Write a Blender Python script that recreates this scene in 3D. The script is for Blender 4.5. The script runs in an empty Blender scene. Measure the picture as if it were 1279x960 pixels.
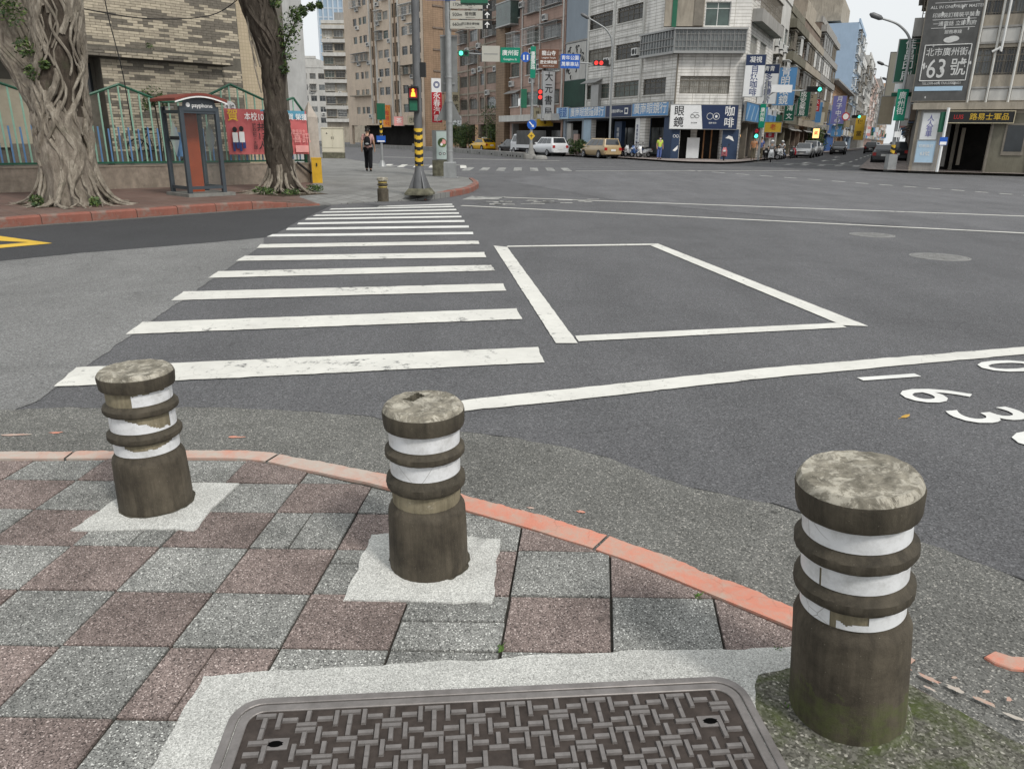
import bpy, bmesh, math, random
from mathutils import Matrix, Vector, noise
random.seed(7)
PI = math.pi
SC = bpy.context.scene
COL = SC.collection

# ---------------------------------------------------------------- camera
cam_data = bpy.data.cameras.new('camera')
cam = bpy.data.objects.new('camera', cam_data)
COL.objects.link(cam)
cam_data.sensor_width = 36.0
cam_data.lens = 26.18
cam_data.clip_start = 0.05
cam_data.clip_end = 3000
_p, _r = math.radians(18.3), math.radians(0.75)
_F = Vector((0, math.cos(_p), -math.sin(_p)))
_U0 = Vector((0, math.sin(_p), math.cos(_p)))
_R0 = Vector((1, 0, 0))
_U = _U0 * math.cos(_r) - _R0 * math.sin(_r)
_R = _R0 * math.cos(_r) + _U0 * math.sin(_r)
cam.matrix_world = Matrix(((_R.x, _U.x, -_F.x, 0), (_R.y, _U.y, -_F.y, 0), (_R.z, _U.z, -_F.z, 1.55), (0, 0, 0, 1)))
SC.camera = cam

# ---------------------------------------------------------------- sky, sun, exposure (bright overcast)
SUN_EL, SUN_AZ = math.radians(48), math.radians(140)      # azimuth clockwise from +Y
world = bpy.data.worlds.new('World')
SC.world = world
world.use_nodes = True
wn = world.node_tree
wn.nodes.clear()
w_out = wn.nodes.new('ShaderNodeOutputWorld')
w_bg = wn.nodes.new('ShaderNodeBackground')
w_sky = wn.nodes.new('ShaderNodeTexSky')
w_sky.sky_type = 'NISHITA'
w_sky.sun_disc = False
w_sky.sun_elevation = SUN_EL
w_sky.sun_rotation = SUN_AZ
w_sky.air_density = 1.0
w_sky.dust_density = 4.0
w_sky.ozone_density = 1.0
w_hsv = wn.nodes.new('ShaderNodeHueSaturation')           # cloud cover: an even grey-white veil over the sky
w_hsv.inputs['Saturation'].default_value = 0.22
w_mix = wn.nodes.new('ShaderNodeMix')
w_mix.data_type = 'RGBA'
w_mix.inputs[0].default_value = 0.72
w_mix.inputs[7].default_value = (8.3, 8.6, 8.75, 1)
wn.links.new(w_sky.outputs[0], w_hsv.inputs['Color'])
wn.links.new(w_hsv.outputs[0], w_mix.inputs[6])
wn.links.new(w_mix.outputs[2], w_bg.inputs[0])
w_bg.inputs[1].default_value = 0.087
wn.links.new(w_bg.outputs[0], w_out.inputs[0])
sun_data = bpy.data.lights.new('sun', 'SUN')
sun_data.energy = 1.5
sun_data.angle = math.radians(10)
sun_data.color = (1.0, 0.96, 0.9)
sun = bpy.data.objects.new('sun', sun_data)
COL.objects.link(sun)
_sd = Vector((math.sin(SUN_AZ) * math.cos(SUN_EL), math.cos(SUN_AZ) * math.cos(SUN_EL), math.sin(SUN_EL)))
sun.rotation_euler = _sd.to_track_quat('Z', 'Y').to_euler()
sun.location = (20, -20, 40)
SC.view_settings.view_transform = 'Standard'
SC.view_settings.look = 'None'
SC.view_settings.gamma = 1.0
SC.view_settings.exposure = 0.52
SC.view_settings.use_curve_mapping = False

# ---------------------------------------------------------------- materials
MATS = {}
def nodes_of(name, rough=0.8, spec=0.3, metal=0.0):
    m = bpy.data.materials.new(name)
    m.use_nodes = True
    nt = m.node_tree
    b = nt.nodes['Principled BSDF']
    b.inputs['Roughness'].default_value = rough
    b.inputs['Metallic'].default_value = metal
    b.inputs['Specular IOR Level'].default_value = spec
    MATS[name] = m
    return m, nt, b
def N(nt, typ, **kw):
    n = nt.nodes.new(typ)
    for k, v in kw.items():
        if k in n.inputs: n.inputs[k].default_value = v
        else: setattr(n, k, v)
    return n
def coords(nt, kind='Object', scale=(1, 1, 1)):
    tc = nt.nodes.new('ShaderNodeTexCoord')
    mp = nt.nodes.new('ShaderNodeMapping')
    mp.inputs['Scale'].default_value = scale
    nt.links.new(tc.outputs[kind], mp.inputs[0])
    return mp.outputs[0]
def ramp(nt, fac, stops):
    r = nt.nodes.new('ShaderNodeValToRGB')
    while len(r.color_ramp.elements) < len(stops): r.color_ramp.elements.new(0.5)
    for e, (p, c) in zip(r.color_ramp.elements, stops):
        e.position = p
        e.color = (c[0], c[1], c[2], 1) if hasattr(c, '__len__') else (c, c, c, 1)
    nt.links.new(fac, r.inputs[0])
    return r.outputs[0]
def noise_tex(nt, vec, scale, detail=4, rough=0.6, dist=0.0):
    n = N(nt, 'ShaderNodeTexNoise', Scale=scale, Detail=detail, Roughness=rough, Distortion=dist)
    nt.links.new(vec, n.inputs['Vector'])
    return n.outputs['Fac']
def mixc(nt, fac, a, b, mode='MIX'):
    m = nt.nodes.new('ShaderNodeMix')
    m.data_type = 'RGBA'
    m.blend_type = mode
    for sock, v in ((m.inputs[0], fac), (m.inputs[6], a), (m.inputs[7], b)):
        if hasattr(v, 'links'): nt.links.new(v, sock)
        elif hasattr(v, '__len__'): sock.default_value = (v[0], v[1], v[2], 1)
        else: sock.default_value = v
    return m.outputs[2]
def bump(nt, b, height, strength=0.3, dist=0.01):
    bp = N(nt, 'ShaderNodeBump', Strength=strength, Distance=dist)
    nt.links.new(height, bp.inputs['Height'])
    nt.links.new(bp.outputs[0], b.inputs['Normal'])
def plain(name, col, rough=0.6, spec=0.35, metal=0.0, var=0.12, scale=3.0, grime=0.0, bmp=0.0):
    """painted or moulded surface with faint cloudy variation and optional grime streaks"""
    m, nt, b = nodes_of(name, rough, spec, metal)
    v = coords(nt)
    f = noise_tex(nt, v, scale, 5, 0.65)
    c = ramp(nt, f, [(0.3, [x * (1 - var) for x in col]), (0.7, [min(1, x * (1 + var)) for x in col])])
    if grime:
        v2 = coords(nt, 'Object', (1.0, 1.0, 0.28))
        g = noise_tex(nt, v2, 1.5, 9, 0.78, 0.8)
        gm = ramp(nt, g, [(0.42, 0.0), (0.72, grime)])
        c = mixc(nt, gm, c, [x * 0.28 + 0.012 for x in col])
    nt.links.new(c, b.inputs['Base Color'])
    if bmp: bump(nt, b, noise_tex(nt, v, scale * 14, 3), bmp, 0.004)
    return m
def speckled(name, base, lo, hi, chip=240, bmp=0.35, rough=0.9, stain=0.35, stain_scale=3.0, chips2=0):
    """aggregate surface: stone chips of different tones, cloudy stains"""
    m, nt, b = nodes_of(name, rough, 0.2)
    v = coords(nt)
    vo = N(nt, 'ShaderNodeTexVoronoi', Scale=chip)
    nt.links.new(v, vo.inputs['Vector'])
    sp = nt.nodes.new('ShaderNodeSeparateColor')
    nt.links.new(vo.outputs['Color'], sp.inputs[0])
    c = ramp(nt, sp.outputs[0], [(0.0, lo), (0.35, [x * 0.85 for x in base]), (0.7, base), (0.9, [x * 1.25 for x in base]), (1.0, hi)])
    if chips2:
        vo2 = N(nt, 'ShaderNodeTexVoronoi', Scale=chips2)
        nt.links.new(v, vo2.inputs['Vector'])
        k = ramp(nt, vo2.outputs['Distance'], [(0.12, 1.0), (0.2, 0.0)])
        sp2 = nt.nodes.new('ShaderNodeSeparateColor')
        nt.links.new(vo2.outputs['Color'], sp2.inputs[0])
        k2 = ramp(nt, sp2.outputs[1], [(0.55, 0.0), (0.75, 0.75)])
        c = mixc(nt, mixc(nt, 1.0, k, k2, 'MULTIPLY'), c, hi)
    geo = nt.nodes.new('ShaderNodeNewGeometry')
    s = noise_tex(nt, geo.outputs['Position'], stain_scale, 7, 0.7, 0.4)
    s3 = noise_tex(nt, geo.outputs['Position'], stain_scale * 0.55, 8, 0.75, 0.8)
    c = mixc(nt, 1.0, c, ramp(nt, s3, [(0.27, 0.45), (0.4, 0.95), (0.5, 1.0)]), 'MULTIPLY')
    st = ramp(nt, s, [(0.3, 1 - stain), (0.62, 1.0), (0.8, 1 + stain * 0.35)])
    c = mixc(nt, 1.0, c, st, 'MULTIPLY')
    gv = N(nt, 'ShaderNodeTexVoronoi', Scale=4.3); nt.links.new(geo.outputs['Position'], gv.inputs['Vector'])
    gs = nt.nodes.new('ShaderNodeSeparateColor'); nt.links.new(gv.outputs['Color'], gs.inputs[0])
    c = mixc(nt, mixc(nt, 1.0, ramp(nt, gv.outputs['Distance'], [(0.05, 0.75), (0.075, 0.0)]), ramp(nt, gs.outputs[2], [(0.6, 0.0), (0.65, 1.0)]), 'MULTIPLY'), c, [x * 0.3 for x in base])
    oi = nt.nodes.new('ShaderNodeObjectInfo')
    rv = ramp(nt, oi.outputs['Random'], [(0, 0.86), (1, 1.1)])
    c = mixc(nt, 1.0, c, rv, 'MULTIPLY')
    nt.links.new(c, b.inputs['Base Color'])
    bump(nt, b, vo.outputs['Distance'], bmp, 0.003)
    return m
def asphalt(name, col, chip=170, stain=0.25, light=0.3, cracks=0.0, streak=0.1):
    m, nt, b = nodes_of(name, 0.82, 0.25)
    v = coords(nt)
    vo = N(nt, 'ShaderNodeTexVoronoi', Scale=chip)
    nt.links.new(v, vo.inputs['Vector'])
    sp = nt.nodes.new('ShaderNodeSeparateColor')
    nt.links.new(vo.outputs['Color'], sp.inputs[0])
    c = ramp(nt, sp.outputs[0], [(0, [x * 0.55 for x in col]), (0.5, col), (0.93, [x * 1.3 for x in col]), (1.0, [x + light * 0.5 for x in col])])
    s = noise_tex(nt, v, 0.55, 8, 0.72, 0.6)
    c = mixc(nt, 1.0, c, ramp(nt, s, [(0.28, 1 - stain), (0.55, 1.0), (0.78, 1 + stain * 0.6)]), 'MULTIPLY')
    so = noise_tex(nt, v, 2.7, 5, 0.6, 0.5)               # oil drips and tyre-rubbed spots
    mo = noise_tex(nt, v, 0.35, 4, 0.6)
    c = mixc(nt, mixc(nt, 1.0, ramp(nt, so, [(0.62, 0.0), (0.72, 0.55)]), ramp(nt, mo, [(0.45, 0.0), (0.6, 1.0)]), 'MULTIPLY'), c, [x * 0.5 for x in col])
    s2 = noise_tex(nt, coords(nt, 'Object', (1.0, 0.16, 1)), 1.1, 6, 0.7)
    c = mixc(nt, 1.0, c, ramp(nt, s2, [(0.3, 1 - streak), (0.7, 1 + streak)]), 'MULTIPLY')
    if cracks:
        vc = N(nt, 'ShaderNodeTexVoronoi', Scale=1.3, feature='DISTANCE_TO_EDGE')
        nd = N(nt, 'ShaderNodeTexNoise', Scale=3.0, Detail=6)
        nt.links.new(v, nd.inputs['Vector'])
        ad = mixc(nt, 0.18, v, nd.outputs['Color'], 'ADD')
        nt.links.new(ad, vc.inputs['Vector'])
        msk = noise_tex(nt, v, 0.7, 3)
        k = ramp(nt, vc.outputs['Distance'], [(0.0, cracks), (0.012, 0.0)])
        k = mixc(nt, 1.0, k, ramp(nt, msk, [(0.5, 0.0), (0.6, 1.0)]), 'MULTIPLY')
        c = mixc(nt, k, c, [x * 0.35 for x in col])
    pit = noise_tex(nt, v, 21, 4, 0.6, 0.8)
    pm = ramp(nt, noise_tex(nt, v, 1.4, 3), [(0.42, 0.0), (0.62, 1.0)])
    c = mixc(nt, mixc(nt, 1.0, ramp(nt, pit, [(0.27, 0.75), (0.34, 0.0)]), pm, 'MULTIPLY'), c, [x * 0.4 for x in col])
    nt.links.new(c, b.inputs['Base Color'])
    f = noise_tex(nt, v, 60, 5, 0.8)
    bump(nt, b, f, 0.6, 0.008)
    return m
def worn_paint(name, col, under, wear=0.5, scale=9.0, rough=0.6, crack=True, edge=0.04):
    """road paint: rubbed through to what lies under it in flakes and hairline cracks"""
    m, nt, b = nodes_of(name, rough, 0.3)
    v = coords(nt)
    n1 = noise_tex(nt, v, scale, 9, 0.78, 0.3)
    big = ramp(nt, noise_tex(nt, v, 0.9, 4, 0.6), [(0.35, 0.82), (0.65, 1.18)])
    n1 = mixc(nt, 1.0, n1, big, 'MULTIPLY')
    k = ramp(nt, n1, [(wear - edge, 1.0), (wear + edge, 0.0)])
    fine = noise_tex(nt, v, scale * 9, 6, 0.8)
    base = ramp(nt, noise_tex(nt, v, 2.1, 7, 0.7), [(0.3, [x * 0.82 for x in col]), (0.65, col)])
    base = mixc(nt, ramp(nt, fine, [(0.28, 0.55), (0.42, 0.0)]), base, [x * 0.6 for x in col])
    if crack:
        vc = N(nt, 'ShaderNodeTexVoronoi', Scale=7.0, feature='DISTANCE_TO_EDGE')
        nd = N(nt, 'ShaderNodeTexNoise', Scale=9.0, Detail=5)
        nt.links.new(v, nd.inputs['Vector'])
        nt.links.new(mixc(nt, 0.12, v, nd.outputs['Color'], 'ADD'), vc.inputs['Vector'])
        kk = mixc(nt, 1.0, ramp(nt, vc.outputs['Distance'], [(0.0, 0.55), (0.025, 0.0)]), ramp(nt, noise_tex(nt, v, 3, 3), [(0.45, 0.0), (0.6, 1.0)]), 'MULTIPLY')
        base = mixc(nt, kk, base, [x * 0.45 for x in col])
    c = mixc(nt, k, base, under)
    nt.links.new(c, b.inputs['Base Color'])
    bump(nt, b, fine, 0.25, 0.003)
    return m

# ---------------------------------------------------------------- mesh builder and object helpers
class MB:
    def __init__(s): s.v, s.f, s.m = [], [], []
    def quad(s, a, b, c, d, mi=0):
        n = len(s.v); s.v += [a, b, c, d]; s.f.append((n, n + 1, n + 2, n + 3)); s.m.append(mi); return s
    def poly(s, pts, mi=0):
        n = len(s.v); s.v += list(pts); s.f.append(tuple(range(n, n + len(pts)))); s.m.append(mi); return s
    def box(s, x0, x1, y0, y1, z0, z1, mi=0):
        n = len(s.v)
        s.v += [(x0, y0, z0), (x1, y0, z0), (x1, y1, z0), (x0, y1, z0), (x0, y0, z1), (x1, y0, z1), (x1, y1, z1), (x0, y1, z1)]
        for q in ((0, 3, 2, 1), (4, 5, 6, 7), (0, 1, 5, 4), (1, 2, 6, 5), (2, 3, 7, 6), (3, 0, 4, 7)):
            s.f.append(tuple(n + i for i in q)); s.m.append(mi)
        return s
    def prism(s, pts, z0, z1, mi=0, top_in=0.0):
        """vertical prism over a counter-clockwise outline; top_in chamfers towards the centre"""
        n, k = len(s.v), len(pts)
        cx = sum(p[0] for p in pts) / k; cy = sum(p[1] for p in pts) / k
        s.v += [(p[0], p[1], z0) for p in pts]
        if top_in:
            rings = [(1.0, z1 - top_in), (None, z1)]
        else:
            rings = [(1.0, z1)]
        for q, z in rings:
            for p in pts:
                if q is None:
                    L = math.hypot(p[0] - cx, p[1] - cy) or 1
                    t = max(0, 1 - top_in / L)
                    s.v.append((cx + (p[0] - cx) * t, cy + (p[1] - cy) * t, z))
                else: s.v.append((p[0], p[1], z))
        for r in range(len(rings)):
            for i in range(k):
                j = (i + 1) % k
                s.f.append((n + r * k + i, n + r * k + j, n + (r + 1) * k + j, n + (r + 1) * k + i)); s.m.append(mi)
        s.f.append(tuple(n + len(rings) * k + i for i in range(k))); s.m.append(mi)
        return s
    def lathe(s, prof, seg=24, mi=0, cap0=False, cap1=True, c=(0, 0, 0), jit=0.0):
        n = len(s.v)
        for (r, z) in prof:
            for i in range(seg):
                a = 2 * PI * i / seg
                rr = r + (random.uniform(-jit, jit) if jit else 0)
                s.v.append((c[0] + rr * math.cos(a), c[1] + rr * math.sin(a), c[2] + z))
        for k in range(len(prof) - 1):
            for i in range(seg):
                j = (i + 1) % seg
                s.f.append((n + k * seg + i, n + k * seg + j, n + (k + 1) * seg + j, n + (k + 1) * seg + i)); s.m.append(mi)
        if cap1: s.f.append(tuple(n + (len(prof) - 1) * seg + i for i in range(seg))); s.m.append(mi)
        if cap0: s.f.append(tuple(n + seg - 1 - i for i in range(seg))); s.m.append(mi)
        return s
    def tube(s, path, rad, seg=8, mi=0, caps=True):
        """round bar along a path; rad is one radius or one for each point"""
        n, k = len(s.v), len(path)
        P = [Vector(p) for p in path]
        R = rad if hasattr(rad, '__len__') else [rad] * k
        up = None
        for i in range(k):
            t = (P[min(i + 1, k - 1)] - P[max(i - 1, 0)])
            t = t.normalized() if t.length > 1e-9 else Vector((0, 0, 1))
            if up is None: up = Vector((0, 0, 1)) if abs(t.z) < 0.9 else Vector((1, 0, 0))
            a = t.cross(up)
            if a.length < 1e-6: a = t.cross(Vector((0, 1, 0)))
            a.normalize(); b = a.cross(t).normalized(); up = b
            for j in range(seg):
                q = 2 * PI * j / seg
                w = P[i] + (a * math.cos(q) + b * math.sin(q)) * R[i]
                s.v.append(tuple(w))
        for i in range(k - 1):
            for j in range(seg):
                j2 = (j + 1) % seg
                s.f.append((n + i * seg + j, n + i * seg + j2, n + (i + 1) * seg + j2, n + (i + 1) * seg + j)); s.m.append(mi)
        if caps:
            s.f.append(tuple(n + seg - 1 - j for j in range(seg))); s.m.append(mi)
            s.f.append(tuple(n + (k - 1) * seg + j for j in range(seg))); s.m.append(mi)
        return s
    def mesh(s, name, mats, smooth=False):
        me = bpy.data.meshes.new(name)
        me.from_pydata([tuple(v) for v in s.v], [], s.f)
        for m in (mats if isinstance(mats, (list, tuple)) else [mats]):
            me.materials.append(MATS[m] if isinstance(m, str) else m)
        me.polygons.foreach_set('material_index', s.m)
        if smooth: me.polygons.foreach_set('use_smooth', [True] * len(s.f))
        me.update()
        return me
    def build(s, name, mats, parent=None, loc=(0, 0, 0), rot=(0, 0, 0), smooth=False, fixn=False):
        me = s.mesh(name, mats, smooth)
        if fixn:
            bm = bmesh.new(); bm.from_mesh(me); bmesh.ops.recalc_face_normals(bm, faces=bm.faces); bm.to_mesh(me); bm.free()
        if smooth and hasattr(me, 'set_sharp_from_angle'): me.set_sharp_from_angle(angle=math.radians(42))
        return put(name, me, parent, loc, rot)
def put(name, me, parent=None, loc=(0, 0, 0), rot=(0, 0, 0), scale=None):
    o = bpy.data.objects.new(name, me)
    COL.objects.link(o)
    o.location = loc; o.rotation_euler = rot
    if scale: o.scale = scale
    if parent: o.parent = parent
    return o
def tag(o, label=None, cat=None, group=None, kind=None):
    if label: o['label'] = label
    if cat: o['category'] = cat
    if group: o['group'] = group
    if kind: o['kind'] = kind
    return o
def thing(name, label, cat, loc=(0, 0, 0), rz=0.0, group=None, rot=None):
    o = bpy.data.objects.new(name, None)
    COL.objects.link(o)
    o.empty_display_size = 0.3
    o.location = loc
    o.rotation_euler = rot if rot else (0, 0, rz)
    return tag(o, label, cat, group)
def bearing(b):
    """turn about z for a front that runs to the viewer's right along compass bearing b (degrees, from +Y)"""
    b = math.radians(b)
    return math.atan2(math.cos(b), math.sin(b))
def copy_tree(o, parent=None):
    c = o.copy(); COL.objects.link(c); c.parent = parent
    for ch in list(o.children): copy_tree(ch, c)
    return c
_TXT = {}
def lettering(s, size, mat, parent, loc, rot=(PI / 2, 0, 0), bold=0.0, sx=1.0, align='CENTER', vertical=False, gap=1.0, name='lettering', thick=0.0):
    """flat printed writing as a mesh"""
    if vertical: s = '\n'.join(s)
    key = (s, size, bold, align, mat, gap, thick)
    me = _TXT.get(key)
    if me is None:
        cu = bpy.data.curves.new('text', 'FONT')
        cu.body = s; cu.size = size; cu.align_x = align; cu.align_y = 'CENTER'
        cu.offset = min(bold, size * 0.007); cu.space_line = gap; cu.extrude = thick; cu.resolution_u = 3
        ob = bpy.data.objects.new('text', cu)
        me = bpy.data.meshes.new_from_object(ob)
        bpy.data.objects.remove(ob); bpy.data.curves.remove(cu)
        me.materials.clear(); me.materials.append(MATS[mat]); me.name = 'lettering'
        _TXT[key] = me
    return put(name, me, parent, loc, rot, (sx, 1, 1))
def clip_poly(poly, lines):
    """cut a polygon by half planes (point, inward normal)"""
    for (px, py, nx, ny) in lines:
        out = []
        for i, a in enumerate(poly):
            b = poly[(i + 1) % len(poly)]
            da = (a[0] - px) * nx + (a[1] - py) * ny
            db = (b[0] - px) * nx + (b[1] - py) * ny
            if da >= 0: out.append(a)
            if (da >= 0) != (db >= 0):
                t = da / (da - db)
                out.append((a[0] + (b[0] - a[0]) * t, a[1] + (b[1] - a[1]) * t))
        poly = out
        if len(poly) < 3: return []
    return poly
def offset_line(pts, d):
    """polyline shifted sideways by d (left of travel is positive)"""
    out = []
    for i, p in enumerate(pts):
        a = pts[max(i - 1, 0)]; b = pts[min(i + 1, len(pts) - 1)]
        tx, ty = b[0] - a[0], b[1] - a[1]
        L = math.hypot(tx, ty) or 1
        out.append((p[0] - ty / L * d, p[1] + tx / L * d))
    return out
def smooth_line(pts, n=6):
    """Catmull-Rom through the points"""
    out = []
    P = [pts[0]] + list(pts) + [pts[-1]]
    for i in range(1, len(P) - 2):
        for k in range(n):
            t = k / n
            q = []
            for c in range(len(pts[0])):
                a, b, cc, d = P[i - 1][c], P[i][c], P[i + 1][c], P[i + 2][c]
                q.append(0.5 * (2 * b + (cc - a) * t + (2 * a - 5 * b + 4 * cc - d) * t * t + (3 * b - a - 3 * cc + d) * t ** 3))
            out.append(tuple(q))
    out.append(tuple(pts[-1]))
    return out
def jag(pts, amp, step=0.03, seed=1):
    """ragged version of a polyline"""
    out = []
    for i in range(len(pts) - 1):
        a, b = pts[i], pts[i + 1]
        L = math.hypot(b[0] - a[0], b[1] - a[1])
        k = max(1, int(L / step))
        for j in range(k):
            t = j / k
            x, y = a[0] + (b[0] - a[0]) * t, a[1] + (b[1] - a[1]) * t
            out.append((x + amp * noise.noise((x * 9, y * 9, seed)) + 0.5 * amp * noise.noise((x * 31, y * 31, seed)), y + amp * noise.noise((x * 9, y * 9, seed + 5)) + 0.5 * amp * noise.noise((x * 31, y * 31, seed + 5))))
    out.append(pts[-1])
    return out

def skin_mesh(name, P, E, mats, sub=1, root=0):
    """continuous figure grown round a skeleton; P = {joint: (x, y, z, r)}"""
    keys = list(P)
    me = bpy.data.meshes.new(name)
    me.from_pydata([P[k][:3] for k in keys], [(keys.index(a), keys.index(b)) for a, b in E], [])
    ob = bpy.data.objects.new(name, me); COL.objects.link(ob)
    ob.modifiers.new('skin', 'SKIN').use_smooth_shade = True
    if not me.skin_vertices: me.attributes  # created with the modifier below
    bm = bmesh.new(); bm.from_mesh(me)
    lay = bm.verts.layers.skin.verify()
    bm.verts.ensure_lookup_table()
    for i, k in enumerate(keys):
        r = P[k][3]; bm.verts[i][lay].radius = (r, r) if not hasattr(r, '__len__') else r
        bm.verts[i][lay].use_root = (i == root)
    bm.to_mesh(me); bm.free()
    if sub: sd = ob.modifiers.new('sub', 'SUBSURF'); sd.levels = sub; sd.render_levels = sub
    dg = bpy.context.evaluated_depsgraph_get()
    out = bpy.data.meshes.new_from_object(ob.evaluated_get(dg))
    bpy.data.objects.remove(ob); bpy.data.meshes.remove(me)
    out.name = name
    out.materials.clear()
    return out
def pose(kind):
    """joint positions of a 1.72 m figure facing +y"""
    J = {'pelvis': (0, 0, 0.94, (0.135, 0.1)), 'waist': (0, 0, 1.1, (0.13, 0.095)), 'chest': (0, 0.01, 1.3, (0.155, 0.11)), 'neck': (0, 0.0, 1.47, 0.055), 'jaw': (0, 0.02, 1.545, 0.066), 'brow': (0, 0.015, 1.63, 0.088), 'crown': (0, 0.0, 1.7, 0.055), 'nose': (0, 0.105, 1.59, 0.016)}
    L = dict(walk={'l': (0.2, 0.1), 'r': (-0.12, -0.26)}, stand={'l': (0.03, 0.0), 'r': (-0.02, -0.02)}).get(kind)
    for s, q in (('l', -1), ('r', 1)):
        J['sh_' + s] = (q * 0.185, 0, 1.4, 0.07); sw = {'walk': -0.1 * (1 if s == 'l' else -1), 'stand': 0.02}.get(kind, 0)
        J['el_' + s] = (q * 0.24, -0.03 + sw * 0.4, 1.13, 0.043); J['wr_' + s] = (q * 0.25, 0.06 + sw, 0.9, 0.031); J['pa_' + s] = (q * 0.252, 0.085 + sw, 0.83, (0.018, 0.036))
        for f_, dx, L_ in (('a', 0.03, 0.075), ('b', 0.01, 0.085), ('c', -0.01, 0.08), ('d', -0.028, 0.06)): J['f%s_%s' % (f_, s)] = (q * 0.25, 0.095 + sw + dx, 0.83 - L_, 0.0095)
        J['th_' + s] = (q * 0.225, 0.125 + sw, 0.81, 0.011)
        if L: k, a = L[s]
        else: k, a = 0, 0
        J['hip_' + s] = (q * 0.09, 0, 0.88, 0.092); J['kn_' + s] = (q * 0.1, k, 0.49, 0.06); J['an_' + s] = (q * 0.1, a, 0.09, 0.043); J['toe_' + s] = (q * 0.105, a + 0.16, 0.035, 0.036)
    if kind == 'ride':
        for n in ('pelvis', 'waist', 'chest', 'neck', 'jaw', 'brow', 'crown', 'nose'):
            x, y, z, r = J[n]; J[n] = (x, y - 0.28 + (z - 0.94) * 0.12, z - 0.12, r)
        for s, q in (('l', -1), ('r', 1)):
            J['sh_' + s] = (q * 0.18, -0.22, 1.28, 0.066); J['el_' + s] = (q * 0.27, 0.03, 1.06, 0.043); J['wr_' + s] = (q * 0.27, 0.26, 1.03, 0.031); J['pa_' + s] = (q * 0.27, 0.33, 1.03, (0.036, 0.018))
            for f_, dx, L_ in (('a', 0.03, 0.06), ('b', 0.01, 0.065), ('c', -0.01, 0.06), ('d', -0.028, 0.05)): J['f%s_%s' % (f_, s)] = (q * (0.27 + dx), 0.35 + L_ * 0.4, 0.995, 0.0095)
            J['th_' + s] = (q * 0.235, 0.36, 1.0, 0.011)
            J['hip_' + s] = (q * 0.1, -0.24, 0.78, 0.09); J['kn_' + s] = (q * 0.16, 0.17, 0.72, 0.06); J['an_' + s] = (q * 0.14, 0.12, 0.36, 0.043); J['toe_' + s] = (q * 0.15, 0.28, 0.3, 0.036)
    return J
def figure_meshes(kind):
    J = pose(kind); E = [('pelvis', 'waist'), ('waist', 'chest'), ('chest', 'neck'), ('neck', 'jaw'), ('jaw', 'brow'), ('brow', 'crown'), ('jaw', 'nose')]
    for s in 'lr':
        E += [('chest', 'sh_' + s), ('sh_' + s, 'el_' + s), ('el_' + s, 'wr_' + s), ('wr_' + s, 'pa_' + s), ('pelvis', 'hip_' + s), ('hip_' + s, 'kn_' + s), ('kn_' + s, 'an_' + s), ('an_' + s, 'toe_' + s)] + [('pa_' + s, 'f%s_%s' % (f, s)) for f in 'abcd'] + [('pa_' + s, 'th_' + s)]
    def grow(names, d, extra=None):
        P = {}
        for n in names:
            x, y, z, r = J[n]; P[n] = (x, y, z, tuple(v + d for v in r) if hasattr(r, '__len__') else r + d)
        if extra: P.update(extra)
        return P
    out = {'body': skin_mesh('body', J, E, None)}
    el = {}
    for s in 'lr':
        a, b = J['sh_' + s], J['el_' + s]; el['sl_' + s] = tuple(a[i] + (b[i] - a[i]) * 0.75 for i in range(3)) + (0.062,)
    tp = J['pelvis']; el['hem'] = (tp[0], tp[1], tp[2] - 0.06, (0.165, 0.14))
    P = {'chest': (*J['chest'][:3], (0.175, 0.15)), 'waist': (*J['waist'][:3], (0.162, 0.14)), 'pelvis': (*J['pelvis'][:3], (0.165, 0.14)), 'coll': (J['neck'][0], J['neck'][1], J['neck'][2] - 0.03, 0.07), **el}
    for s in 'lr': P['sh_' + s] = (*J['sh_' + s][:3], 0.088)
    out['shirt'] = skin_mesh('shirt', P, [('chest', 'waist'), ('waist', 'pelvis'), ('pelvis', 'hem'), ('chest', 'coll')] + [('chest', 'sh_' + s) for s in 'lr'] + [('sh_' + s, 'sl_' + s) for s in 'lr'], None)
    P = {'pelvis': (*J['pelvis'][:3], (0.142, 0.11))}
    for s in 'lr':
        for n, d in (('hip_', 0.02), ('kn_', 0.034), ('an_', 0.042)): P[n + s] = (*J[n + s][:3], J[n + s][3] + d)
    out['trousers'] = skin_mesh('trousers', P, [('pelvis', 'hip_' + s) for s in 'lr'] + [('hip_' + s, 'kn_' + s) for s in 'lr'] + [('kn_' + s, 'an_' + s) for s in 'lr'], None)
    for s in 'lr':
        a, t = J['an_' + s], J['toe_' + s]
        out['shoe_' + s] = skin_mesh('shoe', {'h': (a[0], a[1] - 0.04, a[2] - 0.035, (0.048, 0.045)), 'm': (a[0], (a[1] + t[1]) / 2, t[2] + 0.012, (0.05, 0.045)), 't': (t[0], t[1] + 0.02, t[2] + 0.005, (0.045, 0.035))}, [('h', 'm'), ('m', 't')], None)
    b = J['brow']
    out['hair'] = skin_mesh('hair', {'a': (b[0], b[1] - 0.02, b[2] + 0.03, (0.095, 0.092)), 'b': (b[0], b[1] - 0.035, b[2] - 0.05, (0.085, 0.07)), 'c': (b[0], b[1] - 0.005, b[2] + 0.075, 0.06)}, [('a', 'b'), ('a', 'c')], None)
    out['J'] = J
    return out
FIG = {k: figure_meshes(k) for k in ('walk', 'stand', 'ride')}
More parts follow.
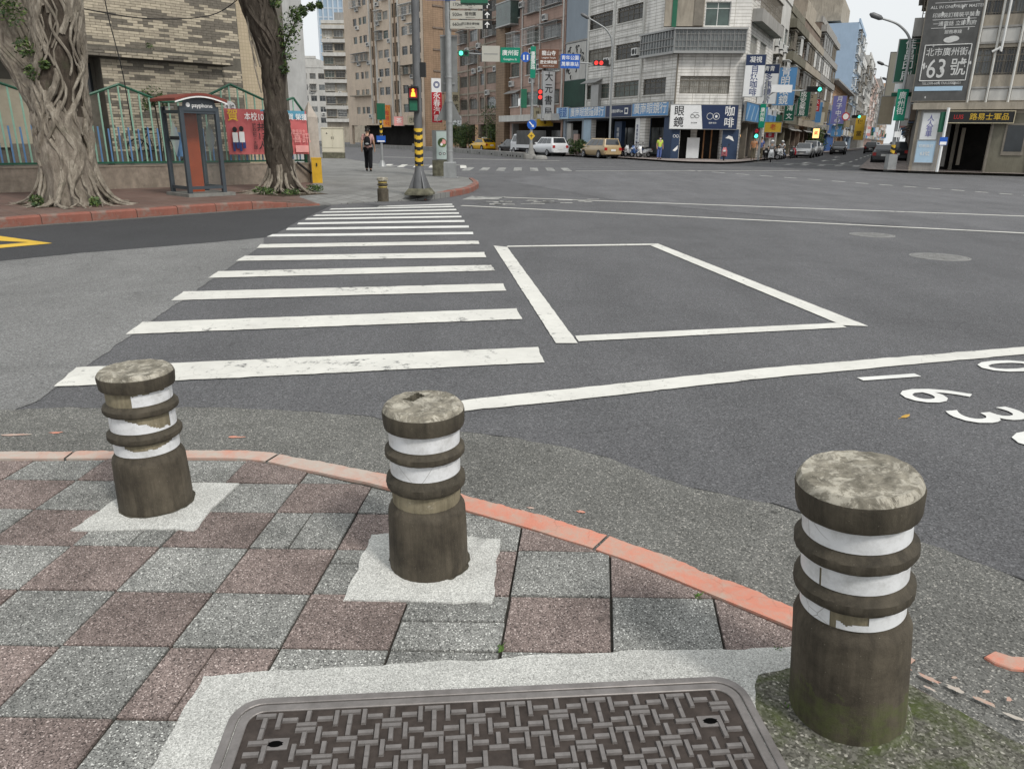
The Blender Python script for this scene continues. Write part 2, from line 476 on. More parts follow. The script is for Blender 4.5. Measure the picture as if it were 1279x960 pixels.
# ================================================================ GROUND
asphalt('asphalt_main', (0.112, 0.112, 0.116), 150, 0.2, 0.24, 0.35, 0.1)
asphalt('asphalt_new', (0.055, 0.056, 0.059), 190, 0.15, 0.1, 0.0, 0.05)
asphalt('asphalt_old', (0.19, 0.19, 0.186), 130, 0.25, 0.3, 0.5, 0.1)
speckled('gutter_concrete', (0.155, 0.154, 0.143), (0.065, 0.065, 0.06), (0.4, 0.385, 0.35), 180, 0.35, 0.92, 0.3, 1.6, 85)
speckled('paver_grey', (0.282, 0.283, 0.266), (0.06, 0.06, 0.057), (0.85, 0.85, 0.8), 265, 0.5, 0.9, 0.42, 3.4)
speckled('paver_red', (0.262, 0.209, 0.19), (0.055, 0.045, 0.042), (0.68, 0.58, 0.54), 265, 0.5, 0.9, 0.42, 3.4)
speckled('mortar', (0.56, 0.56, 0.53), (0.3, 0.3, 0.28), (0.74, 0.74, 0.7), 300, 0.3, 0.9, 0.2, 4.0)
plain('joint_sand', (0.045, 0.042, 0.036), 0.95, 0.1, var=0.4, scale=30)
worn_paint('road_paint', (0.68, 0.67, 0.62), (0.13, 0.13, 0.128), 0.37, 10)
worn_paint('road_paint_fresh', (0.72, 0.72, 0.69), (0.2, 0.2, 0.2), 0.2, 8, crack=False)
worn_paint('road_paint_faded', (0.36, 0.36, 0.34), (0.1, 0.1, 0.1), 0.47, 3.0)
worn_paint('road_paint_yellow', (0.72, 0.47, 0.06), (0.12, 0.11, 0.08), 0.27, 9)
worn_paint('kerb_paint', (0.6, 0.245, 0.172), (0.4, 0.34, 0.28), 0.44, 9.0, 0.75, edge=0.12)
worn_paint('kerb_paint_pale', (0.55, 0.28, 0.21), (0.44, 0.4, 0.35), 0.54, 6.0, 0.75, edge=0.14)
worn_paint('kerb_paint_far', (0.24, 0.095, 0.07), (0.19, 0.165, 0.14), 0.42, 2.6, 0.8, edge=0.1)
# mossy mortar beside the right bollard
m, nt, b = nodes_of('mossy_concrete', 0.95, 0.1)
v = coords(nt)
vo = N(nt, 'ShaderNodeTexVoronoi', Scale=150); nt.links.new(v, vo.inputs['Vector'])
sp = nt.nodes.new('ShaderNodeSeparateColor'); nt.links.new(vo.outputs['Color'], sp.inputs[0])
c = ramp(nt, sp.outputs[0], [(0, (0.07, 0.068, 0.055)), (0.6, (0.17, 0.165, 0.14)), (0.92, (0.24, 0.235, 0.2)), (1, (0.5, 0.48, 0.42))])
c = mixc(nt, ramp(nt, noise_tex(nt, v, 5.5, 8, 0.75, 0.5), [(0.46, 0.0), (0.66, 0.85)]), c, (0.075, 0.1, 0.024))
c = mixc(nt, 1.0, c, ramp(nt, noise_tex(nt, v, 9, 6, 0.7), [(0.3, 0.6), (0.6, 1.05)]), 'MULTIPLY')
nt.links.new(c, b.inputs['Base Color']); bump(nt, b, noise_tex(nt, v, 55, 6, 0.8), 0.8, 0.008)
# far pavements: small tiles drawn by the material (far beyond picking apart)
def tile_paving(name, c1, c2, sc, mortar=(0.08, 0.075, 0.07), rot=0.0):
    m, nt, b = nodes_of(name, 0.88, 0.2)
    tc = nt.nodes.new('ShaderNodeTexCoord'); mp = nt.nodes.new('ShaderNodeMapping')
    mp.inputs['Rotation'].default_value = (0, 0, rot); nt.links.new(tc.outputs['Object'], mp.inputs[0])
    br = N(nt, 'ShaderNodeTexBrick', Scale=sc); br.offset = 0.0
    br.inputs['Color1'].default_value = (*c1, 1); br.inputs['Color2'].default_value = (*c2, 1); br.inputs['Mortar'].default_value = (*mortar, 1)
    br.inputs['Mortar Size'].default_value = 0.012; br.inputs['Brick Width'].default_value = 0.5; br.inputs['Row Height'].default_value = 0.5
    nt.links.new(mp.outputs[0], br.inputs['Vector'])
    s = noise_tex(nt, tc.outputs['Object'], 0.8, 7, 0.72)
    c = mixc(nt, 1.0, br.outputs['Color'], ramp(nt, s, [(0.3, 0.66), (0.7, 1.12)]), 'MULTIPLY')
    nt.links.new(c, b.inputs['Base Color'])
tile_paving('paving_red', (0.155, 0.098, 0.08), (0.175, 0.12, 0.1), 1.6, rot=0.78)
tile_paving('paving_grey', (0.21, 0.21, 0.2), (0.25, 0.25, 0.24), 1.6, rot=0.4)
tile_paving('paving_pale', (0.3, 0.25, 0.23), (0.34, 0.3, 0.28), 1.6, rot=0.4)

def sheet(name, pts, z, mat, parent=None, kind=None, jagged=0.0, step=0.06):
    if jagged:
        pts = jag(list(pts) + [pts[0]], jagged, step, len(pts))[:-1]
    bm = bmesh.new()
    vs = [bm.verts.new((p[0], p[1], z if len(p) < 3 else p[2])) for p in pts]
    f = bm.faces.new(vs)
    if f.normal.z < 0: f.normal_flip()
    bm.normal_update()
    if f.normal.z < 0: bmesh.ops.reverse_faces(bm, faces=[f])
    bmesh.ops.triangulate(bm, faces=bm.faces[:])
    me = bpy.data.meshes.new(name); bm.to_mesh(me); bm.free()
    me.materials.append(MATS[mat])
    o = put(name, me, parent)
    if kind: tag(o, kind=kind)
    return o
Z_ROAD, Z_PATCH, Z_PAINT = -0.016, -0.012, -0.008
road = sheet('road', [(-900, -60), (900, -60), (900, 1500), (-900, 1500)], Z_ROAD, 'asphalt_main', kind='structure')

KERB_IN = smooth_line([(-9.0, 3.1), (-5.5, 3.28), (-2.55, 3.398), (-1.961, 3.417), (-1.365, 3.436), (-1.054, 3.331), (-0.796, 3.23), (-0.592, 3.14), (-0.203, 2.924), (0.205, 2.694), (0.501, 2.496), (0.753, 2.287), (0.942, 2.131), (1.093, 2.0), (1.213, 1.87), (1.55, 1.42), (1.9, 0.8), (2.1, 0.0), (2.15, -2.0)], 4)
KERB_OUT = smooth_line([(-9.0, 3.19), (-5.5, 3.37), (-2.62, 3.50), (-2.026, 3.535), (-1.411, 3.55), (-0.97, 3.455), (-0.62, 3.31), (-0.216, 3.119), (0.215, 2.877), (0.525, 2.651), (0.792, 2.437), (0.99, 2.268), (1.247, 1.975), (1.352, 1.845), (1.66, 1.47), (2.02, 0.83), (2.23, 0.0), (2.28, -2.0)], 4)
APRON = smooth_line([(-9.0, 3.9), (-5.0, 4.05), (-3.018, 4.11), (-2.579, 4.168), (-1.631, 4.191), (-1.037, 4.117), (-0.738, 4.022), (-0.445, 3.882), (0.047, 3.77), (0.46, 3.545), (0.807, 3.225), (1.135, 3.053), (1.285, 2.965), (1.687, 2.712), (1.937, 2.442), (2.5, 1.7), (2.9, 0.8), (3.1, 0.0), (3.2, -2.0)], 4)
# asphalt patches
sheet('old_asphalt_patch', [(-9, 3.7), (-2.96, 3.9), (-2.907, 4.3), (-3.2, 6.6), (-3.45, 8.7), (-3.759, 11.277), (-3.995, 12.016), (-4.8, 11.176), (-5.914, 10.173), (-6.511, 9.423), (-14, -2), (-9, -2)], Z_PATCH, 'asphalt_old', kind='structure', jagged=0.02)
sheet('new_asphalt_patch', [(-14.1, -2), (-6.52, 9.43), (-5.92, 10.18), (-4.81, 11.18), (-4.0, 12.02), (-3.98, 12.6), (-4.15, 14.6), (-4.3, 17.9), (-4.75, 18.3), (-5.57, 17.1), (-6.65, 15.8), (-7.59, 14.4), (-8.33, 13.6), (-8.74, 12.9), (-17, 0)], Z_PATCH, 'asphalt_new', kind='structure', jagged=0.015)
asphalt('asphalt_worn', (0.135, 0.135, 0.14), 150, 0.25, 0.24, 0.3, 0.16)
sheet('worn_asphalt_patch', [(3, 20.0), (5.6, 16.9), (7.6, 15.0), (9.6, 13.7), (13, 12.4), (20, 9.4), (60, 4), (60, 36), (25, 37.2), (16, 42.5), (3, 38.6), (-0.5, 30)], Z_PATCH, 'asphalt_worn', kind='structure', jagged=0.06, step=0.4)
# gutter apron: thick slab of washed concrete, ragged towards the asphalt
ap = jag(APRON, 0.025, 0.05, 3)
apron = sheet('gutter_apron', KERB_IN + ap[::-1], -0.006, 'gutter_concrete', kind='structure')
# crumbled dark edge where the gutter slab meets the asphalt
plain('tar_edge', (0.03, 0.03, 0.03), 0.9, 0.1, var=0.4, scale=20)
e1 = jag(offset_line(APRON, -0.004), 0.025, 0.05, 3); e2 = [(p[0] + 0.016 * max(0.15, abs(noise.noise((p[0] * 7, p[1] * 7, 3.3))) * 2), p[1] + 0.016 * max(0.1, abs(noise.noise((p[0] * 7, p[1] * 7, 8.3))) * 2)) for p in e1]
sheet('gutter_edge', e1 + e2[::-1], -0.0085, 'tar_edge', apron)
# near pavement: bed of joint sand, pavers one by one
sidewalk = sheet('sidewalk', KERB_IN + [(-9.0, -2.0)], -0.011, 'joint_sand', kind='structure')
half = []
for i in range(len(KERB_IN) - 1):
    a, b_ = KERB_IN[i], KERB_IN[i + 1]
    dx, dy = b_[0] - a[0], b_[1] - a[1]
    L = math.hypot(dx, dy)
    if L > 1e-6: half.append((a[0] + dy / L * 0.006, a[1] - dx / L * 0.006, dy / L, -dx / L))
ROWS = [3.84, 3.5, 3.172, 2.885, 2.592, 2.288, 1.987, 1.678, 1.37, 1.06, 0.75, 0.44]
CX0, CP, SK = -0.728, 0.349, 0.07
def colx(i, y):
    far = 1 + 0.006 * max(0, i - 1)
    return CX0 + CP * i * far + (SK + 0.012 * max(0, i)) * (y - 1.987)
SPLIT = {(-1, 2.885): ('v', 0.45), (-1, 1.987): ('v', 0.42), (0, 2.592): ('h', 0.66), (0, 2.288): ('h', 0.86), (-3, 2.885): ('v', 0.62), (0, 3.172): ('v', 0.4), (1, 2.288): ('h', 0.5), (2, 3.172): ('h', 0.4)}
rp = random.Random(3)
for r in range(len(ROWS) - 1):
    y1, y0 = ROWS[r], ROWS[r + 1]
    for i in range(-16, 7):
        quads = [(0, 1, 0, 1)]
        sp_ = SPLIT.get((i, y1))
        if sp_:
            t = sp_[1]
            quads = [(0, t, 0, 1), (t, 1, 0, 1)] if sp_[0] == 'v' else [(0, 1, 0, t), (0, 1, t, 1)]
        for (a0, a1, b0, b1) in quads:
            def pt(s, t): 
                y = y0 + (y1 - y0) * t
                x = colx(i, y) + (colx(i + 1, y) - colx(i, y)) * s
                return (x, y)
            q = [pt(a0, b0), pt(a1, b0), pt(a1, b1), pt(a0, b1)]
            g_ = 0.003 + rp.uniform(0, 0.0022)
            q = [(q[0][0] + g_, q[0][1] + g_), (q[1][0] - g_, q[1][1] + g_), (q[2][0] - g_, q[2][1] - g_), (q[3][0] + g_, q[3][1] - g_)]
            q = [(x + rp.uniform(-0.0015, 0.0015), y + rp.uniform(-0.0015, 0.0015)) for x, y in q]
            q = clip_poly(q, half)
            if len(q) < 3: continue
            area = abs(sum(q[k][0] * q[(k + 1) % len(q)][1] - q[(k + 1) % len(q)][0] * q[k][1] for k in range(len(q)))) / 2
            if area < 0.0012: continue
            cx = sum(p[0] for p in q) / len(q); cy = sum(p[1] for p in q) / len(q)
            if cx < -4.2 or cx > 1.7: continue
            n0 = ROWS.index(y1)
            red = (i + n0) % 2 == 1
            if cx > -0.6 and cx < 1.2 and rp.random() < 0.06: red = not red
            dz = rp.uniform(-0.003, 0.0018)
            tx, ty = rp.uniform(-0.009, 0.009), rp.uniform(-0.009, 0.009)
            mb = MB()
            mb.prism([(p[0] - cx, p[1] - cy) for p in q], -0.03, 0.0, 0, 0.0022)
            o = mb.build('paver', 'paver_red' if red else 'paver_grey', sidewalk, (cx, cy, dz), (tx, ty, 0))
# kerb: painted strip, left run paler and worn
def strip(name, inner, outer, z, mat, parent=None, kind=None):
    mb = MB()
    n = min(len(inner), len(outer))
    for i in range(n - 1):
        a, b2, c2, d = inner[i], inner[i + 1], outer[i + 1], outer[i]
        mb.quad((*a, z), (*b2, z), (*c2, z), (*d, z))
        mb.quad((*d, z), (*c2, z), (*c2, z - 0.03), (*d, z - 0.03))
        mb.quad((*b2, z), (*a, z), (*a, z - 0.03), (*b2, z - 0.03))
    o = mb.build(name, mat, parent, fixn=False)
    if kind: tag(o, kind=kind)
    return o
def resample(pts, n):
    L = [0]
    for i in range(len(pts) - 1): L.append(L[-1] + math.dist(pts[i], pts[i + 1]))
    out, j = [], 0
    for k in range(n):
        s = L[-1] * k / (n - 1)
        while j < len(L) - 2 and L[j + 1] < s: j += 1
        t = (s - L[j]) / max(1e-9, L[j + 1] - L[j])
        out.append((pts[j][0] + (pts[j + 1][0] - pts[j][0]) * t, pts[j][1] + (pts[j + 1][1] - pts[j][1]) * t))
    return out
def sub(pts, x0, x1): return [p for p in pts if x0 <= p[0] <= x1]
kerb = bpy.data.objects.new('kerb', None); COL.objects.link(kerb); tag(kerb, kind='structure')
KI = []
for i in range(len(KERB_IN) - 1):
    n_ = max(1, int(math.dist(KERB_IN[i], KERB_IN[i + 1]) / 0.012))
    KI += [(KERB_IN[i][0] + (KERB_IN[i + 1][0] - KERB_IN[i][0]) * q / n_, KERB_IN[i][1] + (KERB_IN[i + 1][1] - KERB_IN[i][1]) * q / n_) for q in range(n_)]
def kerb_width(x): t = min(1, max(0, (x + 1.7) / 1.4)); return 0.092 + 0.03 * t
def kerb_run(x0, x1, mat, amp, z):
    """one cast length of kerb: even inner side, ragged outer side"""
    idx = [k for k, p in enumerate(KI) if x0 <= p[0] <= x1 and p[1] > 1.7]
    sel = KI[max(0, idx[0] - 6):idx[-1] + 7]
    a, b2 = [], []
    o1 = offset_line(sel, 1.0)
    for p, q in list(zip(sel, o1))[6:-6]:
        nx_, ny_ = q[0] - p[0], q[1] - p[1]
        w = kerb_width(p[0]) + amp * noise.noise((p[0] * 5, p[1] * 5, 1)) + 0.7 * amp * noise.noise((p[0] * 19, p[1] * 19, 4)) + 0.35 * amp * noise.noise((p[0] * 70, p[1] * 70, 4))
        e = 0.3 * amp * noise.noise((p[0] * 7, p[1] * 7, 2))
        a.append((p[0] + nx_ * e, p[1] + ny_ * e)); b2.append((p[0] + nx_ * w, p[1] + ny_ * w))
    return strip('kerb_strip', a, b2, z, mat, kerb)
kerb_run(-8.8, -2.235, 'kerb_paint_pale', 0.014, 0.003)
kerb_run(-2.23, -1.225, 'kerb_paint_pale', 0.014, 0.0036)
kerb_run(-1.22, -0.405, 'kerb_paint_pale', 0.014, 0.0042)
kerb_run(-0.4, 0.336, 'kerb_paint', 0.014, 0.0036)
kerb_run(0.34, 1.2, 'kerb_paint', 0.014, 0.0028)
# chips of red paint left on the gutter
def flake(cx, cy, w, h, rz, mat='kerb_paint', z=-0.002, parent=apron, seed=0, name='paint_flake'):
    rr = random.Random(seed)
    pts = []
    for k in range(14):
        a = 2 * PI * k / 14
        q = rr.uniform(0.55, 1.1)
        x, y = w * q * math.cos(a), h * q * math.sin(a)
        pts.append((cx + x * math.cos(rz) - y * math.sin(rz), cy + x * math.sin(rz) + y * math.cos(rz)))
    return sheet(name, pts, z, mat, parent)
for k, (x, y, w, h, rz) in enumerate([(-2.68, 3.72, 0.09, 0.016, 0.1), (-2.48, 3.757, 0.04, 0.016, 0.1), (-1.49, 3.728, 0.05, 0.016, 0.0), (0.09, 2.96, 0.022, 0.009, -0.3), (-0.4, 3.42, 0.025, 0.01, 0.2), (0.31, 2.93, 0.022, 0.011, -0.5), (-0.62, 3.5, 0.03, 0.009, 0.0),
        (1.22, 1.945, 0.05, 0.012, -0.85), (1.28, 1.875, 0.035, 0.012, -0.8), (1.335, 1.83, 0.03, 0.014, -0.7), (1.25, 1.98, 0.02, 0.008, -0.6), (1.39, 1.78, 0.035, 0.011, -0.8), (1.44, 1.72, 0.03, 0.01, -0.7), (1.42, 1.82, 0.016, 0.008, 0.1), (1.47, 1.79, 0.014, 0.008, 0.7), (1.26, 1.83, 0.02, 0.006, -0.8), (1.36, 1.88, 0.012, 0.007, 0.3)]):
    flake(x, y, w, h, rz, 'kerb_paint' if k % 3 else 'kerb_paint_pale', 0.0075 if x > 1.2 else -0.002, seed=k)
# chunk of salmon kerb paint lying on the gutter
rr = random.Random(5)
pts = [(1.515, 1.985), (1.56, 2.01), (1.6, 1.985), (1.66, 1.98), (1.7, 1.95), (1.69, 1.91), (1.63, 1.9), (1.6, 1.925), (1.565, 1.93), (1.53, 1.955)]
mb = MB(); mb.prism([(p[0] - 1.6, p[1] - 1.95) for p in pts], 0, 0.012, 0, 0.004)
o = mb.build('paint_chip', 'kerb_paint', None, (1.6, 1.95, -0.005), (0.02, -0.03, 0))
tag(o, 'thick flat chip of salmon red kerb paint lying loose on the grey gutter', 'paint chip')
# mortar pads and patches
def slab(name, pts, z0, z1, mat, parent=None, jagged=0.006, step=0.025, kind=None):
    if jagged: pts = jag(list(pts) + [pts[0]], jagged, step, len(name))[:-1]
    mb = MB(); mb.prism(pts, z0, z1, 0, 0.0)
    bm = bmesh.new()
    me = mb.mesh(name, mat); bm.from_mesh(me)
    bmesh.ops.triangulate(bm, faces=[f for f in bm.faces if len(f.verts) > 4]); bm.to_mesh(me); bm.free()
    o = put(name, me, parent)
    if kind: tag(o, kind=kind)
    return o
slab('mortar_pad', [(-1.8, 2.707), (-1.305, 2.72), (-1.274, 3.163), (-1.72, 3.14)], -0.02, 0.0052, 'mortar', sidewalk, 0.016)
slab('mortar_pad', [(-0.581, 2.243), (-0.06, 2.24), (-0.041, 2.681), (-0.566, 2.7)], -0.02, 0.0052, 'mortar', sidewalk, 0.016)
slab('mossy_patch', [(0.66, 1.87), (0.885, 2.0), (1.0, 2.09), (1.1, 1.97), (1.2, 1.86), (1.45, 1.55), (1.75, 1.1), (1.95, 0.4), (0.6, 0.4), (0.69, 1.5)], -0.02, 0.006, 'mossy_concrete', sidewalk, 0.01)
slab('mortar_surround', [(-0.913, 1.503), (-0.905, 0.7), (-0.6, 0.7), (0.6, 0.8), (0.72, 1.5), (0.715, 1.76), (0.76, 1.88), (0.86, 1.915), (0.97, 1.94), (0.945, 2.03), (0.885, 2.01), (0.421, 1.99), (-0.188, 1.925), (-0.742, 1.866), (-0.916, 1.845)], -0.02, 0.0064, 'mortar', sidewalk, 0.012)
# moss and small weeds in the joints
plain('weed_green', (0.07, 0.13, 0.025), 0.8, var=0.4, scale=40)
mb = MB()
for (x, y) in [(-0.028, 1.99), (-0.025, 2.0), (0.68, 2.3), (0.676, 2.29), (0.86, 2.0), (1.02, 1.72), (0.8, 1.75)]:
    for k in range(9):
        a = random.uniform(0, 6.28); L = random.uniform(0.006, 0.016)
        p = Vector((x + random.uniform(-0.01, 0.01), y + random.uniform(-0.01, 0.01), 0.0))
        q = p + Vector((math.cos(a) * L, math.sin(a) * L, random.uniform(0.004, 0.012)))
        s_ = Vector((-math.sin(a), math.cos(a), 0)) * 0.003
        mb.quad(p - s_, p + s_, q + s_ * 0.5, q - s_ * 0.5)
tag(mb.build('joint_weeds', 'weed_green'), 'tiny green weeds and moss in the paver joints', 'weeds', kind='stuff')

# ---------------------------------------------------------------- road markings (children of the road)
def mark(name, pts, mat='road_paint', z=Z_PAINT, amp=0.008, step=0.07):
    return sheet(name, pts, z, mat, road, jagged=amp, step=step)
BARS = [[(-2.959, 4.547), (-3.05, 4.969), (0.198, 5.658), (0.233, 5.239)], [(-3.161, 5.887), (-3.222, 6.303), (0.037, 7.049), (0.087, 6.614)],
    [(-3.368, 7.207), (-3.43, 7.65), (-0.114, 8.336), (-0.074, 7.919)], [(-3.49, 8.444), (-3.536, 8.88), (-0.289, 9.614), (-0.226, 9.188)],
    [(-3.606, 9.667), (-3.638, 10.1), (-0.427, 10.746), (-0.375, 10.256)], [(-3.726, 10.848), (-3.80, 11.25), (-0.565, 11.968), (-0.529, 11.592)],
    [(-3.981, 12.12), (-3.985, 12.45), (-0.717, 13.129), (-0.685, 12.79)], [(-3.944, 13.042), (-4.002, 13.363), (-0.845, 14.119), (-0.817, 13.768)],
    [(-3.987, 13.9), (-4.05, 14.22), (-0.989, 15.064), (-0.958, 14.709)], [(-4.07, 14.718), (-4.1, 15.04), (-1.11, 15.903), (-1.079, 15.574)],
    [(-4.1, 15.42), (-4.1, 15.72), (-1.213, 16.635), (-1.181, 16.312)], [(-4.1, 16.12), (-4.11, 16.42), (-1.337, 17.455), (-1.293, 17.121)],
    [(-4.1, 16.86), (-4.116, 17.15), (-1.444, 18.249), (-1.408, 17.905)], [(-3.185, 17.7), (-3.171, 17.95), (-1.541, 18.855), (-1.494, 18.512)]]
for k, q in enumerate(BARS): mark('crosswalk_stripe', q, 'road_paint' if k < 6 else 'road_paint_fresh', amp=0.012 if k < 8 else 0.006)
for q in ([(-0.308, 11.432), (-0.1, 11.3), (0.524, 5.796), (0.349, 5.787)], [(-0.09, 11.43), (2.279, 11.913), (2.15, 11.72), (-0.11, 11.3)],
          [(2.12, 11.72), (2.279, 11.913), (3.183, 6.509), (2.96, 6.53)], [(0.535, 5.85), (0.52, 6.03), (2.95, 6.62), (2.965, 6.45)]):
    mark('box_line', q, amp=0.006)
mark('edge_line', [(-0.31, 4.19), (-0.31, 4.388), (0.314, 4.616), (1.861, 5.18), (4.181, 5.87), (8.0, 6.9), (8.05, 6.6), (3.99, 5.63), (1.78, 4.938), (0.317, 4.397)], amp=0.012)
mark('lane_line', [(-1.3, 18.28), (-1.25, 18.42), (9.47, 14.14), (18, 10.7), (17.95, 10.56), (9.47, 13.99)], amp=0.006)
mark('lane_line', [(-0.35, 21.1), (-0.3, 21.24), (11.706, 17.59), (22, 14.4), (21.95, 14.25), (11.706, 17.43)], amp=0.006)
def digits(s, x, y, size, adv, rz):
    for k, ch in enumerate(s):
        lettering(ch, size, 'road_paint_fresh', road, (x + adv[0] * k, y + adv[1] * k, Z_PAINT), (0, 0, rz), bold=0.008, name='painted_digit', sx=0.9)
digits('1630', 2.62, 4.985, 0.68, (0.128, -0.375), math.radians(-76))
digits('01', 3.66, 5.3, 0.68, (0.128, -0.375), math.radians(-76))
for q in ([(-8.07, 11.792), (-6.813, 11.067), (-7.2, 11.13), (-7.713, 11.249), (-7.95, 11.3), (-11, 13.4), (-11, 13.7)], [(-7.2, 11.12), (-6.813, 11.067), (-7.232, 10.519), (-9.5, 7.6), (-9.7, 7.75), (-7.438, 10.832)]):
    mark('yellow_line', q, 'road_paint_yellow', amp=0.008)
# dashes, far lines, worn hatching and the far crossings
DASH = [(9.498, 42.463), (10.306, 40.456), (11.042, 38.628), (11.715, 36.957), (12.333, 35.422), (12.902, 34.008), (13.429, 32.701), (13.917, 31.49), (14.37, 30.363), (14.793, 29.314), (15.188, 28.333), (15.558, 27.415), (15.904, 26.553), (16.231, 25.743), (16.538, 24.98), (16.84, 24.2)]
for i in range(len(DASH) - 1):
    a, b2 = Vector(DASH[i]), Vector(DASH[i + 1])
    d = b2 - a; p = a + d * 0.55; n_ = Vector((d.y, -d.x)).normalized() * 0.07
    mark('lane_dash', [tuple(a + n_), tuple(p + n_), tuple(p - n_), tuple(a - n_)], 'road_paint', amp=0)
def bar(name, a, b2, w, mat='road_paint', amp=0.0, z=Z_PAINT):
    a, b2 = Vector(a), Vector(b2); d = (b2 - a).normalized(); n_ = Vector((-d.y, d.x)) * w / 2
    return mark(name, [tuple(a - n_), tuple(b2 - n_), tuple(b2 + n_), tuple(a + n_)], mat, z, amp, 0.3)
mark('waiting_box', [(-1.392, 20.145), (-0.447, 20.303), (-0.249, 21.486), (-1.2, 21.623)], 'road_paint_faded', amp=0.03)
rg = random.Random(11)
for k in range(34):
    t = rg.random(); x = -0.9 + 2.7 * t + rg.uniform(-0.2, 0.2); y = 18.6 + 1.5 * t + rg.uniform(-0.1, 1.0)
    bar('worn_hatch', (x, y), (x + rg.uniform(0.15, 0.4), y + rg.uniform(-0.05, 0.1)), rg.uniform(0.05, 0.13), 'road_paint_faded' if k % 2 else 'road_paint', 0.012)
for k in range(7):
    x = -2.45 + 0.86 * k; bar('far_crosswalk_stripe', (x, 38.2 + 0.17 * k), (x + 0.05, 42.5 + 0.17 * k), 0.42, 'road_paint_faded')
for k in range(9):
    x = -9.6 + 0.86 * k; bar('far_crosswalk_stripe', (x, 42.0 - 0.1 * k), (x - 0.3, 46.0 - 0.1 * k), 0.35, 'road_paint')
bar('stop_line', (-10.4, 41.0), (-3.0, 46.2), 0.3); bar('stop_line', (-9.5, 37.6), (-3.7, 37.0), 0.22)
bar('stop_line', (3.1, 39.4), (16.2, 44.0), 0.22); bar('stop_line', (16.2, 44.0), (26, 38.0), 0.12)
bar('lane_line', (-10.4, 61.7), (3.3, 57.0), 0.4); bar('lane_line', (3.3, 46.0), (22, 47.5), 0.16, 'road_paint_faded')
bar('lane_line', (2.6, 58.5), (14.5, 56.0), 0.25, 'road_paint_faded'); bar('lane_line', (2.2, 53.0), (17.5, 53.5), 0.2, 'road_paint_faded')
for k in range(6):
    x = 19.0 + 1.0 * k; bar('far_crosswalk_stripe', (x, 54.5 - 0.5 * k), (x + 1.4, 57.4 - 0.5 * k), 0.42, 'road_paint_faded')
bar('stop_line', (18.6, 60.6), (25.2, 55.2), 0.35)
for (x, y) in [(22.6, 60.5), (25.3, 60.0), (29.5, 72), (35, 85), (27.0, 68)]:
    d = Vector((0.443, 0.896)); n_ = Vector((0.896, -0.443)); c0 = Vector((x, y))
    bar('arrow_shaft', tuple(c0 - d * 1.8), tuple(c0 + d * 1.0), 0.2)
    mark('arrow_head', [tuple(c0 + d * 1.0 + n_ * 0.45), tuple(c0 + d * 2.2), tuple(c0 + d * 1.0 - n_ * 0.45)], amp=0)
for k in range(12):
    c0 = Vector((27.5, 64)) + Vector((0.443, 0.896)) * (k * 9)
    bar('lane_dash', tuple(c0), tuple(c0 + Vector((0.443, 0.896)) * 4), 0.15)
# round manhole lids in the road
plain('iron_dark', (0.055, 0.053, 0.05), 0.55, 0.4, 0.3, var=0.3, scale=9)
plain('iron_worn', (0.21, 0.208, 0.2), 0.6, 0.4, 0.2, var=0.3, scale=9)
for (x, y, r, lab) in [(6.2, 10.9, 0.36, 'round iron manhole lid in the road, the nearer of two'), (6.4, 13.5, 0.34, 'round iron manhole lid in the road, the farther of two')]:
    t = thing('manhole_lid', lab, 'manhole lid', (x, y, Z_ROAD), 0, 'round manhole lids in the road')
    mb = MB(); mb.lathe([(r * 1.12, 0.0), (r * 1.12, 0.004), (r * 1.02, 0.006)], 40, cap1=False); mb.build('rim', 'iron_worn', t)
    mb = MB(); mb.lathe([(r * 1.0, 0.0), (r * 1.0, 0.006)], 40); mb.build('plate', 'iron_worn', t)
    mb = MB()
    for k in range(-4, 5):
        for l in range(-4, 5):
            if math.hypot(k, l) < 4.2: mb.box(k * r / 5 - 0.02, k * r / 5 + 0.02, l * r / 5 - 0.02, l * r / 5 + 0.02, 0.006, 0.009)
    tag(mb.build('tread', 'iron_worn', t), kind='stuff')
# dry leaf on the asphalt
plain('leaf_yellow', (0.5, 0.3, 0.06), 0.7, var=0.3, scale=30)
mb = MB(); mb.poly([(-0.035, 0, 0.004), (-0.01, -0.014, 0.006), (0.02, -0.012, 0.012), (0.036, 0, 0.018), (0.02, 0.012, 0.014), (-0.012, 0.013, 0.008)])
mb.tube([(-0.06, -0.004, 0.002), (-0.035, 0, 0.004)], 0.0015, 5)
tag(mb.build('dry_leaf', 'leaf_yellow', None, (2.366, 4.2, Z_ROAD), (0, 0, 0.4)), 'small yellow dry leaf lying on the asphalt near the painted digits', 'leaf')

